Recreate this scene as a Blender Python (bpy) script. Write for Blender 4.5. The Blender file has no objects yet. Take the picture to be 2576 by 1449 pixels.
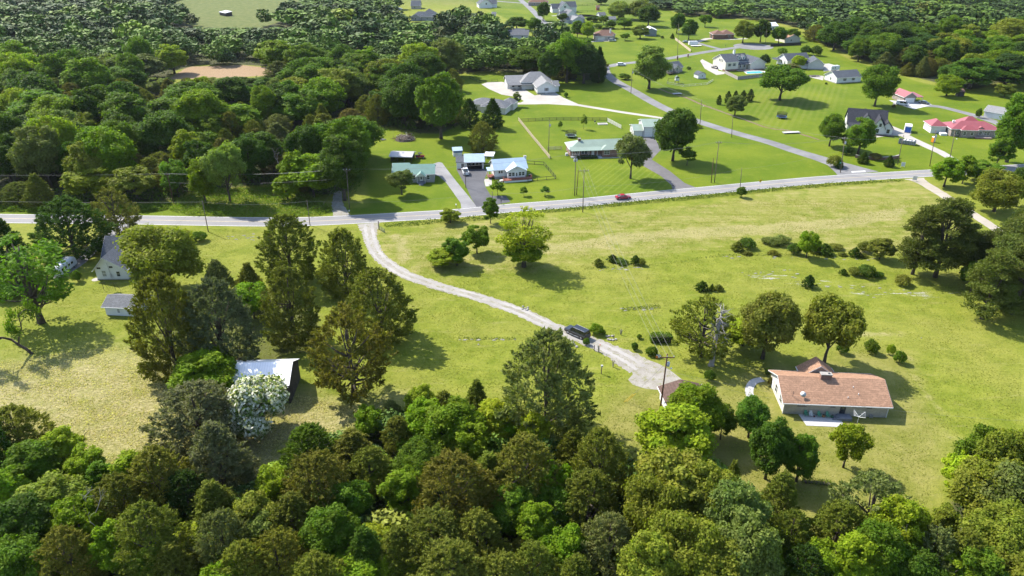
import bpy, math, random
import numpy as np
from math import radians, sin, cos, tan, atan, atan2, pi, sqrt

SC = bpy.context.scene
# ---------------------------------------------------------------- camera
# photo pixels are written in a 2576 x 1449 frame
CAM_H, PITCH, FOC = 80.0, radians(27.5), 1819.0
CX, CY = 1288.0, 724.5
cam_d = bpy.data.cameras.new('camera'); cam = bpy.data.objects.new('camera', cam_d)
SC.collection.objects.link(cam); SC.camera = cam
cam.location = (0, 0, CAM_H); cam.rotation_euler = (pi/2 - PITCH, 0, 0)
cam_d.sensor_width = 36.0; cam_d.lens = 36.0*FOC/2576.0
cam_d.clip_start = 1.0; cam_d.clip_end = 12000
# ---------------------------------------------------------------- sky, sun, exposure
SUN_EL = radians(46.0)
SUN_TO = (-0.775*cos(SUN_EL), 0.632*cos(SUN_EL), sin(SUN_EL))      # direction towards the sun
W = bpy.data.worlds.new('World'); SC.world = W; W.use_nodes = True
nt = W.node_tree; bg = nt.nodes['Background']
sky = nt.nodes.new('ShaderNodeTexSky'); sky.sky_type = 'NISHITA'; sky.sun_disc = False
sky.sun_elevation = SUN_EL; sky.sun_rotation = atan2(SUN_TO[0], SUN_TO[1])
nt.links.new(sky.outputs[0], bg.inputs[0]); bg.inputs[1].default_value = 0.15
sl = bpy.data.lights.new('sun', 'SUN'); sun = bpy.data.objects.new('sun', sl); SC.collection.objects.link(sun)
sl.energy = 4.3; sl.angle = radians(0.55); sl.color = (1.0, 0.945, 0.86)
sun.location = (-200, 200, 300)
sun.rotation_euler = (pi/2 - SUN_EL, 0, atan2(SUN_TO[1], SUN_TO[0]) + pi/2)
SC.view_settings.view_transform = 'Standard'; SC.view_settings.look = 'None'
SC.view_settings.exposure = 1.35; SC.view_settings.gamma = 1.0
SC.render.engine = 'CYCLES'
SC.cycles.max_bounces = 6; SC.cycles.transparent_max_bounces = 8
SC.cycles.diffuse_bounces = 3; SC.cycles.glossy_bounces = 2; SC.cycles.transmission_bounces = 3
SC.cycles.use_denoising = True

# ---------------------------------------------------------------- helpers
def G(px, py, z=0.0):
    """photo pixel -> point on the level ground (or at height z)"""
    a = PITCH + atan((py - CY)/FOC)
    Y = (CAM_H - z)/tan(a)
    d = Y*cos(PITCH) + (CAM_H - z)*sin(PITCH)
    return ((px - CX)*d/FOC, Y)
def top_z(Y, py):
    return CAM_H - Y*tan(PITCH + atan((py - CY)/FOC))
def mpp(Y, z=0.0):
    return (Y*cos(PITCH) + (CAM_H - z)*sin(PITCH))/FOC
def link(o, parent=None):
    SC.collection.objects.link(o)
    if parent is not None: o.parent = parent
    return o
def tag(o, label, cat, group=None):
    o['label'] = label; o['category'] = cat
    if group: o['group'] = group
    return o
def thing(name, label, cat, loc=(0, 0, 0), rz=0.0, group=None, scale=None):
    o = bpy.data.objects.new(name, None); o.empty_display_size = 0.2
    link(o); o.location = loc; o.rotation_euler = (0, 0, rz)
    if scale: o.scale = scale
    return tag(o, label, cat, group)
def copy_thing(root, loc, rz, label, group=None, scale=None, color=None):
    r = root.copy(); link(r); r.location = loc; r.rotation_euler = (0, 0, rz); r['label'] = label
    if group: r['group'] = group
    if scale: r.scale = scale
    for ch in root.children:
        c = ch.copy(); link(c, r)
        if color is not None: c.color = color
        for g in ch.children:
            link(g.copy(), c)
    return r

class MB:
    def __init__(s): s.v = []; s.f = []
    def add(s, vs, fs):
        k = len(s.v); s.v += [tuple(p) for p in vs]; s.f += [tuple(i + k for i in q) for q in fs]; return s
    def box(s, x0, x1, y0, y1, z0, z1):
        return s.add([(x0,y0,z0),(x1,y0,z0),(x1,y1,z0),(x0,y1,z0),(x0,y0,z1),(x1,y0,z1),(x1,y1,z1),(x0,y1,z1)],
                     [(0,3,2,1),(4,5,6,7),(0,1,5,4),(1,2,6,5),(2,3,7,6),(3,0,4,7)])
    def prism(s, poly, axis, a, b):
        """poly: list of 2-D points; extruded along axis ('x','y','z') from a to b"""
        def P(p, t):
            return {'x': (t, p[0], p[1]), 'y': (p[0], t, p[1]), 'z': (p[0], p[1], t)}[axis]
        n = len(poly)
        vs = [P(p, a) for p in poly] + [P(p, b) for p in poly]
        fs = [tuple(range(n))[::-1], tuple(range(n, 2*n))] + [(i, (i+1) % n, n+(i+1) % n, n+i) for i in range(n)]
        return s.add(vs, fs)
    def tube(s, pts, radii, n=6, cap=True):
        pts = [np.array(p, float) for p in pts]
        if not hasattr(radii, '__len__'): radii = [radii]*len(pts)
        k = len(s.v); m = len(pts)
        for i, p in enumerate(pts):
            d = pts[min(i+1, m-1)] - pts[max(i-1, 0)]; d = d/(np.linalg.norm(d) + 1e-9)
            a = np.cross(d, (0, 0, 1) if abs(d[2]) < .9 else (1, 0, 0)); a /= np.linalg.norm(a) + 1e-9
            b = np.cross(d, a)
            for j in range(n):
                t = 2*pi*j/n; q = p + radii[i]*(cos(t)*a + sin(t)*b); s.v.append(tuple(q))
        for i in range(m-1):
            for j in range(n):
                s.f.append((k+i*n+j, k+i*n+(j+1) % n, k+(i+1)*n+(j+1) % n, k+(i+1)*n+j))
        if cap:
            s.f.append(tuple(k+j for j in range(n))[::-1]); s.f.append(tuple(k+(m-1)*n+j for j in range(n)))
        return s
    def lathe(s, prof, n=12, c=(0, 0, 0)):
        return s.tube([(c[0], c[1], c[2]+z) for r, z in prof], [r for r, z in prof], n)
    def obj(s, name, mat, parent=None, smooth=False):
        me = bpy.data.meshes.new(name); me.from_pydata(s.v, [], s.f)
        if smooth: me.polygons.foreach_set('use_smooth', [True]*len(me.polygons))
        me.update()
        if mat is not None: me.materials.append(mat)
        return link(bpy.data.objects.new(name, me), parent)

def np_mesh(name, V, Q, mat, smooth=False):
    me = bpy.data.meshes.new(name); V = np.asarray(V, np.float32); Q = np.asarray(Q, np.int32)
    me.vertices.add(len(V)); me.vertices.foreach_set('co', V.ravel())
    k = Q.shape[1]; me.loops.add(Q.size); me.loops.foreach_set('vertex_index', Q.ravel())
    me.polygons.add(len(Q)); me.polygons.foreach_set('loop_start', np.arange(0, Q.size, k, dtype=np.int32))
    me.polygons.foreach_set('loop_total', np.full(len(Q), k, np.int32))
    me.update(calc_edges=True)
    if smooth: me.polygons.foreach_set('use_smooth', [True]*len(Q))
    if mat: me.materials.append(mat)
    return me

# ---------------------------------------------------------------- materials
MATS = {}
class NT:
    def __init__(s, name):
        s.m = bpy.data.materials.new(name); s.m.use_nodes = True; s.t = s.m.node_tree
        s.b = s.t.nodes['Principled BSDF']; s.out = s.t.nodes['Material Output']
    def n(s, kind, **kw):
        x = s.t.nodes.new('ShaderNode' + kind)
        for k, v in kw.items(): setattr(x, k, v)
        return x
    def l(s, a, b): s.t.links.new(a, b)
    def val(s, sock, v):
        if hasattr(v, 'links') or hasattr(v, 'is_output'): s.l(v, sock)
        else: sock.default_value = v
    def noise(s, vec, scale, detail=4, rough=.6, dist=0.0):
        x = s.n('TexNoise'); s.l(vec, x.inputs['Vector']); x.inputs['Scale'].default_value = scale
        x.inputs['Detail'].default_value = detail; x.inputs['Roughness'].default_value = rough; x.inputs['Distortion'].default_value = dist
        return x.outputs['Fac']
    def mapping(s, vec, scale, rot=0.0):
        x = s.n('Mapping'); s.l(vec, x.inputs[0]); x.inputs['Scale'].default_value = scale; x.inputs['Rotation'].default_value = (0, 0, rot)
        return x.outputs[0]
    def math(s, op, a, b=0.0, c=None, clamp=False):
        x = s.n('Math', operation=op, use_clamp=clamp); s.val(x.inputs[0], a); s.val(x.inputs[1], b)
        if c is not None: s.val(x.inputs[2], c)
        return x.outputs[0]
    def ramp(s, fac, lo, hi):
        x = s.n('MapRange', interpolation_type='SMOOTHSTEP'); s.l(fac, x.inputs[0]); x.inputs[1].default_value = lo; x.inputs[2].default_value = hi
        return x.outputs[0]
    def mix(s, fac, a, b, blend='MIX'):
        x = s.n('Mix', data_type='RGBA', blend_type=blend)
        s.val(x.inputs[0], fac); s.val(x.inputs[6], a if not isinstance(a, tuple) else (*a[:3], 1)); s.val(x.inputs[7], b if not isinstance(b, tuple) else (*b[:3], 1))
        return x.outputs[2]
    def bump(s, h, strength, dist):
        x = s.n('Bump'); x.inputs['Strength'].default_value = strength; x.inputs['Distance'].default_value = dist
        s.l(h, x.inputs['Height']); s.l(x.outputs[0], s.b.inputs['Normal'])
    def attr(s, name):
        x = s.n('Attribute', attribute_name=name); return x.outputs['Fac']

def mat(name, col, rough=.7, var=.12, scale=1.5, metal=0.0, bump=0.0, bscale=8.0, spec=.4, lines=None):
    """plain painted / mineral surface: base colour with mottling, optional fine relief and optional seam lines (axis, per metre, darkening)"""
    if name in MATS: return MATS[name]
    col = tuple(x*.78 for x in col); N = NT(name); tc = N.n('TexCoord').outputs['Object']
    f = N.noise(tc, scale, 5, .65)
    k = N.ramp(f, .25, .75)
    lo = tuple(x*(1-var) for x in col); hi = tuple(min(1, x*(1+var)) for x in col)
    out = N.mix(k, lo, hi)
    f2 = N.noise(tc, scale*9, 3, .6); out = N.mix(N.math('MULTIPLY', N.ramp(f2, .45, .8), min(.5, var*1.3)), out, tuple(x*.55 for x in col))
    if lines:
        ax, per, dk = lines
        sx = N.n('SeparateXYZ'); N.l(tc, sx.inputs[0])
        fr = N.math('FRACT', N.math('MULTIPLY', sx.outputs['XYZ'.index(ax)], per))
        ln = N.math('LESS_THAN', fr, .16)
        out = N.mix(N.math('MULTIPLY', ln, dk), out, tuple(x*.4 for x in col))
    N.l(out, N.b.inputs['Base Color']); N.b.inputs['Roughness'].default_value = rough; N.b.inputs['Metallic'].default_value = metal
    N.b.inputs['Specular IOR Level'].default_value = spec
    if bump: N.bump(N.noise(tc, bscale, 4, .6), bump, .05)
    MATS[name] = N.m; return N.m

def shingle_mat(name, col, var=.25, per=5.5):
    """asphalt shingles: courses and a blend of tab colours"""
    if name in MATS: return MATS[name]
    N = NT(name); tc = N.n('TexCoord').outputs['Object']
    col = tuple(x*.78 for x in col); a = N.noise(N.mapping(tc, (3.2, 1.6, 2.0)), 1.6, 3, .7); b = N.noise(tc, .35, 3)
    out = N.mix(N.ramp(a, .3, .7), tuple(x*(1-var) for x in col), tuple(x*(1+var) for x in col))
    vo = N.n('TexVoronoi'); N.l(N.mapping(tc, (2.2, 3.5, 3.5)), vo.inputs['Vector']); vo.inputs['Scale'].default_value = 1.0
    sp = N.n('SeparateColor'); N.l(vo.outputs['Color'], sp.inputs[0])
    out = N.mix(N.math('MULTIPLY', N.ramp(sp.outputs[0], .7, .85), .55), out, tuple(min(1, x*(1+2.2*var)) for x in col))
    out = N.mix(N.math('MULTIPLY', N.ramp(b, .4, .75), .25), out, tuple(x*.7 for x in col))
    sx = N.n('SeparateXYZ'); N.l(tc, sx.inputs[0])
    ln = N.math('LESS_THAN', N.math('FRACT', N.math('MULTIPLY', sx.outputs[2], per)), .22)
    out = N.mix(N.math('MULTIPLY', ln, .3), out, tuple(x*.45 for x in col))
    N.l(out, N.b.inputs['Base Color']); N.b.inputs['Roughness'].default_value = .9; N.b.inputs['Specular IOR Level'].default_value = .15
    N.bump(a, .5, .03); MATS[name] = N.m; return N.m

def brick_mat(name, c1, c2, mortar):
    if name in MATS: return MATS[name]
    N = NT(name); tc = N.n('TexCoord').outputs['Object']
    sx = N.n('SeparateXYZ'); N.l(tc, sx.inputs[0])
    cb = N.n('CombineXYZ'); N.l(N.math('ADD', sx.outputs[0], sx.outputs[1]), cb.inputs[0]); N.l(sx.outputs[2], cb.inputs[1])
    br = N.n('TexBrick'); N.l(cb.outputs[0], br.inputs['Vector']); br.inputs['Scale'].default_value = 1.0
    br.inputs['Brick Width'].default_value = .24; br.inputs['Row Height'].default_value = .085; br.inputs['Mortar Size'].default_value = .012
    c1, c2, mortar = [tuple(x*.8 for x in q) for q in (c1, c2, mortar)]
    for k, c in (('Color1', c1), ('Color2', c2), ('Mortar', mortar)): br.inputs[k].default_value = (*c, 1)
    out = N.mix(N.math('MULTIPLY', N.ramp(N.noise(tc, .8, 5), .4, .7), .35), br.outputs['Color'], tuple(x*.6 for x in c1))
    N.l(out, N.b.inputs['Base Color']); N.b.inputs['Roughness'].default_value = .9; N.b.inputs['Specular IOR Level'].default_value = .2
    MATS[name] = N.m; return N.m

def glass_mat():
    if 'pane_glass' in MATS: return MATS['pane_glass']
    N = NT('pane_glass'); tc = N.n('TexCoord').outputs['Object']
    N.l(N.mix(N.ramp(N.noise(tc, 2.0, 3), .3, .7), (.012, .016, .02), (.06, .07, .08)), N.b.inputs['Base Color'])
    N.b.inputs['Roughness'].default_value = .08; N.b.inputs['Specular IOR Level'].default_value = .8
    MATS['pane_glass'] = N.m; return N.m
GLASS = glass_mat()

def paint_mat(name, col, rough=.25, metal=0.0):
    if name in MATS: return MATS[name]
    N = NT(name); tc = N.n('TexCoord').outputs['Object']
    N.l(N.mix(N.ramp(N.noise(tc, 3, 4), .35, .75), col, tuple(x*.8 for x in col)), N.b.inputs['Base Color'])
    N.b.inputs['Roughness'].default_value = rough; N.b.inputs['Metallic'].default_value = metal; N.b.inputs['Coat Weight'].default_value = .3; N.b.inputs['Coat Roughness'].default_value = .08
    MATS[name] = N.m; return N.m

def leaf_mat(name, trans=.42, spread=.45, rough=.55, flower=False):
    N = NT(name); oi = N.n('ObjectInfo'); ge = N.n('NewGeometry'); tc = N.n('TexCoord').outputs['Object']
    r = ge.outputs['Random Per Island']; col = oi.outputs['Color']
    k = N.math('ADD', N.math('MULTIPLY', r, spread), 1-spread*.55)
    hs = N.n('HueSaturation'); N.l(col, hs.inputs['Color']); N.l(k, hs.inputs['Value'])
    N.l(N.math('ADD', N.math('MULTIPLY', N.noise(tc, .45, 2), .07), .465), hs.inputs['Hue'])
    out = hs.outputs[0]
    nz = N.ramp(N.noise(tc, .55, 3, .6), .38, .68)
    dk = N.mix(1.0, out, (.80, .82, .70), 'MULTIPLY')
    out = N.mix(nz, dk, out)
    if flower:
        out = N.mix(N.ramp(r, .42, .50), out, (.62, .60, .50))
    N.l(out, N.b.inputs['Base Color']); N.b.inputs['Roughness'].default_value = rough+.1; N.b.inputs['Specular IOR Level'].default_value = .08
    tr = N.n('BsdfTranslucent'); N.l(N.mix(1.0, out, (1.25, 1.40, .45), 'MULTIPLY'), tr.inputs['Color'])
    mx = N.n('MixShader'); mx.inputs[0].default_value = trans
    N.l(N.b.outputs[0], mx.inputs[1]); N.l(tr.outputs[0], mx.inputs[2]); N.l(mx.outputs[0], N.out.inputs[0])
    MATS[name] = N.m; return N.m
LEAF = leaf_mat('broad_leaf'); NEEDLE = leaf_mat('needle_leaf', .34, .5, .7); BLOSSOM = leaf_mat('blossom_leaf', .3, .35, .6, True)
BARK = mat('bark', (.085, .065, .05), .95, .35, 2.0, bump=.6)
DEADWOOD = mat('dead_wood', (.34, .31, .28), .9, .2, 2.0, bump=.4)
POLEWOOD = mat('pole_wood', (.17, .135, .10), .9, .25, 1.2, bump=.3)
POLEBROWN = mat('pole_wood_brown', (.13, .062, .035), .9, .25, 1.2, bump=.3)

# ---------------------------------------------------------------- ground
rng = np.random.default_rng(7)
def poly_w(pts): return np.array([G(*p) for p in pts])
def sdist(P, poly):
    """signed distance (inside positive) of points P (n,2) to polygon"""
    n = len(poly); d = np.full(len(P), 1e9); ins = np.zeros(len(P), bool)
    for i in range(n):
        a = poly[i]; b = poly[(i+1) % n]; e = b-a; w = P-a
        t = np.clip((w@e)/(e@e+1e-9), 0, 1); q = w - t[:, None]*e; d = np.minimum(d, np.hypot(q[:, 0], q[:, 1]))
        c = (a[1] > P[:, 1]) != (b[1] > P[:, 1])
        with np.errstate(divide='ignore', invalid='ignore'):
            xi = a[0] + (P[:, 1]-a[1])*(b[0]-a[0])/(b[1]-a[1]+1e-12)
        ins ^= c & (P[:, 0] < xi)
    return np.where(ins, d, -d)
def soft(P, pts, w, shift=0.0):
    s = sdist(P, poly_w(pts)) + shift; return np.clip(.5 + s/(2*w), 0, 1)

# woods outlines (photo pixels)
WOODS_N = [(-260,523),(0,523),(140,527),(330,519),(440,512),(480,490),(560,480),(690,470),(800,500),(900,488),(930,440),(905,352),(960,322),(1050,340),(1120,342),(1200,300),
           (1165,270),(1140,190),(1225,180),(1330,186),(1440,206),(1522,204),(1524,180),(1500,160),(1440,142),(1376,110),(1340,92),(1280,98),(1180,60),(1100,58),(1010,60),(990,30),(1000,8),(760,8),(740,40),(640,72),(520,74),(440,42),(430,-25),(-300,-25)]
CLEAR_HAY = [(400,212),(440,178),(500,163),(600,162),(690,168),(690,185),(600,205),(500,216)]
CLEAR_SHED = [(895,235),(905,195),(950,188),(960,235)]
WOODS_E = [(1640,14),(1700,38),(1800,50),(1900,52),(1990,72),(2030,104),(2080,128),(2140,152),(2240,190),(2330,212),(2440,232),(2500,234),(2560,215),(2900,215),(2900,40),(2640,10),(2400,-18),(1640,-20)]
WOODS_S = [(-250,1105),(0,1140),(130,1165),(260,1200),(420,1215),(560,1290),(640,1265),(700,1195),(860,1120),(900,1085),(1000,1055),(1180,1060),(1330,1110),(1480,1180),(1600,1170),(1720,1190),(1830,1250),(1960,1320),(2060,1390),(2200,1420),(2340,1400),(2385,1290),(2420,1190),(2600,1130),(2900,1100),(2900,1600),(2400,1800),(200,1800),(-250,1600)]
CEDARS_W = [(360,960),(420,1000),(600,955),(720,905),(800,900),(840,860),(800,740),(680,720),(560,735),(420,760),(360,860)]
HAY = [(-200,900),(0,905),(120,890),(300,868),(420,890),(470,960),(590,985),(760,990),(900,1020),(1000,1000),(920,1085),(720,1190),(600,1270),(420,1200),(200,1170),(-200,1130)]
DRY = [(930,575),(1000,590),(1240,560),(1440,545),(1640,528),(2000,480),(2290,455),(2390,500),(2480,560),(2380,640),(2200,640),(2000,605),(1880,600),(1700,640),(1560,655),(1430,650),(1340,690),(1230,690),(1100,700),(1010,665),(950,625)]
BAND1 = [(1290,620),(1430,610),(1560,585),(1700,575),(1900,565),(2100,550),(2280,520),(2280,545),(2100,580),(1900,590),(1700,600),(1560,620),(1440,632),(1300,640)]
BAND2 = [(980,590),(1010,585),(1040,650),(1010,660)]
LAWNS = [(-200,500),(440,515),(700,540),(930,520),(905,352),(960,322),(1050,340),(1200,300),(1165,270),(1150,190),(1330,186),(1525,204),(1440,142),(1376,110),(1300,60),(1180,0),(1650,0),(1700,38),(1900,52),(1990,72),(2140,152),(2330,212),(2500,234),(2900,215),(2900,440),(2330,440),(2000,455),(1500,505),(1100,535),(600,546),(-200,540)]
YARD_SE = [(1590,960),(1750,985),(1900,935),(2150,880),(2290,890),(2330,1010),(2390,1110),(2330,1300),(2000,1320),(1800,1200),(1500,1110),(1500,1030)]
TAN_CLEAR = [(425,200),(470,168),(600,163),(690,172),(680,190),(560,196)]
FAR_MEADOW = [(430,-20),(450,45),(520,78),(640,76),(745,42),(760,-20)]
EDGE_ROCK = [(1850,680),(1990,675),(2080,700),(2200,720),(2420,730),(2440,760),(2200,750),(2020,722),(1860,700)]
ROCK2 = [(560,585),(640,580),(655,605),(590,612)]
def build_ground():
    st = 2.5
    xs = np.concatenate([[-6000, -3000, -1500, -900, -600], np.arange(-420, 440, st), [600, 900, 1500, 3000, 6000]])
    ys = np.concatenate([[-3000, -1000, -300, -60, 0, 20, 35], np.arange(45, 620, st), np.arange(625, 1000, 8), [1100, 1300, 1800, 3000, 5000, 9000]])
    X, Y = np.meshgrid(xs, ys); V = np.stack([X.ravel(), Y.ravel(), np.zeros(X.size)], 1); P = V[:, :2]
    ny, nx = X.shape; I = np.arange(ny*nx).reshape(ny, nx)
    Q = np.stack([I[:-1, :-1], I[:-1, 1:], I[1:, 1:], I[1:, :-1]], -1).reshape(-1, 4)
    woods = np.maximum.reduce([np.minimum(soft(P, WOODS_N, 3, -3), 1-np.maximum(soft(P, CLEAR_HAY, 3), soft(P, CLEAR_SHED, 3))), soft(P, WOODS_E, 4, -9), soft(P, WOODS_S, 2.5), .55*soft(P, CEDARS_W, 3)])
    far = np.clip((P[:, 1]-560)/300, 0, 1)
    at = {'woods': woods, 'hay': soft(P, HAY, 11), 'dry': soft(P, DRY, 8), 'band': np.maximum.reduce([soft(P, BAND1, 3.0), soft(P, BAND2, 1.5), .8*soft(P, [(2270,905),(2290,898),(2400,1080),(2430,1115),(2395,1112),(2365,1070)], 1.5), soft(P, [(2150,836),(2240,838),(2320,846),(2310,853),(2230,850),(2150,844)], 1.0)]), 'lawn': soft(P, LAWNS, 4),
          'tan': soft(P, TAN_CLEAR, 3), 'yard': soft(P, YARD_SE, 6), 'meadow': np.maximum(soft(P, FAR_MEADOW, 8), far*.7), 'rock': .75*np.maximum(soft(P, EDGE_ROCK, 3), .7*soft(P, ROCK2, 3)),
          'stripe_a': soft(P, [(1900,215),(2140,215),(2110,262),(2040,300),(1960,330),(1880,300),(1890,260)], 6),
          'stripe_b': soft(P, [(1470,415),(1640,400),(1700,470),(1480,492)], 3)}
    return V, Q, at
def ground_mat():
    N = NT('ground_grass'); tc = N.n('NewGeometry').outputs['Position']
    n1 = N.noise(tc, .035, 5, .6); n2 = N.noise(tc, .22, 5, .65); n3 = N.noise(tc, 1.3, 4, .7); n4 = N.noise(tc, 4.5, 3, .7)
    st = N.noise(N.mapping(tc, (.10, .55, 1)), 1.0, 5, .65); st2 = N.noise(N.mapping(tc, (.9, 2.4, 1), .35), 1.1, 5, .8)
    wob = N.math('ADD', N.math('MULTIPLY', N.math('SUBTRACT', n2, .5), .9), N.math('MULTIPLY', N.math('SUBTRACT', n1, .5), .5))
    def edge(name, lo=.35, hi=.65, k=1.0):
        return N.ramp(N.math('ADD', N.attr(name), N.math('MULTIPLY', wob, k)), lo, hi)
    # pasture
    base = N.mix(N.ramp(n2, .3, .7), (.114, .142, .012), (.180, .194, .027))
    base = N.mix(N.math('MULTIPLY', N.ramp(n1, .45, .7), .55), base, (.210, .198, .045))
    base = N.mix(N.math('MULTIPLY', N.ramp(st, .55, .75), .5), base, (.240, .215, .076))
    # mown lawn
    lawn = N.mix(N.ramp(n1, .35, .7), (.076, .118, .004), (.124, .155, .009))
    lawn = N.mix(N.math('MULTIPLY', N.ramp(n2, .5, .75), .45), lawn, (.160, .168, .022))
    out = N.mix(edge('lawn', .3, .7, .35), base, lawn)
    out = N.mix(N.math('MULTIPLY', edge('yard', .2, .8, .3), .8), out, N.mix(N.ramp(n2, .35, .65), (.148, .148, .030), (.205, .185, .058)))
    # dry swathes and hay stubble
    dry = N.mix(N.ramp(st, .35, .65), (.165, .168, .036), (.265, .228, .090))
    out = N.mix(N.math('MULTIPLY', edge('dry'), N.ramp(n2, .25, .75)), out, dry)
    out = N.mix(N.math('MULTIPLY', N.math('MULTIPLY', edge('band', .3, .75, 1.3), N.ramp(n3, .2, .6)), .7), out, N.mix(N.ramp(st2, .3, .7), (.22, .19, .075), (.34, .285, .15)))
    hay = N.mix(N.ramp(st2, .32, .68), (.20, .175, .065), (.42, .365, .18))
    hay = N.mix(N.math('MULTIPLY', N.ramp(n2, .45, .66), .75), hay, (.22, .215, .055))
    out = N.mix(edge('hay', .25, .85, 1.1), out, hay)
    out = N.mix(edge('tan', .35, .65, .6), out, N.mix(N.ramp(st2, .3, .7), (.20, .13, .075), (.31, .215, .13)))
    out = N.mix(N.math('MULTIPLY', edge('meadow', .3, .7, .3), .75), out, N.mix(N.ramp(n2, .35, .65), (.055, .076, .024), (.098, .108, .042)))  # far meadow grass, with a cloud shadow darkened into its colour
    rk = N.math('MULTIPLY', edge('rock', .4, .6, .5), N.ramp(N.noise(N.mapping(tc, (.12, .7, 1)), 1.0, 5, .75), .56, .62))
    out = N.mix(rk, out, (.33, .315, .29))
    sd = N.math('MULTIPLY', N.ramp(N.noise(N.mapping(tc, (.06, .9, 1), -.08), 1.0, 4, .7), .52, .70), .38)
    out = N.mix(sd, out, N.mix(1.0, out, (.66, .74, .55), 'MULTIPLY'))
    # mowing stripes
    sx = N.n('SeparateXYZ'); N.l(tc, sx.inputs[0])
    wa = N.ramp(N.math('SINE', N.math('MULTIPLY', N.math('SUBTRACT', sx.outputs[0], N.math('MULTIPLY', sx.outputs[1], .47)), 2.0)), -.6, .6)
    out = N.mix(N.math('MULTIPLY', N.math('MULTIPLY', wa, N.attr('stripe_a')), .22), out, (.19, .19, .05))
    wb = N.ramp(N.math('SINE', N.math('MULTIPLY', N.math('SUBTRACT', sx.outputs[0], N.math('MULTIPLY', sx.outputs[1], .55)), 2.6)), .3, .9)
    out = N.mix(N.math('MULTIPLY', N.math('MULTIPLY', wb, N.attr('stripe_b')), .20), out, (.21, .24, .05))
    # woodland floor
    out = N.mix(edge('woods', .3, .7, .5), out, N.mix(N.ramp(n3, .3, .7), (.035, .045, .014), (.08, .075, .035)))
    # fine mottling
    out = N.mix(N.math('MULTIPLY', N.ramp(n3, .42, .72), .50), out, N.mix(1.0, out, (.62, .70, .55), 'MULTIPLY'))
    out = N.mix(N.math('MULTIPLY', N.ramp(n4, .45, .75), .50), out, N.mix(1.0, out, (.55, .62, .5), 'MULTIPLY'))
    bare = N.math('MULTIPLY', N.ramp(N.noise(tc, .09, 6, .75), .66, .72), .45)
    out = N.mix(bare, out, (.24, .20, .11))
    N.l(out, N.b.inputs['Base Color']); N.b.inputs['Roughness'].default_value = .95; N.b.inputs['Specular IOR Level'].default_value = .1
    h = N.math('ADD', N.math('ADD', N.math('MULTIPLY', n3, .5), N.math('MULTIPLY', n4, .3)), N.math('MULTIPLY', N.math('MULTIPLY', st2, N.attr('hay')), 1.5))
    h = N.math('ADD', h, N.math('MULTIPLY', n2, .7))
    N.bump(h, .8, .35)
    return N.m
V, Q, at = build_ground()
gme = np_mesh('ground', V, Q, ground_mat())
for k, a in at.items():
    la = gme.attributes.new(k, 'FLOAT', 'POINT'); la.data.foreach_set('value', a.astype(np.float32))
ground = link(bpy.data.objects.new('ground', gme)); ground['kind'] = 'structure'

# ---------------------------------------------------------------- roads, drives
def smooth_pts(pts, n=6):
    out = []; P = [np.array(p, float) for p in pts]
    for i in range(len(P)-1):
        p0 = P[max(i-1, 0)]; p1 = P[i]; p2 = P[i+1]; p3 = P[min(i+2, len(P)-1)]
        for k in range(n):
            t = k/n; out.append(.5*((2*p1) + (-p0+p2)*t + (2*p0-5*p1+4*p2-p3)*t*t + (-p0+3*p1-3*p2+p3)*t**3))
    out.append(P[-1]); return out
def struct(o): o['kind'] = 'structure'; return o
def ribbon(name, pts, width, z, mt, n=6, off=0.0, parent=None, ragged=0.0, px=True, seed=1):
    r = random.Random(seed)
    P = smooth_pts([G(*p) if px else p for p in pts], n); b = MB(); m = len(P)
    L = []; R = []
    for i, p in enumerate(P):
        d = P[min(i+1, m-1)] - P[max(i-1, 0)]; d = d/np.linalg.norm(d); nn = np.array((-d[1], d[0]))
        w = width if not hasattr(width, '__len__') else np.interp(i/(m-1), np.linspace(0, 1, len(width)), width)
        L.append(p + nn*(off + w/2 + r.uniform(-ragged, ragged))); R.append(p + nn*(off - w/2 + r.uniform(-ragged, ragged)))
    vs = [(*q, z) for q in L] + [(*q, z) for q in R]
    b.add(vs, [(m+i, m+i+1, i+1, i) for i in range(m-1)])
    o = b.obj(name, mt, parent)
    return struct(o) if parent is None else o
def sheet(name, pts, z, mt, px=True, thick=0.0, parent=None):
    P = [G(*p) for p in pts] if px else pts
    A = sum(P[i][0]*P[(i+1) % len(P)][1]-P[(i+1) % len(P)][0]*P[i][1] for i in range(len(P)))
    if A < 0: P = P[::-1]
    b = MB()
    if thick: b.prism(P, 'z', z-thick, z)
    else: b.add([(*p, z) for p in P], [tuple(range(len(P)))])
    o = b.obj(name, mt, parent)
    return struct(o) if parent is None else o
def road_mat(name, c1, c2, crack=.5, tracks=0.0):
    N = NT(name); tc = N.n('NewGeometry').outputs['Position']
    n1 = N.noise(tc, .12, 5, .65); n2 = N.noise(tc, 2.5, 4, .7); n3 = N.noise(N.mapping(tc, (.5, 1.6, 1), .3), .5, 5, .8, .6)
    out = N.mix(N.ramp(n1, .3, .7), c1, c2)
    out = N.mix(N.math('MULTIPLY', N.ramp(n3, .56, .66), crack), out, tuple(x*.42 for x in c1))
    out = N.mix(N.math('MULTIPLY', N.ramp(n2, .45, .75), .35), out, tuple(x*.62 for x in c2))
    N.l(out, N.b.inputs['Base Color']); N.b.inputs['Roughness'].default_value = .9; N.b.inputs['Specular IOR Level'].default_value = .2
    N.bump(n2, .3, .02); return N.m
CHIP = road_mat('chip_seal', (.175, .170, .167), (.205, .20, .197), .08)
ASPH_OLD = road_mat('asphalt_weathered', (.125, .123, .125), (.185, .183, .183), .4)
ASPH = road_mat('asphalt_dark', (.060, .060, .066), (.092, .092, .099), .15)
GREYDRIVE = road_mat('asphalt_grey', (.165, .162, .163), (.22, .217, .215), .2)
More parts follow.
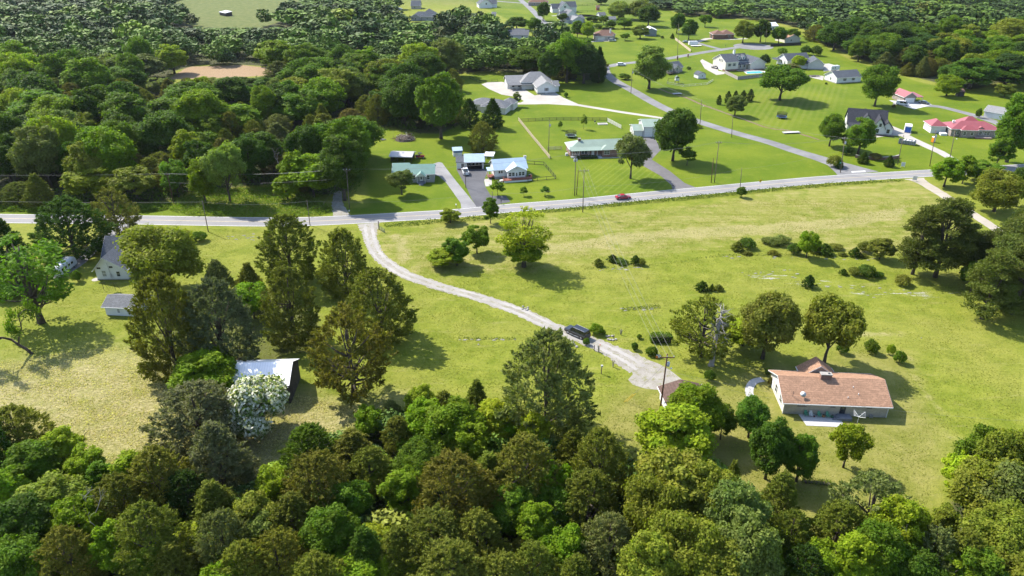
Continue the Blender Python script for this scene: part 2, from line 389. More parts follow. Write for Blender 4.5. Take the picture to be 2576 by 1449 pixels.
CONC = road_mat('concrete', (.275, .255, .225), (.335, .315, .285), .10)
CONCW = road_mat('concrete_white', (.33, .325, .32), (.40, .395, .39), .15)
def gravel_mat():
    N = NT('gravel'); tc = N.n('NewGeometry').outputs['Position']
    n1 = N.noise(tc, .35, 5, .7); n2 = N.noise(tc, 3.2, 5, .75); n3 = N.noise(tc, .8, 6, .8)
    out = N.mix(N.ramp(n1, .3, .7), (.185, .168, .140), (.265, .248, .222))
    out = N.mix(N.math('MULTIPLY', N.ramp(n2, .45, .7), .5), out, (.14, .125, .10))
    out = N.mix(N.math('MULTIPLY', N.ramp(n3, .50, .62), .80), out, (.135, .135, .045))
    N.l(out, N.b.inputs['Base Color']); N.b.inputs['Roughness'].default_value = .95
    N.bump(n2, .7, .06); return N.m
GRAVEL = gravel_mat()
WHITEPAINT = mat('road_paint_white', (.72, .71, .68), .7, .25, 3.0); YELLOWPAINT = mat('road_paint_yellow', (.50, .40, .24), .7, .3, 3.0)
MAIN = [(-230,544.5),(0,549.5),(180,551.5),(360,553.5),(500,556),(640,558),(760,557.5),(900,551.5),(1020,544.5),(1150,536.5),(1288,523),(1440,511.5),(1560,499.5),(1680,488),(1800,477),(1932,464.5),(2060,453),(2180,445),(2330,436),(2450,429),(2600,420),(2800,410)]
main_road = ribbon('main_road', MAIN, 6.9, .030, CHIP, 8)
ribbon('edge_line', MAIN, .16, .036, WHITEPAINT, 8, 3.2, main_road); ribbon('edge_line', MAIN, .16, .036, WHITEPAINT, 8, -3.2, main_road)
ribbon('centre_line', MAIN, .12, .036, YELLOWPAINT, 8, .13, main_road); ribbon('centre_line', MAIN, .12, .036, YELLOWPAINT, 8, -.13, main_road)
ribbon('side_street', [(1521,165),(1524,183),(1545,202),(1588,226),(1663,268),(1738,299),(1838,331),(1932,357),(1995,378),(2057,397),(2105,413),(2160,437)], [5.2,5.6,5.6,5.6,5.6,5.6,5.6,5.6,5.8,6.4,8,17], .022, ASPH_OLD, 8)
ribbon('cul_de_sac_street', [(1300,-8),(1335,22),(1375,64),(1420,105),(1470,142),(1521,166),(1563,160.5),(1663,150),(1738,137),(1813,125),(1860,119)], 5.6, .026, ASPH_OLD, 8)
cul = G(1895, 117); sheet('turning_circle', [(cul[0]+13*cos(t*pi/10), cul[1]+13*sin(t*pi/10)) for t in range(20)], .034, ASPH_OLD, px=False)
ribbon('far_street', [(1240,2),(1330,9),(1420,12)], 5, .02, ASPH_OLD)
sheet('stop_line', [(2142,431.5),(2177,429.5),(2177,432),(2142,434)], .04, WHITEPAINT)
# gravel drive and turning area
GD = [(926.5,562),(930,588),(936,613),(948,638),(976,664),(1019,690),(1082,713),(1135,729),(1194,745),(1257,766),(1313,786),(1388,822),(1463,851),(1526,877),(1572,900),(1612,926)]
gdrive = ribbon('gravel_driveway', GD, [6.5,4.0,3.6,3.5,3.6,3.7,3.7,3.6,3.6,3.6,3.6,3.6,3.8,4.0,4.4,6.0,6.0], .018, GRAVEL, 10, ragged=.28)
RUT = road_mat('packed_gravel', (.225, .212, .195), (.295, .28, .26), .25)
for k, o_ in enumerate((-.95, .95)): ribbon('wheel_rut', GD, .85, .023, RUT, 10, o_, gdrive, ragged=.20, seed=5+k)
sheet('gravel_yard', [(1578,905),(1588,925),(1592,942),(1580,955),(1592,968),(1625,978),(1668,982),(1715,972),(1716,955),(1684,930),(1655,914),(1610,898)], .012, GRAVEL)
# other drives
def D2(x, y): return (953.1 + x*.15, 360.6 + y*.15)
def D3(x, y): return (1384.6 + x*.175, 276.9 + y*.175)
def D5(x, y): return (2086.6 + x*.1, 244.7 + y*.1)
def D6(x, y): return (2318.4 + x*.1769, 257.6 + y*.1769)
def D7(x, y): return (1790.3 + x*.2654, 115.9 + y*.2654)
def D8(x, y): return (1384.6 + x*.2212, y*.2212)
def D1(x, y): return (96.6 + x*.1333, 611.8 + y*.1333)
def D4(x, y): return (1919.1 + x*.14, 888.7 + y*.14)
def C(r, c, x, y): return (644.0*c + x*.2502, 362.6*r + y*.2502)
sheet('grey_driveway', [D2(*p) for p in [(915,340),(1000,315),(1060,325),(1130,420),(1300,640),(1500,880),(1645,1065),(1655,1090),(1385,1100),(1370,1000),(1230,800),(1120,650),(1000,545),(935,535),(920,480)]], .014, GREYDRIVE)
sheet('blacktop_driveway', [D2(*p) for p in [(1300,440),(1470,740),(1560,940),(1650,1085),(1760,1082),(2050,1012),(2210,985),(2130,880),(1880,880),(1790,740),(1760,640),(1830,450),(1760,425)]], .018, ASPH)
sheet('patio_bed', [D2(*p) for p in [(1760,600),(1890,590),(1900,715),(1790,722)]], .012, CONC)
sheet('ranch_driveway', [D3(*p) for p in [(1300,392),(1480,380),(1600,560),(1455,710),(1720,880),(1930,1050),(2090,1112),(1750,1140),(1740,1080),(1590,950),(1330,800),(1330,640),(1330,450)]], .016, road_mat('asphalt_brown', (.088, .083, .085), (.13, .123, .123), .3))
sheet('concrete_forecourt', [(1211,212),(1226,207),(1262,206),(1300,213),(1345,240),(1397,232),(1408,240),(1418,246),(1455,262),(1560,279),(1640,291),(1672,296),(1672,300),(1560,284),(1450,266),(1380,262),(1290,263),(1288,259),(1310,258),(1318,254),(1300,244),(1262,238),(1230,224)], .014, CONC)
ribbon('small_house_drive', [(1180,262),(1230,262),(1290,260)], 3.0, .012, CONC)
sheet('house_driveway_concrete', [D5(*p) for p in [(1500,735),(1590,725),(1830,820),(2075,900),(2010,955),(2200,1050),(2560,1215),(2900,1370),(3260,1590),(3150,1660),(2700,1400),(2100,1130),(1780,975),(1600,960),(1200,1010),(1100,1000),(1180,970),(1480,900)]], .016, CONC)
ribbon('garage_drive_grey', [(2250,258),(2300,264),(2360,268),(2420,282),(2470,296),(2530,318),(2576,345),(2640,380)], [9,7,4.5,4.5,5.5,5,4.5,4.5], .014, ASPH_OLD)
sheet('garage_apron', [(2236,252),(2262,254),(2330,256),(2345,264),(2300,275),(2255,262)], .019, CONCW)
sheet('pool_drive', [D7(*p) for p in [(0,170),(62,215),(62,235),(125,245),(120,265),(45,275),(-65,215),(-110,140),(-90,125)]], .030, CONC)
sheet('rv_pad', [D7(*p) for p in [(1060,170),(1110,165),(1200,190),(1210,230),(1060,240)]], .016, CONC)
sheet('trailer_pad', [D7(*p) for p in [(900,288),(1000,275),(1065,285),(1055,325)]], .016, CONC)
ribbon('far_driveway', [(1458,106),(1500,104),(1548,102)], 4, .02, CONC)
ribbon('far_driveway', [(1388,40),(1420,38)], 3, .02, CONC); ribbon('far_driveway', [(1364,57),(1430,58)], 3, .02, CONC)
ribbon('brick_house_drive', [(1740,112),(1770,100),(1790,97),(1830,99),(1880,97)], [3,4,6,4,3], .02, CONC)
ribbon('brick_house_spur', [(1740,104),(1775,114),(1810,123)], 4, .022, ASPH_OLD)
ribbon('pasture_lane', [(2300,449),(2318,458),(2375,492),(2430,528),(2480,560),(2540,600),(2620,660)], [8,4.2,3.8,3.6,3.5,3.5,3.5], .02, road_mat('gravel_pale', (.27, .24, .195), (.34, .305, .255), .25), ragged=.12)
ribbon('farmhouse_lane', [(325,556),(300,575),(262,598),(235,625),(205,655),(170,680),(130,702)], [7,4.5,4,3.6,3.4,3.4,3.6], .02, GREYDRIVE)
ribbon('woods_track', [(861,545),(852,525),(848,505),(850,480)], [5,4,3,2.5], .012, GRAVEL, ragged=.2)
ribbon('curved_walkway', [C(2,2,2410,1105), C(2,2,2385,1050), C(2,2,2395,985), C(2,2,2440,935), C(2,2,2520,915)], 1.5, .016, CONCW)

# ---------------------------------------------------------------- trees
def frames(N, r):
    a = r.normal(size=N.shape); a -= (a*N).sum(1, keepdims=True)*N; a /= np.linalg.norm(a, axis=1, keepdims=True)+1e-9
    return a, np.cross(N, a)
def unit(v): return v/(np.linalg.norm(v, axis=1, keepdims=True)+1e-9)
def rhombi(P, T, B, l, w):
    """leaf faces: four corners each"""
    n = len(P); l = np.broadcast_to(l, (n,))[:, None]; w = np.broadcast_to(w, (n,))[:, None]
    V = np.stack([P+T*l, P+B*w-T*l*.15, P-T*l, P-B*w-T*l*.15], 1).reshape(-1, 3)
    return V, np.arange(4*n).reshape(n, 4)
def lobes_for(r, H, R, cb, nl, flat=1.0, rl=(.26, .44), top=.72):
    c = np.array((0, 0, H*(cb+1)/2)); out = []
    ax = np.array((R*.74, R*.74, H*(1-cb)/2*.80))
    k = 0
    while len(out) < nl and k < 4000:
        k += 1
        d = r.normal(size=3); d /= np.linalg.norm(d)
        if d[2] < -.75: continue
        s = r.uniform(.45, 1.0)**.6
        p = c + d*ax*s
        rad = R*r.uniform(*rl)*(1.0 if d[2] < .4 else .85)
        out.append((p, rad))
    out.append((c, R*.55))
    return c, out
def broadleaf(seed, H=12.0, R=4.6, cb=.16, nl=34, n=9500, leaf=.30, out_f=.07, rl=(.24, .42), squash=.85):
    r = np.random.default_rng(seed); c, L = lobes_for(r, H, R, cb, nl, rl=rl)
    cen = np.array([p for p, _ in L]); rad = np.array([q for _, q in L])
    pr = rad**2; pr /= pr.sum(); m = int(n*2.6)
    i = r.choice(len(L), m, p=pr); d = unit(r.normal(size=(m, 3)))
    out = unit(cen[i]-c+1e-3); keep = ((d*out).sum(1) > -.35); i, d = i[keep], d[keep]
    rr = rad[i]*np.where(r.random(len(i)) < out_f, r.uniform(1.0, 1.4, len(i)), r.uniform(.58, 1.08, len(i)))
    P = cen[i] + d*rr[:, None]*np.array((1, 1, squash))
    ins = np.zeros(len(P), bool)
    for j in range(len(L)):
        q = (P-cen[j])/np.array((1, 1, squash)); ins |= ((q**2).sum(1) < (rad[j]*.60)**2) & (i != j)
    P, d = P[~ins][:n], d[~ins][:n]
    P[:, 2] = np.maximum(P[:, 2], .35)
    N = unit(d + np.array((0, 0, .35)) + .62*r.normal(size=P.shape)); T, B = frames(N, r)
    s = leaf*r.uniform(.6, 1.35, len(P))
    V, Q = rhombi(P, T, B, s, s*.62)
    lob = [(p, q) for p, q in L]
    return V, Q, lob
def trunk_mesh(name, seed, H, lob, r0, cb=.16, nlimb=9, mt=None, lean=0.0, hfrac=.78):
    r = np.random.default_rng(seed+99); b = MB()
    top = np.array((lean*H, 0, H*hfrac)); pts = [np.array((0, 0, -.15))]
    for k in range(1, 7):
        t = k/6; pts.append(np.array((top[0]*t + r.normal()*.012*H*t, r.normal()*.012*H*t, H*hfrac*t)))
    rad = [r0*1.35]+[r0*(1-.82*k/6) for k in range(1, 7)]
    b.tube(pts, rad, 7)
    for k in range(nlimb):
        p, q = lob[int(r.integers(len(lob)-1))]
        t = r.uniform(max(.12, cb*.8), .7); s = pts[0]*(1-t)+top*t
        s = np.array((np.interp(t*6, range(7), [x[0] for x in pts]), np.interp(t*6, range(7), [x[1] for x in pts]), H*hfrac*t))
        if p[2] < s[2]*.9: s[2] = max(.3, p[2]*.75)
        mid = s*.5+p*.5+np.array((0, 0, -.02*H))
        b.tube([s, mid, p*.9+s*.1], [r0*.42, r0*.28, r0*.10], 5)
    return b
def cedar(seed, H=9.0, R=3.0, cb=.06, nt=430, per=30, peak=.30, power=.62, el=.21, ew=.075, up=.55, spiky=1.0, core=900):
    r = np.random.default_rng(seed); Ps = []; Ts = []; lob = []
    ph = r.uniform(0, 6.28, 4)
    def prof_at(s, a):
        prof = ((1-s)/(1-peak))**power if s > peak else .66+.34*(s/peak)**.7
        return prof*(1 + .13*sin(3*a+ph[0]+4*s) + .09*sin(5*a+ph[1]-7*s) + .06*sin(9*a+ph[2]+11*s))
    for k in range(nt):
        s = r.random()**1.1; a = r.uniform(0, 2*pi)
        rr = R*prof_at(s, a)*r.uniform(.62, 1.0)**.7
        d = np.array((cos(a)*.9, sin(a)*.9, up*r.uniform(-.1, 1.2)+s*.6)); d /= np.linalg.norm(d)
        ln = H*.095*r.uniform(.55, 1.3)*(1-.3*s)*spiky
        base = np.array((cos(a)*max(rr-ln*.45, .02), sin(a)*max(rr-ln*.45, .02), H*(cb+(1-cb)*s*.95)))
        u = r.random(per)**.75; spread = (1-u)*.40+.10
        P = base + d*(u*ln)[:, None] + r.normal(size=(per, 3))*(spread*ln*.55)[:, None]
        Ps.append(P); Ts.append(unit(d*.9 + .75*r.normal(size=(per, 3)))); lob.append((base, .5))
    for k in range(core//30):      # inner foliage so that the sky does not show through the heart
        s = r.random()*.85; a = r.uniform(0, 2*pi); rr = R*prof_at(s, a)*r.uniform(.2, .62)
        base = np.array((cos(a)*rr, sin(a)*rr, H*(cb+(1-cb)*s*.95)))
        Ps.append(base + r.normal(size=(30, 3))*.05*H); Ts.append(unit(r.normal(size=(30, 3))))
    P = np.concatenate(Ps); T = np.concatenate(Ts); P[:, 2] = np.maximum(P[:, 2], .1)
    C3 = np.column_stack([P[:, 0], P[:, 1], (P[:, 2]-H*.4)*.5]); N = unit(unit(C3)*.75 + .7*r.normal(size=P.shape)+np.array((0, 0, .3))); B = unit(np.cross(T, N))
    s = r.uniform(.6, 1.3, len(P)); V, Q = rhombi(P, T, B, el*s, ew*s)
    return V, Q, lob
def pine(seed, H=14.0, R=4.6, cb=.16, nc=110, per=170):
    r = np.random.default_rng(seed); Ps = []; lob = []
    for k in range(nc):
        s = r.random(); a = r.uniform(0, 2*pi); prof = (1-s)**.45*(.72+.5*s)
        rr = R*prof*r.uniform(.30, 1.0); z = H*(cb+(1-cb)*s)*.97
        p = np.array((cos(a)*rr, sin(a)*rr, z+.06*rr*H/14)); q = R*r.uniform(.13, .24)
        d = r.normal(size=(per, 3)); d = unit(d)*(r.random(per)**.45)[:, None]
        Ps.append(p + d*q*np.array((1.25, 1.25, .62))); lob.append((p, q))
    P = np.concatenate(Ps); T = unit(r.normal(size=P.shape)+np.array((0, 0, .7))); N = unit(r.normal(size=P.shape)); B = unit(np.cross(T, N))
    s = r.uniform(.7, 1.3, len(P)); V, Q = rhombi(P, T, B, .22*s, .07*s)
    return V, Q, lob
def bare(seed, H=8.0, r0=.30, depth=5, lean=(0, 0), gnarl=.35, spread=.75):
    r = np.random.default_rng(seed); b = MB(); tips = []
    def grow(p, d, ln, rad, k):
        pts = [p]; q = p.copy(); dd = d.copy()
        for _ in range(3):
            dd = dd + r.normal(size=3)*gnarl*.35; dd[2] += .05; dd /= np.linalg.norm(dd); q = q+dd*ln/3; pts.append(q.copy())
        b.tube(pts, [rad, rad*.86, rad*.74, rad*.62], 5 if k > 2 else 4)
        if k == 0: tips.append((q, dd)); return
        for j in range(2 if k > 1 else 3):
            nd = dd + r.normal(size=3)*spread; nd[2] += .18; nd /= np.linalg.norm(nd)
            grow(pts[-1 if j else 2], nd, ln*r.uniform(.62, .84), rad*r.uniform(.5, .68), k-1)
    grow(np.array((0, 0, -.15)), np.array((lean[0], lean[1], 1.0)), H*.33, r0, depth)
    return b, tips

PROTO = {}
def proto(kind, crown_V, crown_Q, leafmat, trunk_b, barkmat, H, R):
    rq = np.quantile(np.hypot(crown_V[:, 0], crown_V[:, 1]), .945); zq = np.quantile(crown_V[:, 2], .9985); f = np.array((R/rq, R/rq, H/zq))
    crown_V = crown_V*f; trunk_b.v = [tuple(np.array(p)*f) for p in trunk_b.v]
    PROTO[kind] = (np_mesh('crown', crown_V, crown_Q, leafmat), None, H, R)
    me = bpy.data.meshes.new('trunk'); me.from_pydata(trunk_b.v, [], trunk_b.f); me.materials.append(barkmat)
    me.polygons.foreach_set('use_smooth', [True]*len(me.polygons))
    PROTO[kind] = (PROTO[kind][0], me, H, R)
FARV = {}
def make_protos():
    for i in range(5):      # large near-view broadleaf trees
        H, R = 12.0, [4.8, 4.3, 5.2, 4.0, 4.6][i]
        V, Q, L = broadleaf(10+i, H, R, [.05, .10, .07, .03, .10][i], [78, 90, 70, 84, 100][i], 21000, .185, .12, (.12, .30))
        proto('oak%d' % i, V, Q, LEAF, trunk_mesh('t', 10+i, H, L, .26, .15, 12), BARK, H, R)
    for i in range(3):      # loose bright saplings
        H, R = 9.0, 3.0
        V, Q, L = broadleaf(40+i, H, R, .05, 60, 12500, .165, .18, (.10, .27))
        proto('loose%d' % i, V, Q, LEAF, trunk_mesh('t', 40+i, H, L, .13, .1, 10), BARK, H, R)
    for i in range(4):
        H, R = 9.0, [3.3, 2.9, 3.5, 2.6][i]
        V, Q, L = cedar(60+i, H, R, .04, 640, 30, [.36, .28, .40, .22][i], [.46, .60, .42, .78][i], .165, .060, .38)
        proto('cedar%d' % i, V, Q, NEEDLE, trunk_mesh('t', 60+i, H, L, .22, .05, 16, hfrac=.9), BARK, H, R)
    V, Q, L = cedar(71, 9.0, 4.2, .16, 300, 32, .45, .5, up=.30, spiky=1.3, core=300)      # old open cedar with bare limbs showing
    proto('cedar_open', V, Q, NEEDLE, trunk_mesh('t', 71, 9.0, L, .30, .2, 30, hfrac=.85), BARK, 9.0, 4.2)
    for i in range(2):
        V, Q, L = pine(80+i); proto('pine%d' % i, V, Q, NEEDLE, trunk_mesh('t', 80+i, 14.0, L, .26, .3, 26, hfrac=.95), BARK, 14.0, 4.6)
    V, Q, L = broadleaf(90, 4.0, 3.2, .05, 26, 9000, .15, .05, (.25, .4)); V[:, 2] *= 1.0
    H, R = 6.0, 4.0
    V, Q, L = broadleaf(91, H, R, .02, 34, 10000, .19, .08, (.22, .36)); proto('blossom', V, Q, BLOSSOM, trunk_mesh('t', 91, H, L, .15, .1, 10), BARK, H, R)
    for i in range(2):      # clipped / natural shrubs
        H, R = 2.0, 1.25
        V, Q, L = broadleaf(100+i, H, R, 0.0, 22, 2600, .10, .04 if i == 0 else .14, (.34, .5)); proto('shrub%d' % i, V, Q, LEAF, trunk_mesh('t', 100+i, H, L, .05, .1, 5), BARK, H, R)
    V, Q, L = cedar(110, 2.0, .85, .02, 110, 24, .2, .8, .10, .04); proto('juniper', V, Q, NEEDLE, trunk_mesh('t', 110, 2.0, L, .05, .05, 5), BARK, 2.0, .85)
    V, Q, L = cedar(111, 5.0, .95, .01, 200, 36, .3, .55, .11, .05, 1.2, .6); proto('arborvitae', V, Q, NEEDLE, trunk_mesh('t', 111, 5.0, L, .07, .05, 5, hfrac=.9), BARK, 5.0, .95)
    V, Q, L = broadleaf(131, 14.0, 4.6, .02, 46, 3800, .19, .40, (.09, .19)); proto('vine', V, Q, LEAF, trunk_mesh('t', 131, 14.0, L, .28, .05, 30), BARK, 14.0, 4.6)
    # small-tree with clear trunk
    V, Q, L = broadleaf(120, 8.0, 3.6, .22, 60, 12000, .16, .12, (.12, .30)); proto('yardtree', V, Q, LEAF, trunk_mesh('t', 120, 8.0, L, .17, .3, 10), BARK, 8.0, 3.6)
    V, Q, L = broadleaf(121, 5.0, 1.6, .25, 20, 1500, .17, .2, (.25, .4)); proto('sapling', V, Q, LEAF, trunk_mesh('t', 121, 5.0, L, .06, .25, 6), BARK, 5.0, 1.6)
make_protos()

LEAFCOL = {
    'dark': (.066, .118, .012), 'mid': (.100, .170, .012), 'bright': (.150, .232, .010), 'yellow': (.205, .262, .014), 'lime': (.27, .325, .018),
    'silver': (.142, .182, .042), 'grey': (.148, .164, .050), 'olive': (.150, .168, .024), 'brown': (.152, .152, .025), 'deep': (.046, .084, .014), 'russet': (.148, .138, .034),
    'olive_far': (.080, .098, .020), 'pine': (.100, .118, .026), 'blue': (.140, .158, .070), 'glossy': (.080, .150, .016), 'pale': (.170, .212, .040), 'hazel': (.175, .200, .024)}
CNAME = {'dark': 'dark green', 'mid': 'mid green', 'bright': 'bright green', 'yellow': 'yellow green', 'lime': 'lime yellow', 'silver': 'silvery green', 'grey': 'grey green', 'olive': 'olive', 'brown': 'brown tinged',
         'deep': 'very dark green', 'russet': 'russet brown', 'blue': 'blue grey', 'glossy': 'glossy green', 'pale': 'pale green', 'hazel': 'yellowish green'}
TR = random.Random(5)
def jit(c, k=.16):
    f = TR.uniform(1-k, 1+k); return tuple(max(.004, x*f*TR.uniform(.93, 1.07)) for x in c) + (1.0,)
def put_tree(kind, x, y, H, R, col, name, label, cat, group=None, rz=None):
    crown, trunk, h0, r0 = PROTO[kind]
    s = R/r0; root = thing(name, label, cat, (x, y, 0), TR.uniform(0, 6.28) if rz is None else rz, group, (s*TR.uniform(.94, 1.06), s*TR.uniform(.94, 1.06), H/h0))
    c = link(bpy.data.objects.new('crown', crown), root); c.color = jit(LEAFCOL[col])
    link(bpy.data.objects.new('trunk', trunk), root)
    return root
def tree(kind, bx, by, ty, wpx, col, label, name='broadleaf_tree', cat='tree', group=None, rz=None):
    """base pixel, row of the tip, crown width in pixels"""
    x, y = G(bx, by); H = max(.4, top_z(y, ty)); R = wpx*mpp(y, H*.5)/2
    return put_tree(kind, x, y, H, R, col, name, label, cat, group, rz)
CED = 'cedar_tree'; SHR = 'shrub'
# --- trees that stand alone in the fields and yards
tree('cedar2', 192,642,498,168,'deep','very dark spreading cedar beside the lane to the white farmhouse',CED)
tree('cedar_open', 301,594,472,104,'russet','round crowned cedar with bare forking limbs between lane and main road',CED)
tree('cedar1', 30,700,535,110,'deep','tall dark cedar at the pasture edge behind the bare leaning tree',CED)
tree('cedar3', 45,735,640,110,'deep','lower dark cedar next to the white motorhome',CED)
tree('vine', 105,812,592,190,'mid','bright large-leaved tree hanging over the white motorhome')
tree('oak2', 428,740,568,186,'hazel','wide yellowish broadleaf tree hiding one side of the white farmhouse')
tree('cedar2', 735,705,538,156,'olive','broad olive cedar standing near the gravel driveway entrance',CED)
tree('cedar0', 873,738,576,130,'olive','oval cedar in the bend of the gravel driveway',CED)
tree('cedar2', 450,948,690,176,'brown','big brown tinged cedar beside the small white outbuilding',CED)
tree('cedar2', 572,935,705,188,'blue','big blue grey cedar behind the metal roofed barn',CED)
tree('cedar1', 560,760,655,80,'grey','slim grey cedar behind the big brown tinged cedar',CED)
tree('cedar3', 638,765,662,76,'olive','slim olive cedar rising behind the blue grey cedar',CED)
tree('loose1', 640,800,715,90,'bright','bright green sapling squeezed between two cedars')
tree('cedar0', 745,862,672,146,'brown','bronze cedar above the barn with a shadow over the grass',CED)
tree('cedar2', 962,848,678,168,'olive','dense domed cedar beside the straight run of gravel driveway',CED)
tree('cedar_open', 892,1000,772,205,'brown','old open cedar with bare limbs showing beside the barn',CED)
tree('cedar2', 1372,1092,838,238,'grey','large twin topped grey green cedar below the gravel driveway',CED)
tree('cedar3', 1202,1060,957,76,'olive','small cone shaped cedar at the top of the thicket',CED)
tree('cedar1', 1120,1060,985,70,'olive','small olive cedar next to the cone shaped one',CED)
tree('cedar_open', 1762,896,748,150,'olive','wide feathery cedar behind the dead grey snag',CED)
tree('oak4', 1918,902,742,132,'brown','upright bronze green tree by the curved walkway of the tan roofed house')
tree('yardtree', 2073,912,757,134,'hazel','upright tree standing right behind the tan roofed house')
tree('loose0', 1868,870,808,90,'yellow','yellow green undergrowth tree behind the dead grey snag')
tree('oak1', 530,1010,893,165,'bright','vivid green maple against the barn wall')
tree('blossom', 668,1090,958,158,'silver','white flowering tree covering the front of the barn','blossom_tree')
tree('vine', 1318,671,520,122,'lime','vine wrapped tree with thin lime leaves in the pasture')
tree('loose1', 1316,669,600,96,'bright','leafy shoots around the base of the vine wrapped tree','shrub','shrub')
tree('loose0', 1122,668,628,84,'yellow','low sprawling yellow green bush in the pasture',SHR,'shrub')
tree('loose2', 1150,668,598,66,'mid','pointed green bush beside the sprawling one in the pasture',SHR,'shrub')
tree('loose1', 1200,637,568,66,'bright','dense rounded green bush beside the vine wrapped tree',SHR,'shrub')
tree('loose0', 1234,562,498,40,'mid','young green tree on the road bank opposite the blacktop drive')
tree('loose2', 1133,560,527,52,'yellow','low light green sapling on the road bank')
tree('yardtree', 1011,490,430,64,'silver','small rounded yard tree before the teal roofed cottage')
tree('sapling', 1252,492,453,34,'mid','little round tree by the patio of the blue roofed cottage')
tree('sapling', 1318,493,469,20,'mid','thin young fruit tree on the lawn by the road')
tree('sapling', 1371,492,468,24,'glossy','squat young fruit tree on the lawn by the road')
tree('oak1', 868,504,340,116,'dark','big dense dark oak at the mouth of the woods track')
tree('loose1', 790,496,390,120,'bright','bright green tree leaning out of the woods beside the track')
tree('loose0', 725,505,440,60,'yellow','light green roadside tree at the clearing edge')
tree('loose2', 745,490,380,70,'bright','taller bright tree at the clearing edge')
tree('oak3', 518,512,402,64,'bright','slim bright tree by the roadside clearing')
tree('yardtree', 580,511,365,96,'pale','thin pale tree with ivy on its trunk in the clearing')
tree('oak0', 1110,350,187,116,'mid','tall rounded oak behind the brush pile')
tree('cedar1', 1182,322,248,52,'deep','dark cedar in front of the grey hip roofed house',CED)
tree('cedar3', 1240,322,248,52,'deep','pointed dark cedar at the corner of the grey hip roofed house',CED)
tree('cedar2', 1215,382,306,74,'brown','bronze flat topped cedar on a mulch ring',CED)
tree('yardtree', 1586,449,338,82,'grey','grey green lollipop tree with pale trunk before the ranch house')
tree('oak4', 1692,405,276,100,'dark','large dark oak beside the forked brown driveway')
tree('sapling', 1728,416,370,46,'dark','small dark tree under the large oak')
tree('oak3', 1632,224,116,80,'pale','tall pale green tree beside the tan house')
tree('yardtree', 1961,252,168,112,'mid','spreading oak with leaning limbs on the striped lawn')
tree('oak2', 2200,268,163,88,'mid','twin trunked oak above the black roofed house')
tree('oak2', 2380,242,189,64,'bright','round bright green tree before the small weathered shed')
tree('oak4', 2086,368,288,58,'mid','leafy tree at the gable of the black roofed house')
tree('oak3', 2158,388,298,66,'mid','taller leafy tree hiding the front of the black roofed house')
tree('loose1', 2135,375,330,44,'bright','bright low tree between two taller trees')
tree('oak3', 2532,408,238,92,'mid','tall open tree beside the red roofed ranch house')
tree('loose2', 2505,420,345,60,'mid','leafy lower tree beside the red roofed ranch house')
tree('oak2', 2500,532,432,120,'hazel','broad pale tree hanging over the pasture lane')
tree('oak1', 2374,470,397,66,'bright','bright bushy tree at the top of the pasture lane')
tree('loose0', 2420,462,392,50,'bright','bright ivy clad tree by the concrete drive end')
tree('loose1', 2470,455,410,90,'mid','green thicket tree above the pasture lane')
tree('oak4', 2555,520,420,70,'dark','darker tree filling the lane corner')
tree('sapling', 1457,210,185,14,'bright','tiny clipped tree on the lawn behind the white hip roofed house')
tree('sapling', 1300,268,230,22,'silver','slim young tree at the fork of the concrete drive')
tree('sapling', 1409,327,304,12,'mid','tiny sapling inside the fenced yard')
tree('sapling', 1468,325,287,16,'pale','bare looking sapling inside the fenced yard')
tree('oak3', 1848,292,240,50,'silver','silvery young tree before the arborvitae row')
for i, (bx, by, ty, w) in enumerate([(1808,263,239,14),(1830,260,229,18),(1848,259,228,16),(1868,255,227,18),(1886,254,224,18)]):
    tree('arborvitae', bx, by, ty, w, 'deep', 'dark columnar arborvitae in the row on the striped lawn', 'arborvitae', 'shrub', 'arborvitae row')
tree('pine0', 2295,690,522,96,'pine','slimmer pine of the pair in the pasture','pine_tree')
tree('pine1', 2352,697,503,130,'pine','broad flat topped pine of the pair in the pasture','pine_tree')
PG = 'pines at the pasture corner'
for bx, by, ty, w, k in [(2470,802,632,120,'pine1'),(2522,720,558,140,'pine0'),(2560,700,540,130,'pine1'),(2610,760,560,150,'pine0'),(2570,640,520,110,'pine1'),(2480,712,600,110,'pine0'),(2545,790,620,130,'pine1'),(2505,765,595,120,'pine0'),(2595,680,530,140,'pine1'),(2450,700,585,90,'pine0')]:
    tree(k, bx, by, ty, w, 'pine', 'tall bare trunked pine in the grove at the pasture corner', 'pine_tree', 'tree', PG)
tree('loose1', 2440,735,660,60,'dark','dark sapling under the pines by the pasture','broadleaf_tree')
# yard trees round the tan roofed house
tree('oak1', 1738,1105,976,130,'bright','bright green maple leaning over the brown roofed shed')
tree('oak3', 1690,1190,1036,170,'lime','lime yellow maple with thin leaves below the brown roofed shed')
tree('oak4', 1882,1100,1006,76,'glossy','dense glossy dark tree with round crown on the side lawn')
tree('loose1', 1812,1105,1022,64,'mid','green tree between the shed and the glossy round tree')
tree('oak0', 1925,1205,1064,100,'glossy','blue green broadleaf tree on the lawn below the patio')
tree('oak3', 2002,1212,1098,76,'mid','smaller blue green tree with mulch at its foot')
tree('yardtree', 2121,1176,1076,88,'yellow','lone yellow green tree casting a shadow on the lawn')
tree('loose2', 2400,1245,1140,90,'lime','lime yellow dogwood at the edge of the thicket')
tree('cedar1', 2436,1180,1108,60,'blue','blue grey spruce peeping over the lime dogwood',CED)
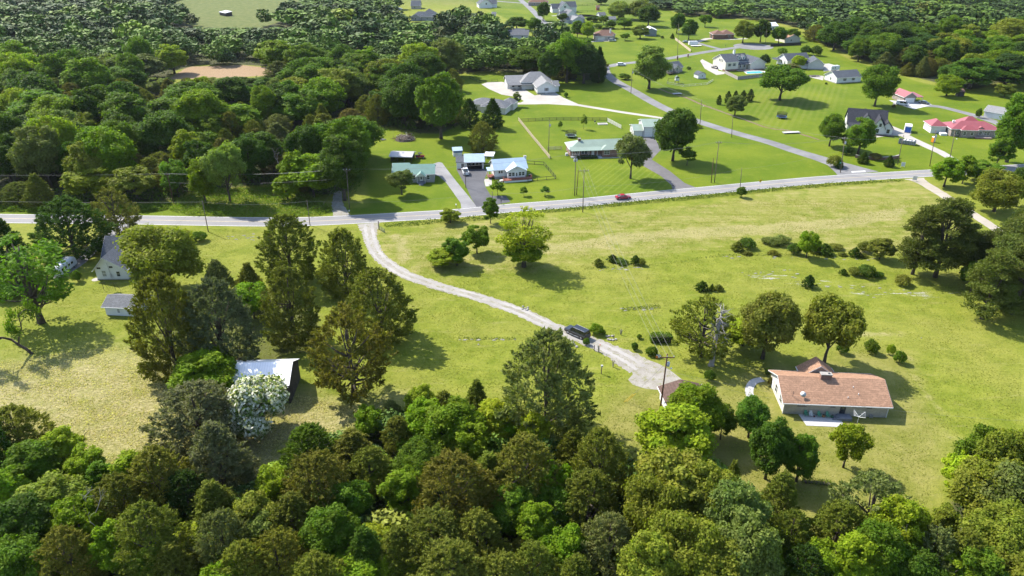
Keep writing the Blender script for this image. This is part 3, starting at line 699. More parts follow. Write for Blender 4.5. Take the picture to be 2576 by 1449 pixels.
# far yards of the subdivision
for bx, by, ty, w, k, c, lb in [
 (1382,212,125,62,'oak0','dark','dark oak in the copse behind the white hip roofed house'),(1425,208,82,100,'oak2','mid','tall leafy oak in the copse behind the white hip roofed house'),(1468,210,112,80,'oak1','deep','dense dark tree in the copse by the street corner'),
 (1505,208,118,40,'cedar3','deep','pointed cedar at the street corner copse'),(1478,100,55,34,'oak4','yellow','yellow green round tree before the brick house'),(1452,95,52,30,'oak3','mid','slim tree before the grey roofed house'),
 (1610,97,62,40,'oak3','pale','pale drooping tree beside the blue grey barn'),(1572,102,84,24,'yardtree','mid','small spreading tree on the far lawn'),
 (1702,84,33,34,'oak4','dark','dark tree with full crown by the board fence'),(1732,100,48,38,'oak1','dark','larger dark tree by the board fence'),(1773,68,37,32,'yardtree','mid','lone open tree on the far meadow'),
 (1868,108,52,48,'oak4','hazel','round pale green tree before the brown roofed brick house'),(1912,107,48,44,'oak1','dark','dark tree next to the brown roofed brick house'),
 (1958,109,68,36,'oak4','mid','tree before the house with tan roof and dark fence'),(1992,104,72,36,'oak0','mid','smaller tree by the dark board fence'),
 (1922,165,136,26,'shrub1','deep','dark round shrub at the corner of the pool house'),(1966,137,119,28,'shrub1','mid','round bush behind the white house with long ridge'),
 (2026,138,114,26,'shrub1','dark','grey green round bush behind the garage wing'),(2053,140,114,28,'shrub1','dark','second grey green round bush behind the garage wing'),
 (2008,172,140,34,'oak4','lime','lime yellow ornamental tree before the white house'),(1985,185,160,50,'loose0','grey','thin leafed tree behind the spreading oak'),
 (1300,75,42,56,'oak1','dark','dark tree by the far street bend'),(1345,82,45,40,'oak0','mid','green tree on the far street verge'),(1366,52,5,30,'oak4','dark','dark tree by the far mailboxes'),(1415,58,34,26,'yardtree','dark','rounded tree before the far white house'),
 (1492,55,40,34,'oak2','dark','low dark tree beside the far sheds'),(1518,62,40,26,'yardtree','mid','slender tree beside the far sheds'),(1535,72,50,26,'loose0','mid','bush like tree by the far hedge'),(1570,72,45,40,'loose1','mid','low spreading tree by the far hedge'),
 (1560,48,3,60,'oak2','pale','tall pale tree in the far copse'),(1610,50,0,60,'oak0','pale','broad pale tree in the far copse'),(1630,66,14,54,'oak4','dark','big dark tree ending the far copse'),(1562,50,33,18,'cedar3','blue','small blue spruce in the far copse'),
 (1505,72,60,24,'shrub1','dark','low dark shrub by the far hedge'),(1512,12,-8,30,'oak1','dark','dark tree beside the rust coloured shed'),
 (2585,205,130,120,'oak0','bright','bright tree standing at the end of the eastern woods')]:
    tree(k, bx, by, ty, w, c, lb, CED if 'cedar' in k else (SHR if 'shrub' in k else 'broadleaf_tree'), 'shrub' if 'shrub' in k else 'tree')
# --- shrubs
for bx, by, ty, w, k, c, lb in [
 (1498,840,815,34,'shrub0','bright','round clipped bush next to the black station wagon'),(1517,841,829,15,'shrub1','mid','little bush tucked behind the round clipped bush'),
 (1475,867,850,17,'shrub0','mid','small clipped ball on the verge beside the black station wagon'),(1608,852,841,14,'shrub1','mid','low tuft of a bush on the lawn above the hedge row'),
 (1597,880,861,18,'shrub0','dark','clipped egg shaped bush above the gravel yard'),(2188,886,855,35,'shrub0','mid','largest clipped ball bush behind the tan roofed house'),
 (2238,893,866,21,'shrub1','yellow','loose yellowish bush between two clipped balls'),(2260,913,883,30,'shrub0','mid','clipped ball bush at the end of the row behind the house'),
 (2116,888,862,30,'shrub0','dark','dark bush under the upright tree behind the house'),(1783,958,932,28,'shrub1','dark','dark shaded bush at the edge of the cedar shadow'),
 (502,607,582,36,'shrub0','mid','round evergreen bush on the farmhouse lawn'),(484,612,600,26,'shrub1','dark','low spreading bush beside the round evergreen'),
 (258,636,608,26,'shrub1','deep','tall dark bush at the farmhouse corner'),(322,588,577,30,'shrub1','deep','low dark bush by the farmhouse lane'),(196,708,680,24,'shrub1','mid','leafy bush on the lawn beside the motorhome'),
 (297,750,737,26,'shrub1','dark','low dark bush behind the white outbuilding'),(1937,970,948,14,'shrub1','russet','flowering bush at the gable of the tan roofed house'),(1930,945,925,14,'shrub1','dark','tall bush beside the gable porch'),
 (2460,296,272,14,'shrub0','dark','round bush at the corner of the white garage'),(2097,418,390,38,'shrub1','olive','broad feathery bush at the street corner'),(2110,424,402,20,'cedar3','dark','cone shaped evergreen at the street corner'),
 (2170,411,382,26,'cedar3','dark','cone evergreen at one end of the curved brick wall'),(2235,419,391,24,'cedar3','dark','cone evergreen at the other end of the curved brick wall'),(2200,402,385,30,'shrub1','russet','pampas like plant behind the curved brick wall'),
 (2128,388,368,30,'shrub1','deep','dark low bush beneath the roadside trees'),(1864,496,470,24,'loose0','mid','sapling on the road bank by the thin white markers'),
 (1740,322,302,16,'shrub1','olive','roadside bush by the street pole'),(1757,322,314,18,'shrub1','yellow','flat roadside bush by the street pole'),(1567,192,184,16,'shrub1','mid','flat low bush by the tan house'),
 (1572,200,186,26,'loose0','mid','scruffy bush under the tall pale tree'),(1732,175,167,11,'shrub0','dark','small round bush beside the tan house'),(1666,97,90,9,'shrub0','deep','single round bush on the far lawn'),
 (1691,97,84,10,'cedar3','dark','small cone bush near the board fence'),(1424,245,232,12,'shrub1','dark','dark planted bed bush beside the concrete drive'),(2247,272,262,12,'shrub1','russet','brown bush at the gravel edge'),
 (2078,212,207,7,'shrub0','deep','tiny round bush at the long white building'),(2525,245,210,44,'loose1','olive','spreading bush on the lawn before the eastern woods')]:
    tree(k, bx, by, ty, w, c, lb, SHR, 'shrub')
tree('shrub0', 1640,893,872,30,'mid','clipped oblong bush beside the gravel yard',SHR,'shrub')
JG = 'juniper seedlings on the pasture ledges'
for bx, by, ty, w, k, c in [(1505,668,648,22,'juniper','olive'),(1540,657,638,22,'juniper','dark'),(1560,662,650,30,'juniper','dark'),(1598,664,640,22,'juniper','dark'),(1614,667,648,18,'juniper','olive'),(1855,630,605,26,'juniper','olive'),(1878,623,597,34,'juniper','dark'),(1935,614,596,34,'shrub1','silver'),(1965,614,592,38,'shrub1','silver'),(1945,640,627,26,'juniper','olive'),(1880,640,630,22,'juniper','olive'),(1998,638,610,26,'juniper','dark'),(2050,635,604,30,'juniper','olive'),(2072,638,610,34,'juniper','dark'),(2100,626,612,30,'juniper','olive'),(2120,643,632,18,'juniper','olive'),(2150,645,620,24,'juniper','dark'),(2170,646,636,22,'juniper','olive'),(2175,634,605,28,'juniper','olive'),(2120,690,674,18,'juniper','dark'),(2148,692,670,24,'juniper','olive'),(2178,694,666,40,'juniper','dark'),(2208,696,682,22,'juniper','dark'),(2268,715,690,34,'juniper','olive'),(1766,730,705,28,'juniper','dark'),(1790,732,712,12,'juniper','dark'),(1808,730,714,20,'juniper','olive'),(2033,722,690,28,'juniper','deep')]:
    tree('shrub1' if (bx % 3 == 0) else k, bx, by, ty+2, w*1.25, c, ('grey leaved shrub' if c == 'silver' else CNAME[c]+' juniper seedling')+' among the rocky ledges of the pasture', SHR if c == 'silver' else 'juniper', 'shrub', JG)
tree('loose1', 2028,648,582,54,'bright','bright green sapling among the juniper seedlings')
tree('loose0', 2212,652,600,60,'olive','largest olive bush beside the pasture pines',SHR,'shrub')

# --- woods: individuals that show largest, the rest as one mass
def scatter(poly, spacing, holes=(), seed=1, jitter=.42):
    r = random.Random(seed); W_ = poly_w(poly); x0, y0 = W_.min(0); x1, y1 = W_.max(0); out = []
    y = y0; k = 0
    P = []
    while y < y1:
        sp = spacing(y); x = x0 + (k % 2)*sp/2
        while x < x1:
            P.append((x + r.uniform(-jitter, jitter)*sp, y + r.uniform(-jitter, jitter)*sp)); x += sp
        y += sp*.87; k += 1
    P = np.array(P); d = sdist(P, W_); ok = d > 1.0
    for h in holes: ok &= sdist(P, poly_w(h)) < 2.0
    return P[ok], d[ok]
def in_view(x, y, z=8, m=60):
    d = y*cos(PITCH)+(CAM_H-z)*sin(PITCH); u = CX+FOC*x/d; v = CY + FOC*((CAM_H-z)*cos(PITCH)-y*sin(PITCH))/d
    return -m < u < 2576+m and -m < v < 1449+m
def near_any(p, L, r): return any((p[0]-q[0])**2+(p[1]-q[1])**2 < r*r for q in L)
LANDMARKS = [(G(*p), t) for p, t in [((80,1200),'below the mown hay field'),((330,1240),'below the edge of the hay field'),((600,1250),'below the barn'),((860,1200),'below the old open cedar'),((1100,1150),'above the thicket slope by the cone cedar'),((1330,1220),'below the twin topped grey cedar'),
    ((1560,1240),'below the pole with the transformer'),((1720,1260),'below the brown roofed shed'),((1960,1300),'below the blue green lawn trees'),((2180,1390),'below the lone yellow green tree'),((2480,1250),'beside the lime dogwood'),((2400,1450),'at the corner of the sloping lawn'),
    ((300,1420),'deep under the hay field slope'),((700,1420),'deep under the barn slope'),((1100,1420),'deep under the cone cedar slope'),((1500,1430),'deep under the grey cedar slope'),
    ((100,515),'along the road opposite the farmhouse'),((430,500),'behind the brown roadside pole'),((620,450),'behind the weedy roadside clearing'),((820,470),'beside the woods track'),((880,340),'behind the log heap'),((1050,300),'behind the brush pile'),((950,215),'around the hidden shed'),((540,190),'around the tan hay clearing'),((250,350),'in the heart of the western woods'),((600,320),'between the clearing and the hay patch'),((1280,150),'behind the forecourt house'),((760,120),'beyond the tan hay clearing'),((450,60),'by the far meadow'),((1050,90),'below the slate roofed house'),((120,150),'on the far western slope'),
    ((2250,180),'behind the red roofed garage'),((2050,115),'behind the camper and garage wing'),((2420,215),'behind the tiny weathered shed'),((1850,45),'behind the brown roofed brick house'),((2560,190),'at the eastern end of the woods'),((2200,90),'on the slope above the workshop'),((2450,80),'high on the eastern slope')]]
def where(x, y): return min(LANDMARKS, key=lambda q: (q[0][0]-x)**2+(q[0][1]-y)**2)[1]
SHAPE = {'oak0': 'round', 'oak1': 'lumpy', 'oak2': 'broad', 'oak3': 'upright', 'oak4': 'full', 'loose0': 'loose', 'loose1': 'bushy', 'loose2': 'ragged', 'cedar0': 'oval', 'cedar1': 'conical', 'cedar2': 'domed', 'cedar3': 'pointed', 'cedar_open': 'open limbed'}
def wood_label(k, c, H, x, y, ced):
    size = 'tall ' if H > (9 if ced else 14.5) else ('small ' if H < 5.5 else '')
    lb = size+SHAPE[k]+' '+CNAME[c]+(' cedar ' if ced else ' tree ')+where(x, y); return lb
FARTREES = []
# gaps in the canopy: (x range, rows of bases concerned, row that must stay clear above)
GAPS = [(395, 700, 204, 300, 196), (440, 750, 70, 150, 68), (893, 958, 228, 345, 224), (1028, 1098, 56, 140, 54), (1272, 1336, 98, 150, 94), (1000, 1030, 30, 70, 26)]
def gap_limit(x, y, H):
    d = y*cos(PITCH)+CAM_H*sin(PITCH); u = CX+FOC*x/d; v = CY+FOC*(CAM_H*cos(PITCH)-y*sin(PITCH))/d
    for x0, x1, v0, v1, r in GAPS:
        if x0-12 < u < x1+12 and v0 < v < v1: H = min(H, max(2.5, top_z(y, r)))
    return H
def woods(poly, spacing, holes, seed, zone, group, mixd, hts, n_ind, clear=(), cedar_frac=.3):
    r = random.Random(seed); P, d = scatter(poly, spacing, holes, seed)
    C_ = []
    for (x, y), e in zip(P, d):
        if not in_view(x, y) or near_any((x, y), clear, 6): continue
        sp = spacing(y); C_.append((x, y, sp))
    C_.sort(key=lambda t: t[1]); cls = list(mixd)
    nb = 0
    for i, (x, y, sp) in enumerate(C_):
        big = .5+.5*sin(x*.045+seed)*cos(y*.038+seed*2)     # patches of cedar and of broadleaf
        ced = r.random() < cedar_frac*(.25+1.5*big)
        H = (hts[0]*.8+(hts[1]*1.05-hts[0]*.8)*r.random()**.8)*(.62 if ced else 1)*(.7 if y > 620 else 1); R = sp*r.uniform(.42, .82)*(.66 if ced else 1)
        if ced: k = r.choice(['cedar0', 'cedar1', 'cedar2', 'cedar3']); c = r.choice(['olive', 'brown', 'russet', 'grey', 'olive'])
        else: k = r.choice(['oak0', 'oak1', 'oak2', 'oak3', 'oak4', 'loose0', 'loose1']); c = r.choices(cls, [mixd[q] for q in cls])[0]
        if k.startswith('loose'): H *= .85; R *= .85
        H2 = gap_limit(x, y, H); R *= max(.55, min(1, H2/H)); H = H2
        if nb < n_ind:
            nb += 1
            lb = wood_label(k, c, H, x, y, ced)
            put_tree(k, x, y, H, R, c, CED if ced else 'broadleaf_tree', lb, 'tree', ('cedars of ' if ced else 'broadleaf trees of ')+zone)
        else: FARTREES.append((x, y, H, R, r.choice(['deep', 'deep', 'dark', 'dark', 'mid', 'olive_far' if ced else 'mid', c if not ced else 'deep'])))  # deeper greens for far crowns, partly cloud shadow put into the leaf colour
ROADCLEAR = [G(*p) for p in [(848,545),(850,525),(848,505),(850,480),(1520,170),(1500,160),(1440,130)]]
MIX_N = {'mid': 5, 'dark': 3.4, 'bright': 2.4, 'yellow': 1.3, 'silver': 1.8, 'hazel': 1.2, 'deep': .6}
woods(WOODS_N, lambda y: 11.0 if y < 250 else (13.0 if y < 380 else (15.0 if y < 560 else 18.0)), [CLEAR_HAY, CLEAR_SHED, [(905,352),(960,322),(1050,340),(1120,345),(1100,362),(905,362)]], 3, 'the woods beyond the main road', 'woods beyond the main road', MIX_N, (13, 20), 260, ROADCLEAR, .38)
woods(WOODS_E, lambda y: 13.5 if y < 450 else (16 if y < 560 else 18.5), [], 11, 'the woods behind the eastern houses', 'woods behind the eastern houses', {'mid': 4, 'bright': 2.2, 'dark': 4, 'yellow': .8, 'hazel': 1, 'deep': 2}, (12, 17), 90, (), .34)
# thicket below the pastures: hand placed crowns, then filling
SG = 'thicket below the barn and pasture'; SGZ = 'the thicket below the barn and pasture'
THICK = [ # crown centre x, tip row, width, base row, kind, colour
 (40,1030,170,1150,'cedar2','olive'),(-20,1060,120,1200,'cedar0','deep'),(155,1082,95,1175,'loose0','lime'),(85,1120,120,1230,'oak3','mid'),(215,1130,90,1215,'loose1','yellow'),(20,1180,110,1290,'loose2','bright'),
 (130,1215,150,1330,'oak1','hazel'),(255,1165,70,1240,'loose0','mid'),(345,1150,110,1250,'loose2','yellow'),(400,1130,170,1290,'cedar0','brown'),(300,1200,150,1330,'cedar2','brown'),(495,972,225,1130,'cedar2','blue'),(548,1060,150,1240,'cedar1','blue'),(470,1190,130,1310,'cedar0','deep'),
 (540,1213,140,1340,'cedar3','olive'),(200,1260,120,1380,'loose1','bright'),(60,1260,140,1400,'oak3','dark'),(380,1275,190,1450,'cedar2','olive'),(170,1335,160,1480,'cedar0','brown'),(290,1330,110,1450,'loose2','bright'),(40,1370,150,1500,'oak0','mid'),(440,1370,130,1490,'cedar3','olive'),
 (560,1290,150,1440,'cedar2','grey'),(640,1255,110,1370,'oak3','hazel'),(615,1370,150,1510,'cedar0','olive'),(690,1180,90,1270,'loose1','yellow'),(660,1300,100,1400,'loose0','pale'),(780,1073,150,1190,'cedar0','mid'),(800,1143,175,1300,'cedar2','brown'),(740,1245,150,1380,'cedar1','olive'),
 (890,1085,150,1200,'cedar3','brown'),(930,1130,120,1240,'cedar0','olive'),(700,1340,150,1480,'cedar2','olive'),(830,1290,140,1420,'oak1','mid'),(880,1215,110,1320,'loose2','mid'),(920,1330,140,1460,'cedar3','dark'),(800,1400,160,1540,'cedar0','olive'),(560,1420,120,1530,'loose1','bright'),
 (985,1010,70,1080,'cedar1','grey'),(930,1025,80,1100,'loose1','bright'),(1060,972,80,1060,'loose0','yellow'),(1065,1015,100,1110,'loose2','bright'),(1140,1018,140,1140,'oak3','bright'),(1000,1050,90,1130,'cedar0','brown'),(1250,1010,110,1120,'loose0','lime'),(1180,1065,110,1170,'loose1','yellow'),
 (1290,1050,80,1130,'loose1','bright'),(1345,1040,80,1150,'loose0','lime'),(1060,1120,120,1220,'oak2','mid'),(1140,1120,220,1330,'cedar2','brown'),(1020,1180,110,1290,'loose2','bright'),(1230,1140,130,1270,'cedar3','olive'),(1320,1080,190,1280,'cedar0','brown'),(1090,1290,190,1440,'cedar2','brown'),
 (1000,1330,120,1450,'cedar1','olive'),(1200,1290,150,1420,'cedar0','olive'),(1130,1370,190,1520,'cedar0','brown'),(970,1400,80,1480,'cedar3','yellow'),(1290,1230,110,1340,'oak1','mid'),(1395,1170,90,1290,'loose1','bright'),(1345,1270,110,1380,'loose0','bright'),(1440,1080,90,1190,'cedar1','olive'),
 (1510,1085,150,1260,'cedar2','olive'),(1480,1190,170,1340,'cedar0','olive'),(1530,1300,150,1450,'cedar2','grey'),(1420,1330,110,1440,'loose2','bright'),(1340,1370,130,1490,'cedar0','olive'),(1260,1400,150,1520,'cedar2','brown'),(1450,1400,120,1510,'cedar1','olive'),(1390,1230,110,1330,'oak0','mid'),
 (1700,1115,220,1330,'oak1','hazel'),(1640,1190,150,1390,'oak2','hazel'),(1790,1150,150,1360,'oak0','hazel'),(1850,1210,150,1410,'oak4','silver'),(1720,1280,180,1490,'oak2','hazel'),(1630,1350,150,1520,'oak1','hazel'),(1880,1310,170,1500,'oak0','silver'),(1800,1380,160,1540,'oak4','hazel'),(1840,1160,60,1270,'cedar3','olive'),
 (1960,1190,110,1340,'cedar1','olive'),(1985,1290,120,1420,'cedar2','olive'),(2190,1200,190,1370,'cedar_open','grey'),(2110,1270,150,1400,'cedar0','olive'),(2250,1260,140,1430,'oak1','yellow'),(2210,1330,140,1480,'oak4','mid'),(2090,1370,120,1490,'loose1','bright'),(2150,1350,110,1490,'loose0','yellow'),(2020,1380,130,1500,'cedar2','deep'),
 (2340,1330,140,1470,'cedar2','grey'),(2370,1275,70,1380,'oak3','hazel'),(2420,1340,140,1480,'cedar0','olive'),(2300,1400,140,1520,'oak0','dark'),(2480,1085,120,1230,'oak0','mid'),(2540,1070,170,1260,'oak2','hazel'),(2480,1170,150,1330,'oak1','hazel'),(2560,1190,170,1370,'oak4','silver'),(2520,1290,160,1450,'oak2','hazel'),(2450,1390,150,1520,'oak1','mid'),(2570,1380,150,1520,'oak0','hazel'),(2390,1420,120,1530,'loose1','bright')]
for cx_, ty, w, by, k, c in THICK:
    # the crown's centre column, base column follows the plumb line towards the nadir
    x, y = G(cx_, by); zt = top_z(y, ty); zm = zt*.5
    x = (cx_-CX)*mpp(y, zm)
    ced = k.startswith('cedar'); H = max(2.5, min(13.5, zt)); R = w*mpp(y, zm)/2
    lb = wood_label(k, c, H, x, y, ced)
    put_tree(k, x, y, H, R, c, CED if ced else 'broadleaf_tree', lb, 'tree', ('cedars of ' if ced else 'broadleaf trees of ')+SGZ)
woods(WOODS_S, lambda y: 5.6, [], 23, SGZ, SG, {'mid': 3, 'bright': 3, 'hazel': 2, 'lime': 1, 'yellow': 2}, (4.0, 6.5), 70, (), .55)
def far_mass():
    r = np.random.default_rng(4); Vs = []; Qs = []; Cs = []; k = 0
    base = []
    for s in range(6):
        V, Q, L = broadleaf(200+s, 12.0, 4.6, .04, 30, 800 if s < 3 else 330, .56 if s < 3 else .86, .05, (.28, .46)); base.append((V, Q))
    for x, y, H, R, c in FARTREES:
        V, Q = base[int(r.integers(3)) + (0 if y < 470 else 3)]; a = r.uniform(0, 6.28); s = R/4.6
        W_ = V*np.array((s, s, H/12.0)); W_ = np.stack([W_[:, 0]*cos(a)-W_[:, 1]*sin(a)+x, W_[:, 0]*sin(a)+W_[:, 1]*cos(a)+y, W_[:, 2]], 1)
        Vs.append(W_); Qs.append(Q+k); k += len(V)
        Cs.append(np.tile(np.array((*(np.array(LEAFCOL[c])*r.uniform(.65, 1.0)), 1.0)), (len(V), 1)))
    if not Vs: return
    N = NT('far_leaf'); ca = N.n('Attribute', attribute_name='tint'); rr = N.n('NewGeometry').outputs['Random Per Island']
    hs = N.n('HueSaturation'); N.l(ca.outputs['Color'], hs.inputs['Color']); N.l(N.math('ADD', N.math('MULTIPLY', rr, .5), .72), hs.inputs['Value'])
    N.l(hs.outputs[0], N.b.inputs['Base Color']); N.b.inputs['Roughness'].default_value = .7; N.b.inputs['Specular IOR Level'].default_value = .15
    me = np_mesh('distant_woods', np.concatenate(Vs), np.concatenate(Qs), N.m)
    la = me.color_attributes.new('tint', 'FLOAT_COLOR', 'POINT'); la.data.foreach_set('color', np.concatenate(Cs).astype(np.float32).ravel())
    o = link(bpy.data.objects.new('distant_woods', me)); o['kind'] = 'stuff'; o['label'] = 'far off mixed woods closing the valley'; o['category'] = 'woods'
print('FARTREES', len(FARTREES)); far_mass()
# undergrowth in the woods, rough grass and weeds on the banks
def ground_cover(name, label, polys, n, size, h, cols, seed, mt=None, holes=()):
    r = np.random.default_rng(seed); Vs = []; k = 0; Ps = []
    for poly, share in polys:
        W_ = poly_w(poly); lo, hi = W_.min(0), W_.max(0); lo = np.maximum(lo, (-300, 45)); hi = np.minimum(hi, (300, 560))
        P = r.uniform(lo, hi, size=(int(n*share*3.0), 2)); P = P[sdist(P, W_) > .3]
        for hh in holes: P = P[sdist(P, poly_w(hh)) < 0]
        Ps.append(P[:int(n*share)])
    P = np.concatenate(Ps); m = len(P); cl = .5+.5*np.sin(P[:, 0]*.9+np.sin(P[:, 1]*.7)*2)*np.cos(P[:, 1]*.8)
    Z = r.random(m)*h*(.3+.9*cl)
    P3 = np.column_stack([P, Z]); T = unit(r.normal(size=(m, 3))+np.array((0, 0, .6))); N_ = unit(r.normal(size=(m, 3))+np.array((0, 0, .5))); B = unit(np.cross(T, N_))
    s = size*r.uniform(.6, 1.4, m); V, Q = rhombi(P3, T, B, s, s*.55); V[:, 2] = np.maximum(V[:, 2], -.02)
    o = link(bpy.data.objects.new(name, np_mesh(name, V, Q, mt or LEAF))); o.color = (*cols, 1); o['kind'] = 'stuff'; o['label'] = label; o['category'] = 'undergrowth'
ground_cover('undergrowth', 'tangled low undergrowth filling the gaps of the woods', [(WOODS_N, .55), (WOODS_S, .45)], 70000, .34, 2.2, (.050, .085, .015), 31, holes=(CLEAR_HAY, CLEAR_SHED))
EDGE_N = [(-260,520),(0,520),(140,524),(330,516),(440,509),(480,488),(560,478),(690,468),(800,498),(900,486),(935,440),(910,352),(960,322),(1050,338),(1050,318),(960,300),(880,350),(900,430),(880,465),(800,470),(690,445),(560,455),(470,465),(330,490),(0,494),(-260,494)]
ground_cover('edge_thicket', 'leafy shrub border along the edge of the roadside woods', [(EDGE_N, 1.0)], 26000, .30, 4.2, (.085, .14, .022), 36)
ground_cover('weeds', 'tall yellow green weeds in the roadside clearing', [([(440,512),(480,490),(560,478),(690,470),(800,500),(845,530),(800,545),(640,548),(480,545),(420,530)], .6), ([(0,523),(330,519),(440,512),(420,530),(300,542),(0,533)], .4)], 26000, .22, 1.3, (.13, .19, .025), 32)
BANK = [(960,566),(1010,560),(1120,551),(1240,541),(1288,535),(1440,521),(1560,509),(1700,496),(1932,474),(2100,460),(2275,452),(2275,457),(2100,469),(1932,484),(1760,502),(1620,514),(1500,525),(1440,532),(1330,541),(1260,552),(1120,562),(1040,570),(970,573)]
ground_cover('bank_grass', 'rank dark green grass along the road bank', [(BANK, 1.0)], 46000, .17, .8, (.085, .125, .02), 33)
LEDGES = [(1470,672),(1620,668),(1800,640),(1960,636),(2160,644),(2230,640),(2230,648),(2160,652),(1960,645),(1800,648),(1620,675),(1475,680)]
ground_cover('ledge_weeds', 'thin weeds along the rocky pasture ledges', [(LEDGES, .6), ([(1560,772),(1660,765),(1668,778),(1560,785)], .1), ([(1150,846),(1300,848),(1300,858),(1150,855)], .06)], 4200, .13, .35, (.11, .15, .03), 34)

# grass that catches the light in the pasture and the hay stubble
def field_tufts(name, label, poly, n, l, w, col, seed, cut=()):
    r = np.random.default_rng(seed); W_ = poly_w(poly); lo, hi = np.maximum(W_.min(0), (-170, 60)), np.minimum(W_.max(0), (185, 215))
    P = r.uniform(lo, hi, size=(int(n*2.2), 2)); P = P[sdist(P, W_) > .5]
    for c in cut: P = P[sdist(P, poly_w(c)) < -.3]
    k = np.sin(P[:, 0]*.31+1.3*np.sin(P[:, 1]*.47))*np.cos(P[:, 1]*.53+np.sin(P[:, 0]*.23)); P = P[r.random(len(P)) < .55+.45*k][:n]; m = len(P)
    T = unit(np.column_stack([r.normal(size=(m, 2))*.9, r.uniform(.15, .7, m)])); N_ = unit(r.normal(size=(m, 3))); B = unit(np.cross(T, N_)); s = r.uniform(.5, 1.5, m)
    V_, Q_ = rhombi(np.column_stack([P, l*s*.35]), T, B, l*s, w*s); V_[:, 2] = np.maximum(V_[:, 2], .004)
    o = link(bpy.data.objects.new(name, np_mesh(name, V_, Q_, LEAF))); o.color = (*col, 1); o['kind'] = 'stuff'; o['label'] = label; o['category'] = 'grass'
DRIVE_CUT = [[(a[0]-26, a[1]) for a in GD]+[(a[0]+26, a[1]) for a in GD[::-1]], [(1540,890),(1585,960),(1620,985),(1740,985),(1730,950),(1640,900),(1570,880)], [(1940,900),(2240,900),(2260,1075),(1940,1075)]]
PASTURE = [(330,576),(930,575),(1240,562),(1640,526),(2290,458),(2480,565),(2576,720),(2576,1080),(2400,1110),(2330,1300),(2000,1300),(1800,1190),(1500,1120),(1200,1050),(1000,1040),(600,1240),(420,1200),(0,1130),(0,720),(230,720)]
field_tufts('pasture_grass', 'short uneven grass all over the pasture and lawns', PASTURE, 230000, .11, .05, (.225, .235, .045), 61, DRIVE_CUT)
field_tufts('hay_stubble', 'dry mown hay lying over the field beside the barn', HAY, 70000, .17, .045, (.58, .50, .27), 62)

# ---------------------------------------------------------------- buildings
WHITE = mat('white_siding', (.70, .70, .68), .7, .06, .7, lines=('Z', 6.0, .10)); CREAM = mat('cream_siding', (.66, .62, .53), .7, .06, .7, lines=('Z', 6.0, .10))
TRIM = mat('white_trim', (.74, .74, .72), .6, .05); GREYW = mat('grey_siding', (.33, .32, .31), .7, .08, .7, lines=('Z', 6.0, .15)); PALEGREY = mat('pale_grey_siding', (.52, .51, .50), .7, .06, .7, lines=('Z', 6.0, .12))
TANW = mat('tan_siding', (.45, .40, .32), .7, .08, .7, lines=('Z', 6.0, .15)); DARKDOOR = mat('dark_door', (.03, .035, .05), .5, .2)
BRICKR = brick_mat('red_brick', (.19, .075, .05), (.25, .11, .075), (.30, .25, .22)); BRICKW = brick_mat('pale_brick', (.46, .41, .345), (.55, .50, .43), (.42, .38, .33)); BRICKT = brick_mat('taupe_brick', (.25, .205, .17), (.33, .27, .23), (.34, .31, .28))
BLOCK = mat('foundation_block', (.33, .31, .28), .9, .2, 2.0)
TANROOF = shingle_mat('tan_shingle', (.33, .195, .125), .20); GREYROOF = shingle_mat('grey_shingle', (.15, .155, .165), .18); DARKROOF = shingle_mat('charcoal_shingle', (.040, .042, .052), .25)
SLATE = shingle_mat('slate_shingle', (.085, .095, .11), .25); BROWNROOF = shingle_mat('brown_shingle', (.17, .10, .075), .2); DKBROWN = shingle_mat('dark_brown_shingle', (.115, .075, .06), .2); LTGREYROOF = shingle_mat('light_grey_shingle', (.235, .235, .235), .15)
def metal(name, c, ax='X', rough=.42): return mat(name, c, rough, .10, .5, spec=.5, lines=(ax, 2.6, .35))
TEAL = metal('teal_metal', (.11, .23, .19)); PALEGREEN = metal('pale_green_metal', (.25, .32, .25)); BLUEMETAL = metal('pale_blue_metal', (.36, .47, .58)); REDMETAL = metal('red_metal', (.30, .075, .078))
WHITEMETAL = mat('white_metal', (1.0, 1.0, 1.0), .40, .05, .6, metal=.2, spec=.6, lines=('X', 2.2, .25)); GREYMETAL = metal('grey_metal', (.46, .45, .45)); STEELBLUE = mat('blue_grey_metal', (.22, .25, .28), .5, .1, lines=('X', 3.0, .3))
BARNWOOD = mat('barn_wood', (.075, .062, .052), .95, .35, 1.5, bump=.4, lines=('Y', 5.0, .5)); DECKRED = mat('deck_red', (.24, .075, .045), .8, .2); DECKGREY = mat('deck_grey', (.20, .21, .24), .8, .15)
BLACK = mat('black_trim', (.015, .016, .02), .5, .2); INTERIOR = mat('dark_interior', (.03, .028, .025), .9, .4)
GLASSL = mat('window_blind', (.30, .31, .31), .25, .1, 3.0, spec=.7)

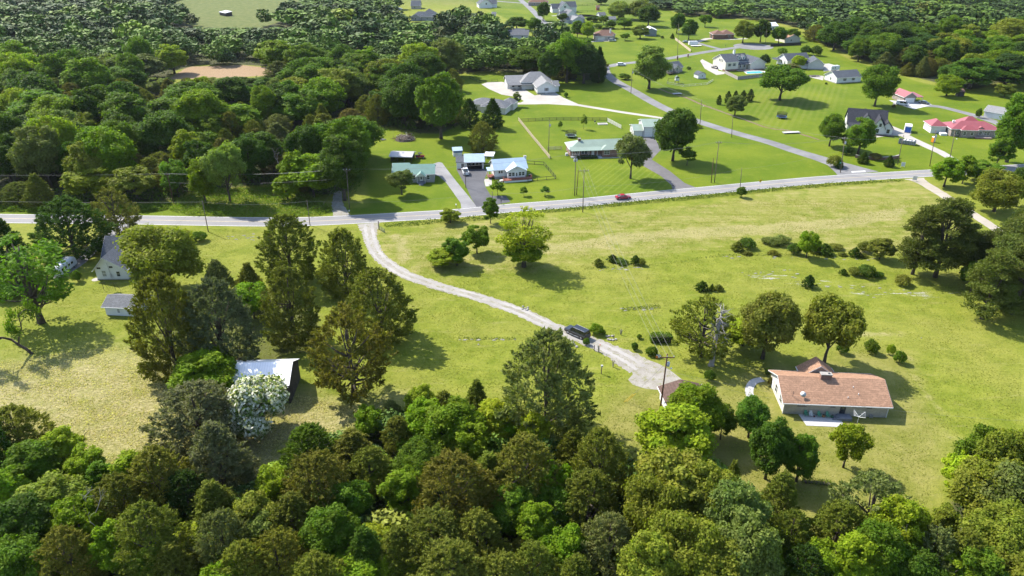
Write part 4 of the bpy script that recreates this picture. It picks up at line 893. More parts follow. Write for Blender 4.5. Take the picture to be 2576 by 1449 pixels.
class House:
    def __init__(s, name, label, A, B=None, rz=0.0, cat='house', px=True, group=None):
        a = np.array(G(*A) if px else A)
        s.w = 0.0
        if B is not None:
            b = np.array(G(*B) if px else B); s.w = float(np.linalg.norm(b-a)); rz = atan2(b[1]-a[1], b[0]-a[0])
        s.root = thing(name, label, cat, (a[0], a[1], 0), rz, group)
    def block(s, x0, x1, y0, y1, h, roof='gx', rise=2.0, over=.4, wall=None, rm=None, z0=0.0, ridge=.5, t=.16, trim=True, found=0.0, fmat=None, walls=True, fasc=None):
        wall = wall or WHITE; rm = rm or GREYROOF; fasc = fasc or TRIM; e = .012; R = s.root
        yr = y0+(y1-y0)*ridge; xr = x0+(x1-x0)*ridge; wb = MB(); rb = MB(); tb = MB()
        if roof == 'gx':
            mL = rise/(yr-y0); mR = rise/(y1-yr); zL = h-mL*over; zR = h-mR*over
            wb.prism([(y0, z0), (y1, z0), (y1, h), (yr, h+rise), (y0, h)], 'x', x0, x1)
            ch = [(y0-over, zL+e), (yr, h+rise+e), (y1+over, zR+e), (y1+over, zR+t+e), (yr, h+rise+t+e), (y0-over, zL+t+e)]
            for q in ([ch[0], ch[1], ch[4], ch[5]], [ch[1], ch[2], ch[3], ch[4]]): rb.prism(q, 'x', x0-over, x1+over)
            if trim:
                for a_, b_ in ((x0-over-.05, x0-over-.003), (x1+over+.003, x1+over+.05)):
                    for q in ([ch[0], ch[1], ch[4], ch[5]], [ch[1], ch[2], ch[3], ch[4]]): tb.prism([(u, v-.05) for u, v in q], 'x', a_, b_)
                tb.box(x0-over, x1+over, y0-over-.10, y0-over-.003, zL-.06, zL+t-.03); tb.box(x0-over, x1+over, y1+over+.003, y1+over+.10, zR-.06, zR+t-.03)
        elif roof == 'gy':
            mL = rise/(xr-x0); mR = rise/(x1-xr); zL = h-mL*over; zR = h-mR*over
            wb.prism([(x0, z0), (x1, z0), (x1, h), (xr, h+rise), (x0, h)][::-1], 'y', y0, y1)
            ch = [(x0-over, zL+e), (xr, h+rise+e), (x1+over, zR+e), (x1+over, zR+t+e), (xr, h+rise+t+e), (x0-over, zL+t+e)]
            for q in ([ch[0], ch[1], ch[4], ch[5]], [ch[1], ch[2], ch[3], ch[4]]): rb.prism(q[::-1], 'y', y0-over, y1+over)
            if trim:
                for a_, b_ in ((y0-over-.05, y0-over-.003), (y1+over+.003, y1+over+.05)):
                    for q in ([ch[0], ch[1], ch[4], ch[5]], [ch[1], ch[2], ch[3], ch[4]]): tb.prism([(u, v-.05) for u, v in q][::-1], 'y', a_, b_)
                tb.box(x0-over-.10, x0-over-.003, y0-over, y1+over, zL-.06, zL+t-.03); tb.box(x1+over+.003, x1+over+.10, y0-over, y1+over, zR-.06, zR+t-.03)
        elif roof == 'hip':
            wb.box(x0, x1, y0, y1, z0, h); X0, X1, Y0, Y1 = x0-over, x1+over, y0-over, y1+over; hw = min(X1-X0, Y1-Y0)/2
            if X1-X0 >= Y1-Y0: r1, r2 = (X0+hw, (Y0+Y1)/2), (X1-hw-.001, (Y0+Y1)/2)
            else: r1, r2 = ((X0+X1)/2, Y0+hw), ((X0+X1)/2, Y1-hw)
            z = h+e; f = .16
            vs = [(X0,Y0,z),(X1,Y0,z),(X1,Y1,z),(X0,Y1,z),(X0,Y0,z+f),(X1,Y0,z+f),(X1,Y1,z+f),(X0,Y1,z+f),(*r1,z+f+rise),(*r2,z+f+rise)]
            if X1-X0 >= Y1-Y0: fs = [(4,5,9,8),(5,6,9),(6,7,8,9),(7,4,8)]
            else: fs = [(4,5,8),(5,6,9,8),(6,7,9),(7,4,8,9)]
            rb.add(vs, fs+[(0,3,2,1),(0,1,5,4),(1,2,6,5),(2,3,7,6),(3,0,4,7)])
            if trim:
                for b_ in ((X0-.06, X1+.06, Y0-.06, Y0-.003), (X0-.06, X1+.06, Y1+.003, Y1+.06), (X0-.06, X0-.003, Y0-.003, Y1+.003), (X1+.003, X1+.06, Y0-.003, Y1+.003)): tb.box(*b_, z-.06, z+f-.02)
        elif roof in ('flat', 'shed'):
            r2 = rise if roof == 'shed' else 0.02
            wb.prism([(y0, z0), (y1, z0), (y1, h+r2), (y0, h)], 'x', x0, x1)
            m = r2/(y1-y0); rb.prism([(y0-over, h-m*over+e), (y1+over, h+r2+m*over+e), (y1+over, h+r2+m*over+e+.12), (y0-over, h-m*over+e+.12)], 'x', x0-over, x1+over)
        w = None
        if walls: w = wb.obj('wall', wall, R)
        r = rb.obj('roof', rm, R)
        if trim and tb.v: tb.obj('fascia', fasc, r)
        if found: MB().box(x0-.03, x1+.03, y0-.03, y1+.03, 0, found).obj('foundation', fmat or BLOCK, R)
        return w, r
    def panel(s, face, plane, u, z, w, h, depth, off=0.0):
        b = MB(); a, c = off, off+depth
        if face == 'f': b.box(u-w/2, u+w/2, plane-c, plane-a, z, z+h)
        elif face == 'b': b.box(u-w/2, u+w/2, plane+a, plane+c, z, z+h)
        elif face == 'l': b.box(plane-c, plane-a, u-w/2, u+w/2, z, z+h)
        else: b.box(plane+a, plane+c, u-w/2, u+w/2, z, z+h)
        return b
    def win(s, face, plane, u, z, w=1.0, h=1.3, frame=None, glass=None, shut=None, mid=True):
        b = MB(); k = .085
        for q in ((u, z-k, w+2*k, k), (u, z+h, w+2*k, k), (u-w/2-k/2, z, k, h), (u+w/2+k/2, z, k, h)):
            p = s.panel(face, plane, *q, .06); b.add(p.v, p.f)
        if mid:
            p = s.panel(face, plane, u, z+h*.48, w, .05, .05); b.add(p.v, p.f)
            if w > 1.3: p = s.panel(face, plane, u, z, .06, h*.479, .05); b.add(p.v, p.f); p = s.panel(face, plane, u, z+h*.48+.051, .06, h*.52-.052, .05); b.add(p.v, p.f)
        o = b.obj('window', frame or TRIM, s.root)
        s.panel(face, plane, u, z, w, h, .02, .004).obj('pane', glass or GLASS, o)
        if shut:
            for sg in (-1, 1): s.panel(face, plane, u+sg*(w/2+k+.2), z, .36, h, .04).obj('shutter', shut, s.root)
    def door(s, face, plane, u, w=.95, h=2.1, m=None, z=0.0, handle=True, name='door', pane=None):
        d = s.panel(face, plane, u, z+.02, w, h, .05).obj(name, m or TRIM, s.root)
        if handle: s.panel(face, plane, u+w*.36, z+h*.47, .09, .09, .11).obj('handle', BLACK, d)
        if pane: s.panel(face, plane, u, z+h*.25, w*.5, h*.6, .065).obj('pane', GLASS, d)
        return d
    def gdoor(s, face, plane, u, w, h=2.2, m=None):
        d = s.panel(face, plane, u, .03, w, h, .05).obj('garage_door', m or TRIM, s.root)
        for k in range(1, 4): s.panel(face, plane, u, .03+h*k/4-.02, w, .04, .055).obj('panel_joint', PALEGREY, d)
    def box(s, name, m, *b, parent=None):
        return MB().box(*b).obj(name, m, parent or s.root)
    def chimney(s, x, y, w, d, z0, z1, m=None):
        c = s.box('chimney', m or BRICKR, x-w/2, x+w/2, y-d/2, y+d/2, z0, z1); s.box('chimney_cap', BLOCK, x-w/2-.08, x+w/2+.08, y-d/2-.08, y+d/2+.08, z1+.003, z1+.14, parent=c)
        return c
    def post(s, x, y, z0, z1, m=None, r=.07): return s.box('post', m or TRIM, x-r, x+r, y-r, y+r, z0, z1)
    def pt(s, x, y, z=0.0):
        c, n = cos(s.root.rotation_euler[2]), sin(s.root.rotation_euler[2]); l = s.root.location
        return (l[0]+c*x-n*y, l[1]+n*x+c*y, z)

# 1 tan roofed brick ranch house
h = House('brick_house', 'pale brick ranch house with tan shingle roof and concrete patio', (1969.5,1040), (2227,1050.5)); Wd = h.w
h.block(0, Wd, 0, 9.4, 2.75, 'gx', 2.1, .55, BRICKW, TANROOF)
h.block(5.6, 11.2, 9.0, 11.3, 2.72, 'gy', 2.02, .5, BRICKW, TANROOF)
MB().prism([(0.0, 2.7), (9.4, 2.7), (4.7, 4.78)], 'x', -.05, -.004).obj('gable_siding', WHITE, h.root)
MB().box(-.045, -.004, .02, 9.38, 0.02, 2.69).obj('end_wall_siding', CREAM, h.root)
for u, w, hh, z in ((3.0, 1.5, .8, 1.75), (8.4, .75, .75, 1.8), (12.1, .6, .6, 1.95), (14.7, .8, .7, 1.85)): h.win('f', 0, u, z, w, hh, BRICKT, None)
h.door('f', 0, 10.2, .95, 2.15, DARKDOOR, .5, pane=True)
for u in (2.2, 5.4): h.win('l', -.05, u, .9, 1.1, 1.5)
h.door('l', -.05, 7.6, .95, 2.05, TRIM, .1)
c_ = h.chimney(7.9, 4.6, 1.9, .85, 4.3, 5.75)
h.box('flue', BLOCK, 8.15, 8.45, 4.5, 4.75, 5.893, 6.15, parent=c_)
MB().tube([(3.05, .9, 3.25), (3.05, .9, 3.7)], .04).obj('dish_mast', PALEGREY, h.root)
d = MB(); d.tube([(3.05, .85, 3.72), (3.05, .72, 3.82), (3.05, .62, 3.92)], [.1, .38, .52], 14); d.obj('satellite_dish', mat('dish_grey', (.55, .57, .58), .5, .05), h.root, True)
m_ = MB().tube([(1.35, .75, 3.1), (1.35, .75, 4.5)], .035); m_.tube([(.95, .75, 4.25), (1.75, .75, 4.25)], .025).tube([(1.05, .75, 4.0), (1.6, .75, 4.0)], .025); m_.obj('aerial', BLACK, h.root)
for x, y, z in ((12.4, 2.9, 4.05), (13.0, 1.6, 3.5), (11.0, .9, 3.15)): MB().tube([(x, y, z-.15), (x, y, z+.38)], [.09, .07], 8).obj('vent_pipe', TRIM, h.root)
for x in (-.12, Wd+.05): h.box('downspout', TRIM, x-.06, x+.06, -.14, -.02, .05, 2.7)
h.box('gas_meter', BLOCK, 15.0, 15.6, -.32, -.02, .05, .55)
st = h.box('step_landing', DECKGREY, 9.3, 11.6, -1.5, -.02, 0, .5)
for k in range(3): h.box('step', DECKGREY, 9.3-.35*(k+1), 9.3-.35*k-.004, -1.45, -.25, 0, .5-.125*(k+1), parent=st)
BH = h
sheet('patio_slab', [(BH.pt(*p)[0], BH.pt(*p)[1]) for p in [(2.7,-.05),(9.6,-.05),(9.9,-3.3),(3.2,-3.3)]], .06, CONCW, px=False, thick=.06)
# 2 white farmhouse behind the wide tree
h = House('farmhouse', 'white clapboard farmhouse with grey roof half hidden by a wide tree', (246,704), (318,703.5)); w_ = h.w
h.block(0, w_+.6, 0, 7.0, 3.0, 'gy', 3.0, .5, WHITE, SLATE, ridge=.36, found=.25)
h.block(-1.2, 11.5, 6.6, 15.0, 3.0, 'gx', 3.9, .45, WHITE, SLATE)
h.block(-2.6, 1.6, 12.0, 17.0, 2.8, 'gy', 1.8, .4, WHITE, SLATE)
h.win('f', 0, 2.0, .95, .95, 1.55, None, GLASSL); h.win('f', 0, 5.4, .95, .8, 1.3)
h.win('f', 0, 1.0, 3.0, .7, .3, BLACK, GLASS, mid=False); h.win('f', 0, 4.0, 3.3, .7, .3, BLACK, GLASS, mid=False)
h.box('meter_box', PALEGREY, 3.35, 3.75, -.22, -.02, .7, 1.6); MB().tube([(3.55, -.12, 1.6), (3.3, -.12, 4.6)], .05).obj('service_mast', PALEGREY, h.root)
h.win('l', -1.2, 9.0, 1.0, 1.0, 1.5); h.win('l', -1.2, 12.0, 1.0, 1.0, 1.5)
MB().lathe([(1.0, 0.0), (1.0, .02)], 14, (-.5, .2, .01)).obj('well_pad', CONC, h.root)
FH = h
# 3 white outbuilding
h = House('outbuilding', 'small white outbuilding with grey roof beside the big brown cedar', (268.5,792.5), (352,796.5), cat='shed')
h.block(0, h.w, 0, 5.4, 2.35, 'gx', 1.25, .45, WHITE, GREYROOF); h.win('f', 0, 3.1, .75, .6, .95, None, GLASSL)
h.door('l', 0, 2.7, .9, 2.0, CREAM)
# 4 barn
bx, by = G(734, 1010)
h = House('barn', 'old dark wooden barn with bright white metal roof', (bx-12.8, by-1.2), (bx, by-.6), cat='barn', px=False); bl = h.w
h.block(0, bl, 0, 8.2, 4.2, 'gx', 2.1, .35, BARNWOOD, WHITEMETAL, fasc=BARNWOOD)
for k in range(18):     # weathered boards on the gable end
    y = .1+k*.45; top = 4.2+2.1*(1-abs(y+.2-4.1)/4.1)-.15
    h.box('board', BARNWOOD, bl+.004, bl+.04+.02*(k % 3), y, y+.40, .05, top)
h.panel('f', 0, 4.5, .05, 2.6, 2.9, .05).obj('barn_door', BARNWOOD, h.root)
BARN = h
# 5 brown roofed shed by the pole
gx0, gy0 = G(1685, 1058)
h = House('garden_shed', 'brown shingled shed by the gravel yard half covered by a maple', (gx0, gy0), None, 0.10, 'shed', px=False)
h.block(0, 7.4, 0, 6.6, 2.4, 'gy', 1.15, .45, WHITE, DKBROWN); h.win('l', 0, 3.2, 1.0, .8, .9); h.gdoor('b', 6.6, 3.7, 4.6)
# 6 teal roofed cottage
h = House('cottage', 'grey cottage with teal metal roof and small gabled porch', D2(245,664), D2(930,651)); W6 = h.w
h.block(0, 5.0, 0, 9.4, 3.0, 'gx', 2.2, .4, GREYW, TEAL, found=.4, z0=.02); h.block(5.0, W6, .02, 8.0, 3.0, 'gx', 1.9, .4, GREYW, TEAL, found=.4, z0=.02)
h.win('f', 0, 6.5, 1.05, 1.7, 1.3); h.win('f', .02, 11.6, 1.05, .9, 1.35); h.win('f', 0, 2.2, 1.05, 1.2, 1.3)
h.door('f', .02, 9.25, .95, 2.1, TRIM, .5, pane=True)
h.box('porch_floor', DECKGREY, 7.9, 10.7, -1.7, 0, .1, .5)
for x in (8.0, 10.6): h.post(x, -1.6, .5, 2.75)
h.block(7.95, 10.65, -1.7, .3, 2.75, 'gy', 1.0, .3, TRIM, TEAL, z0=2.6)
for k in range(4): h.box('step', DECKGREY, 8.6, 10.0, -1.7-.32*(k+1), -1.7-.32*k-.004, 0, .42-.1*k)
h.box('air_conditioner', TRIM, -1.4, -.5, 1.2, 2.2, .05, .95); h.box('meter_box', TRIM, -.9, -.2, 2.9, 3.6, .05, .7)
# carport behind
h = House('carport', 'open metal carport with ribbed pale grey roof', D2(195,318), D2(552,328), cat='carport')
for x in (.15, 2.6, 5.1, h.w-.15):
    for y in (.15, 5.8): h.post(x, y, 0, 2.25, BARNWOOD)
h.block(0, h.w, 0, 6.0, 2.25, 'gx', .75, .35, GREYMETAL, GREYMETAL, z0=2.0); h.box('back_panel', BARNWOOD, .2, h.w-.2, 5.9, 5.97, 0, 2.2); h.box('side_panel', BARNWOOD, .0, .07, .3, 5.7, 0, 2.2)
CARP = h
# 7 blue roofed garage group
h = House('garage', 'white garage with pale blue metal roof and its wide door open', D2(1450,438), D2(1760,431), cat='garage'); wg = h.w
b = MB(); b.box(0, .6, 0, .15, 0, 2.7).box(wg-.6, wg, 0, .15, 0, 2.7).box(.6, wg-.6, 0, .15, 2.3, 2.7).box(0, .15, .15, 8, 0, 2.7).box(wg-.15, wg, .15, 8, 0, 2.7).box(.15, wg-.15, 7.85, 8, 0, 2.7)
b.prism([(0, 2.7), (8, 2.7), (4, 4.25)], 'x', 0, .15).prism([(0, 2.7), (8, 2.7), (4, 4.25)], 'x', wg-.15, wg); b.obj('wall', PALEGREY, h.root)
h.block(0, wg, 0, 8, 2.71, 'gx', 1.55, .35, None, BLUEMETAL, walls=False)
h.box('inner_floor', INTERIOR, .16, wg-.16, .16, 7.8, 0.0, .03)
h.block(-3.0, -.05, .3, 4.4, 2.5, 'shed', .9, .25, WHITE, SLATE); h.door('f', .3, -.9, .95, 2.05, DARKDOOR, pane=True); h.box('step', DECKRED, -2.6, -1.5, -.3, .28, 0, .2)
GAR = h
for i, (x, w, z0, z1, m) in enumerate([(1.2, .5, .03, 1.3, DECKRED), (2.2, 1.0, .03, 1.1, BARNWOOD), (3.6, .8, .03, 1.5, GREYW), (4.9, .7, .03, .9, TANW)]):
    p = h.pt(x, 5.2); s_ = thing('storage_cabinet', ['red tool cabinet inside the open garage', 'dark wooden workbench inside the open garage', 'tall grey locker inside the open garage', 'low tan crate inside the open garage'][i], 'cabinet', (p[0], p[1], 0), h.root.rotation_euler[2])
    MB().box(-w/2, w/2, -.3, .3, z0, z1-.06).obj('body', m, s_); MB().box(-w/2-.03, w/2+.03, -.33, .33, z1-.055, z1).obj('lid', BLOCK, s_); MB().box(-w/2+.08, w/2-.08, -.33, -.305, z0+.1, z1-.2).obj('drawer', PALEGREY, s_)
h = House('lean_to_carport', 'flat white metal carport between garage and blue roofed cottage', D2(1775,318), D2(1905,322), cat='carport')
for x in (.1, h.w-.1):
    for y in (.2, 4.4): h.post(x, y, 0, 2.3)
h.block(-.1, h.w+.2, 0, 4.8, 2.3, 'flat', 0, .2, WHITE, WHITEMETAL, z0=2.15)
h = House('tool_shed', 'little white shed with pale blue roof and blue wall band', D2(1248,222), D2(1400,215), cat='shed')
h.block(0, h.w, 0, 2.6, 2.1, 'shed', .5, .2, WHITE, BLUEMETAL); h.box('wall_band', mat('blue_band', (.09, .16, .30), .6), .0, h.w, -.03, -.004, 1.35, 2.05); h.door('f', 0, 1.2, .8, 1.3, CREAM)
# blue roofed cottage
h = House('cottage', 'white cottage with pale blue metal roof, gabled sunroom and red deck', D2(1945,600), D2(2478,562)); wc = h.w
h.block(0, wc, 0, 8.0, 3.3, 'gx', 2.2, .4, WHITE, BLUEMETAL, found=.8)
h.block(4.0, 10.0, -2.4, 3.0, 3.3, 'gy', 1.5, .4, WHITE, BLUEMETAL, found=.8)
for u in (4.75, 5.85, 8.15, 9.25): h.win('f', -2.4, u, 1.5, .85, 1.2)
h.door('f', -2.4, 7.0, .85, 2.0, TRIM, .85, pane=True); h.win('f', 0, 1.6, 1.9, .6, .95); h.win('f', 0, 2.4, 1.9, .6, .95)
h.box('gable_vent', PALEGREY, 6.8, 7.2, -2.45, -2.404, 3.7, 4.1)
h.chimney(wc+.35, 4.2, .8, .8, 0, 6.0, TRIM)
h.block(-2.2, -.02, .3, 3.0, 2.9, 'shed', .25, .2, TRIM, BLUEMETAL, z0=2.75)
for y in (.4, 2.9): h.post(-2.1, y, 0, 2.8)
dk = h.box('deck', DECKRED, 2.2, wc+.9, -4.6, -2.42, .62, .8); h.box('deck_skirt', TRIM, 2.3, wc+.8, -4.5, -4.42, .0, .6, parent=dk)
h.box('side_porch_floor', DECKRED, -2.2, -.02, .1, 3.0, .6, .78)
def railing(h, pts, z, m, hh=.9, step=.35):
    for (x0, y0), (x1, y1) in zip(pts[:-1], pts[1:]):
        L = math.hypot(x1-x0, y1-y0); n = max(1, int(L/1.6))
        for k in range(n+1):
            x = x0+(x1-x0)*k/n; y = y0+(y1-y0)*k/n; h.box('baluster_post', m, x-.05, x+.05, y-.05, y+.05, z, z+hh)
        for zz in (.45, .88): MB().tube([(x0, y0, z+zz), (x1, y1, z+zz)], .045, 4).obj('rail', m, h.root)
railing(h, [(2.3,-2.6),(2.3,-4.5),(wc+.8,-4.5),(wc+.8,-2.6)], .8, DECKRED); railing(h, [(-2.1,.2),(-2.1,2.9)], .78, DECKRED); railing(h, [(1.9,-4.9),(-.6,-3.2)], .1, DECKRED)
for k in range(4): h.box('step', TRIM, 1.2-.3*k, 2.15-.3*k-.004, -3.8, -2.6, 0, .62-.14*k)
h.box('heat_pump', BLACK, wc+.5, wc+1.5, -1.2, -.2, 0, 1.0)
# 8 brick ranch with pale green roof
h = House('ranch_house', 'red brick ranch house with pale green metal hip roof', D3(300,692), D3(1285,656)); wr = h.w
h.block(0, wr, 1.8, 10.2, 2.75, 'hip', 2.1, .55, BRICKR, PALEGREEN); h.block(11.5, wr-.6, .0, 4, 2.74, 'hip', 1.1, .45, BRICKR, PALEGREEN)
h.block(0, 11.2, -.2, 2.4, 2.7, 'shed', .55, .3, TRIM, PALEGREEN, z0=2.62)
h.box('porch_floor', CONCW, .1, 11.3, -.1, 1.78, 0, .35)
for x in (.3, 2.9, 6.5, 9.6): h.post(x, 0.0, .35, 2.62)
for u, w, z in ((2.0, 1.1, .9), (4.6, 1.0, .9), (5.8, 1.0, .9)): h.win('f', 1.8, u, z, w, 1.4)
h.door('f', 1.8, 8.4, 1.0, 2.1, TRIM, .36); h.win('f', 0, 13.2, 1.0, 2.0, 1.3); h.win('f', 0, 18.0, 1.0, 1.6, 1.2); h.win('f', 0, 21.5, 1.0, 1.2, 1.2)
h.win('l', 0, 4.2, 1.0, 1.0, 1.2); h.win('l', 0, 7.5, 1.0, 1.0, 1.2)
h.chimney(3.9, 5.6, .9, .7, 3.6, 5.6); h.box('heat_pump', PALEGREY, -1.5, -.6, 3.0, 4.0, 0, .95)
for k in range(2): h.box('step', CONCW, 9.8, 11.4, -.1-.35*(k+1), -.1-.35*k-.004, 0, .23-.11*k)
h.box('walk', CONCW, 9.6, 19.0, -1.6, -.85, 0, .03)
RH = h
# 9 grey garage with pale green roof
h = House('garage', 'tall pale grey garage with pale green roof and low side wing', D3(1195,382), D3(1330,381), cat='garage'); ww = h.w
h.block(-.0, ww, 0, 8.6, 2.5, 'gx', 1.25, .35, PALEGREY, PALEGREEN); h.block(ww+.01, ww+9.2, -.4, 10.4, 4.1, 'gx', 1.6, .4, PALEGREY, PALEGREEN)
h.gdoor('f', 0, ww*.5, ww-.7, 2.1); h.gdoor('f', -.4, ww+2.0, 3.0, 3.6); h.win('f', -.4, ww+4.9, 1.6, .9, .9); h.gdoor('f', -.4, ww+7.4, 2.6, 3.0)
h.win('l', 0, 2.6, 1.1, .6, .9); h.win('l', 0, 5.8, 1.1, .6, .9)
# 10 white hip-gabled house on the concrete forecourt
h = House('house', 'white house with grey roof, front gable and concrete forecourt', C(0,2,255,947), C(0,2,436,941)); w0 = h.w
h.block(0, w0, 0, 15.0, 3.4, 'gy', 2.6, .5, WHITE, LTGREYROOF, found=.7); h.block(-13.0, 2.0, 14.0, 24.0, 3.2, 'gx', 2.4, .5, WHITE, LTGREYROOF)
h.block(-6.0, w0+.5, 11.5, 22.0, 3.5, 'hip', 4.0, .5, WHITE, LTGREYROOF); h.block(w0, w0+2.5, 4.0, 12.0, 3.0, 'gx', 1.6, .4, WHITE, GREYROOF)
h.block(-12.5, -1.0, 10.0, 14.2, 2.6, 'shed', .7, .3, TRIM, GREYROOF, z0=2.5)
for x in (-12.2, -8.6, -5.0, -1.4): h.post(x, 10.2, 0, 2.5)
h.win('f', 0, w0*.5, 1.5, 1.0, 1.4, None, None, BLACK); h.win('f', 0, w0*.5, .1, .8, .5)
for u in (2.4, 4.4, 6.4, 8.4): h.win('l', 0, u, 1.3, .9, 1.3)
for u in (-10, -7, -3.5): h.win('f', 14.0, u, .8, 1.2, 1.5)
# 11 grey hip roofed house
h = House('house', 'low beige house with grey hip roofs behind dark cedars', C(0,1,2130,1122), C(0,1,2510,1150))
h.block(0, h.w*.62, 3.0, 12, 2.8, 'hip', 2.0, .4, CREAM, GREYROOF); h.block(h.w*.36, h.w, -.5, 9.0, 2.8, 'hip', 2.6, .45, CREAM, GREYROOF); h.block(h.w*.75, h.w+1.2, 8.0, 15.0, 2.8, 'hip', 1.8, .4, CREAM, GREYROOF)
h.win('f', -.5, h.w*.55, 1.0, 1.0, 1.3); h.win('f', -.5, h.w*.85, 1.0, 1.0, 1.3); h.win('f', 3.0, 2.0, 1.0, 1.0, 1.2)
# 12 shed in the woods clearing
h = House('shed', 'grey roofed shed showing through a gap in the woods', C(0,1,1085,898), C(0,1,1182,898), cat='shed')
h.block(0, h.w, 0, 6, 2.6, 'gx', 1.3, .5, CREAM, GREYROOF); h.win('f', 0, h.w*.5, .9, 1.0, 1.1); h.box('back_screen', BARNWOOD, h.w+.6, h.w+.7, -1, 3, 0, 1.6)
# 13 tan house with deck
h = House('house', 'small tan house with dark roof and wooden deck beside a tall pale tree', C(0,2,1560,742), C(0,2,1712,722))
h.block(0, h.w, 0, 8.0, 2.9, 'gx', 2.3, .4, TANW, SLATE, found=.8); h.block(h.w*.38, h.w*.72, -1.0, 3.0, 2.9, 'gy', 1.5, .3, TANW, SLATE, found=.8); h.block(.4, h.w*.3, -.8, 2.5, 2.9, 'gy', 1.3, .3, TANW, SLATE, found=.8)
h.win('f', -1.0, h.w*.55, 1.3, 1.0, 1.5); h.win('f', -.8, 1.7, 1.3, .9, 1.4); h.box('deck', BARNWOOD, -2.0, 4.6, -3.6, -.82, .8, .95); railing(h, [(-1.9,-.9),(-1.9,-3.5),(4.5,-3.5)], .95, BARNWOOD)
for x in (-1.8, 1.2, 4.4): h.post(x, -3.4, 0, .8, BARNWOOD)
# 14 gambrel garden shed
h = House('gambrel_shed', 'white gambrel roofed garden shed on the open lawn', C(0,2,1870,795), C(0,2,1945,790), cat='shed'); wq = h.w
b = MB(); pr = [(0, .2), (wq, .2), (wq, 2.0), (wq*.82, 2.9), (wq/2, 3.35), (wq*.18, 2.9), (0, 2.0)]; b.prism(pr[::-1], 'y', 0, 4.6); b.obj('wall', WHITE, h.root)
b = MB(); q = [(-.15, 1.9), (wq*.17, 2.98), (wq/2, 3.45), (wq*.83, 2.98), (wq+.15, 1.9)]
for i in range(4): b.prism([q[i], q[i+1], (q[i+1][0], q[i+1][1]+.1), (q[i][0], q[i][1]+.1)], 'y', -.2, 4.8)
b.obj('roof', SLATE, h.root); h.win('f', 0, wq*.55, 1.2, .6, .7); h.box('skid', BLOCK, .1, wq-.1, .1, 4.5, 0, .196)
# 15 pool house (white with dormers)
h = House('house', 'white house with grey roof, two dormers and backyard pool', D7(125,240), D7(497,214)); wp = h.w
h.block(0, 8.2, 0, 13.0, 5.0, 'gx', 3.2, .4, CREAM, SLATE, found=.9, fmat=BRICKR); h.block(8.2, 16.5, 3.2, 12.0, 4.4, 'gx', 3.4, .4, CREAM, SLATE); h.block(16.2, wp, -.4, 11.0, 3.6, 'gy', 2.6, .4, CREAM, SLATE)
h.block(8.2, 16.2, .6, 3.4, 3.0, 'shed', 1.3, .2, TRIM, SLATE, z0=2.85)
for x in (8.5, 11.0, 13.5, 16.0): h.post(x, .8, .0, 2.85)
h.box('terrace', BRICKR, 7.0, wp+.5, -2.6, .5, 0, .35)
for u in (2.6, 5.6): h.win('f', 0, u, 2.6, 1.0, 1.5, None, None, BLACK)
for u in (9.6, 12.2, 14.8): h.win('f', 3.2, u, .9, 1.3, 1.6)
for u in (3.2, 4.6, 6.0): h.win('l', 0, u+.6, 4.6, .7, 1.3)
h.gdoor('l', 0, 5.0, 4.8, 2.3); h.chimney(8.6, 6.2, 1.0, 1.0, 5.5, 10.3, TRIM)
for x in (11.0, 14.0): h.block(x-.9, x+.9, 4.0, 8.0, 6.6, 'gy', .9, .25, TRIM, SLATE, z0=5.0); h.win('f', 4.0, x, 5.4, .8, 1.1)
# 16 white house with garage wing
h = House('house', 'white house with long grey ridge beside the parked camper', D7(712,192), D7(880,182))
h.block(0, h.w+3, 0, 10.0, 3.2, 'gx', 3.0, .45, WHITE, SLATE); h.win('l', 0, 2.5, .9, .9, 1.5); h.win('l', 0, 5.5, .9, .9, 1.5); h.block(-3.0, -.02, 6.0, 11.0, 2.6, 'shed', .4, .3, TRIM, SLATE, z0=2.5); h.post(-2.8, 6.2, 0, 2.5)
h = House('garage', 'white garage wing with pale gable facing the camper', D7(905,221), D7(1056,226), cat='garage')
h.block(0, h.w, 0, 11.0, 3.1, 'gy', 2.7, .45, PALEGREY, SLATE, found=.5); h.block(-6.0, .5, 2.0, 9.0, 2.9, 'gx', 2.0, .4, WHITE, SLATE); h.box('deck', TRIM, -5.5, -.5, -.8, 1.9, .6, .8); railing(h, [(-5.4,1.8),(-5.4,-.7),(-.6,-.7)], .8, TRIM)
# 17 long white building
h = House('workshop', 'long plain white workshop with dark roof on the striped lawn', D7(1180,356), D7(1408,341), cat='workshop')
h.block(0, h.w, 0, 10.0, 3.0, 'gx', 2.5, .45, WHITE, SLATE, found=.4)
for u in (.33, .68): h.win('f', 0, h.w*u, 1.2, .9, 1.2, None, None, BLACK)
h.win('l', 0, 5.0, 1.1, .9, 1.2)
# 18 red roofed garage
h = House('garage', 'taupe garage with red metal roof and white double door', C(0,3,1360,1035), C(0,3,1548,1030), cat='garage')
h.block(0, h.w*.62, 0, 9.5, 2.8, 'gy', 1.9, .4, BRICKT, REDMETAL); h.block(h.w*.62+.01, h.w, .3, 8.0, 2.5, 'shed', .5, .3, BRICKT, REDMETAL, z0=2.3); h.gdoor('f', 0, h.w*.31, 4.6, 2.2); h.win('l', 0, 4.0, 1.2, .8, .9); h.post(h.w-.1, .4, 0, 2.3); h.box('side_wall', BRICKT, h.w*.62, h.w, 7.8, 7.98, 0, 2.3)
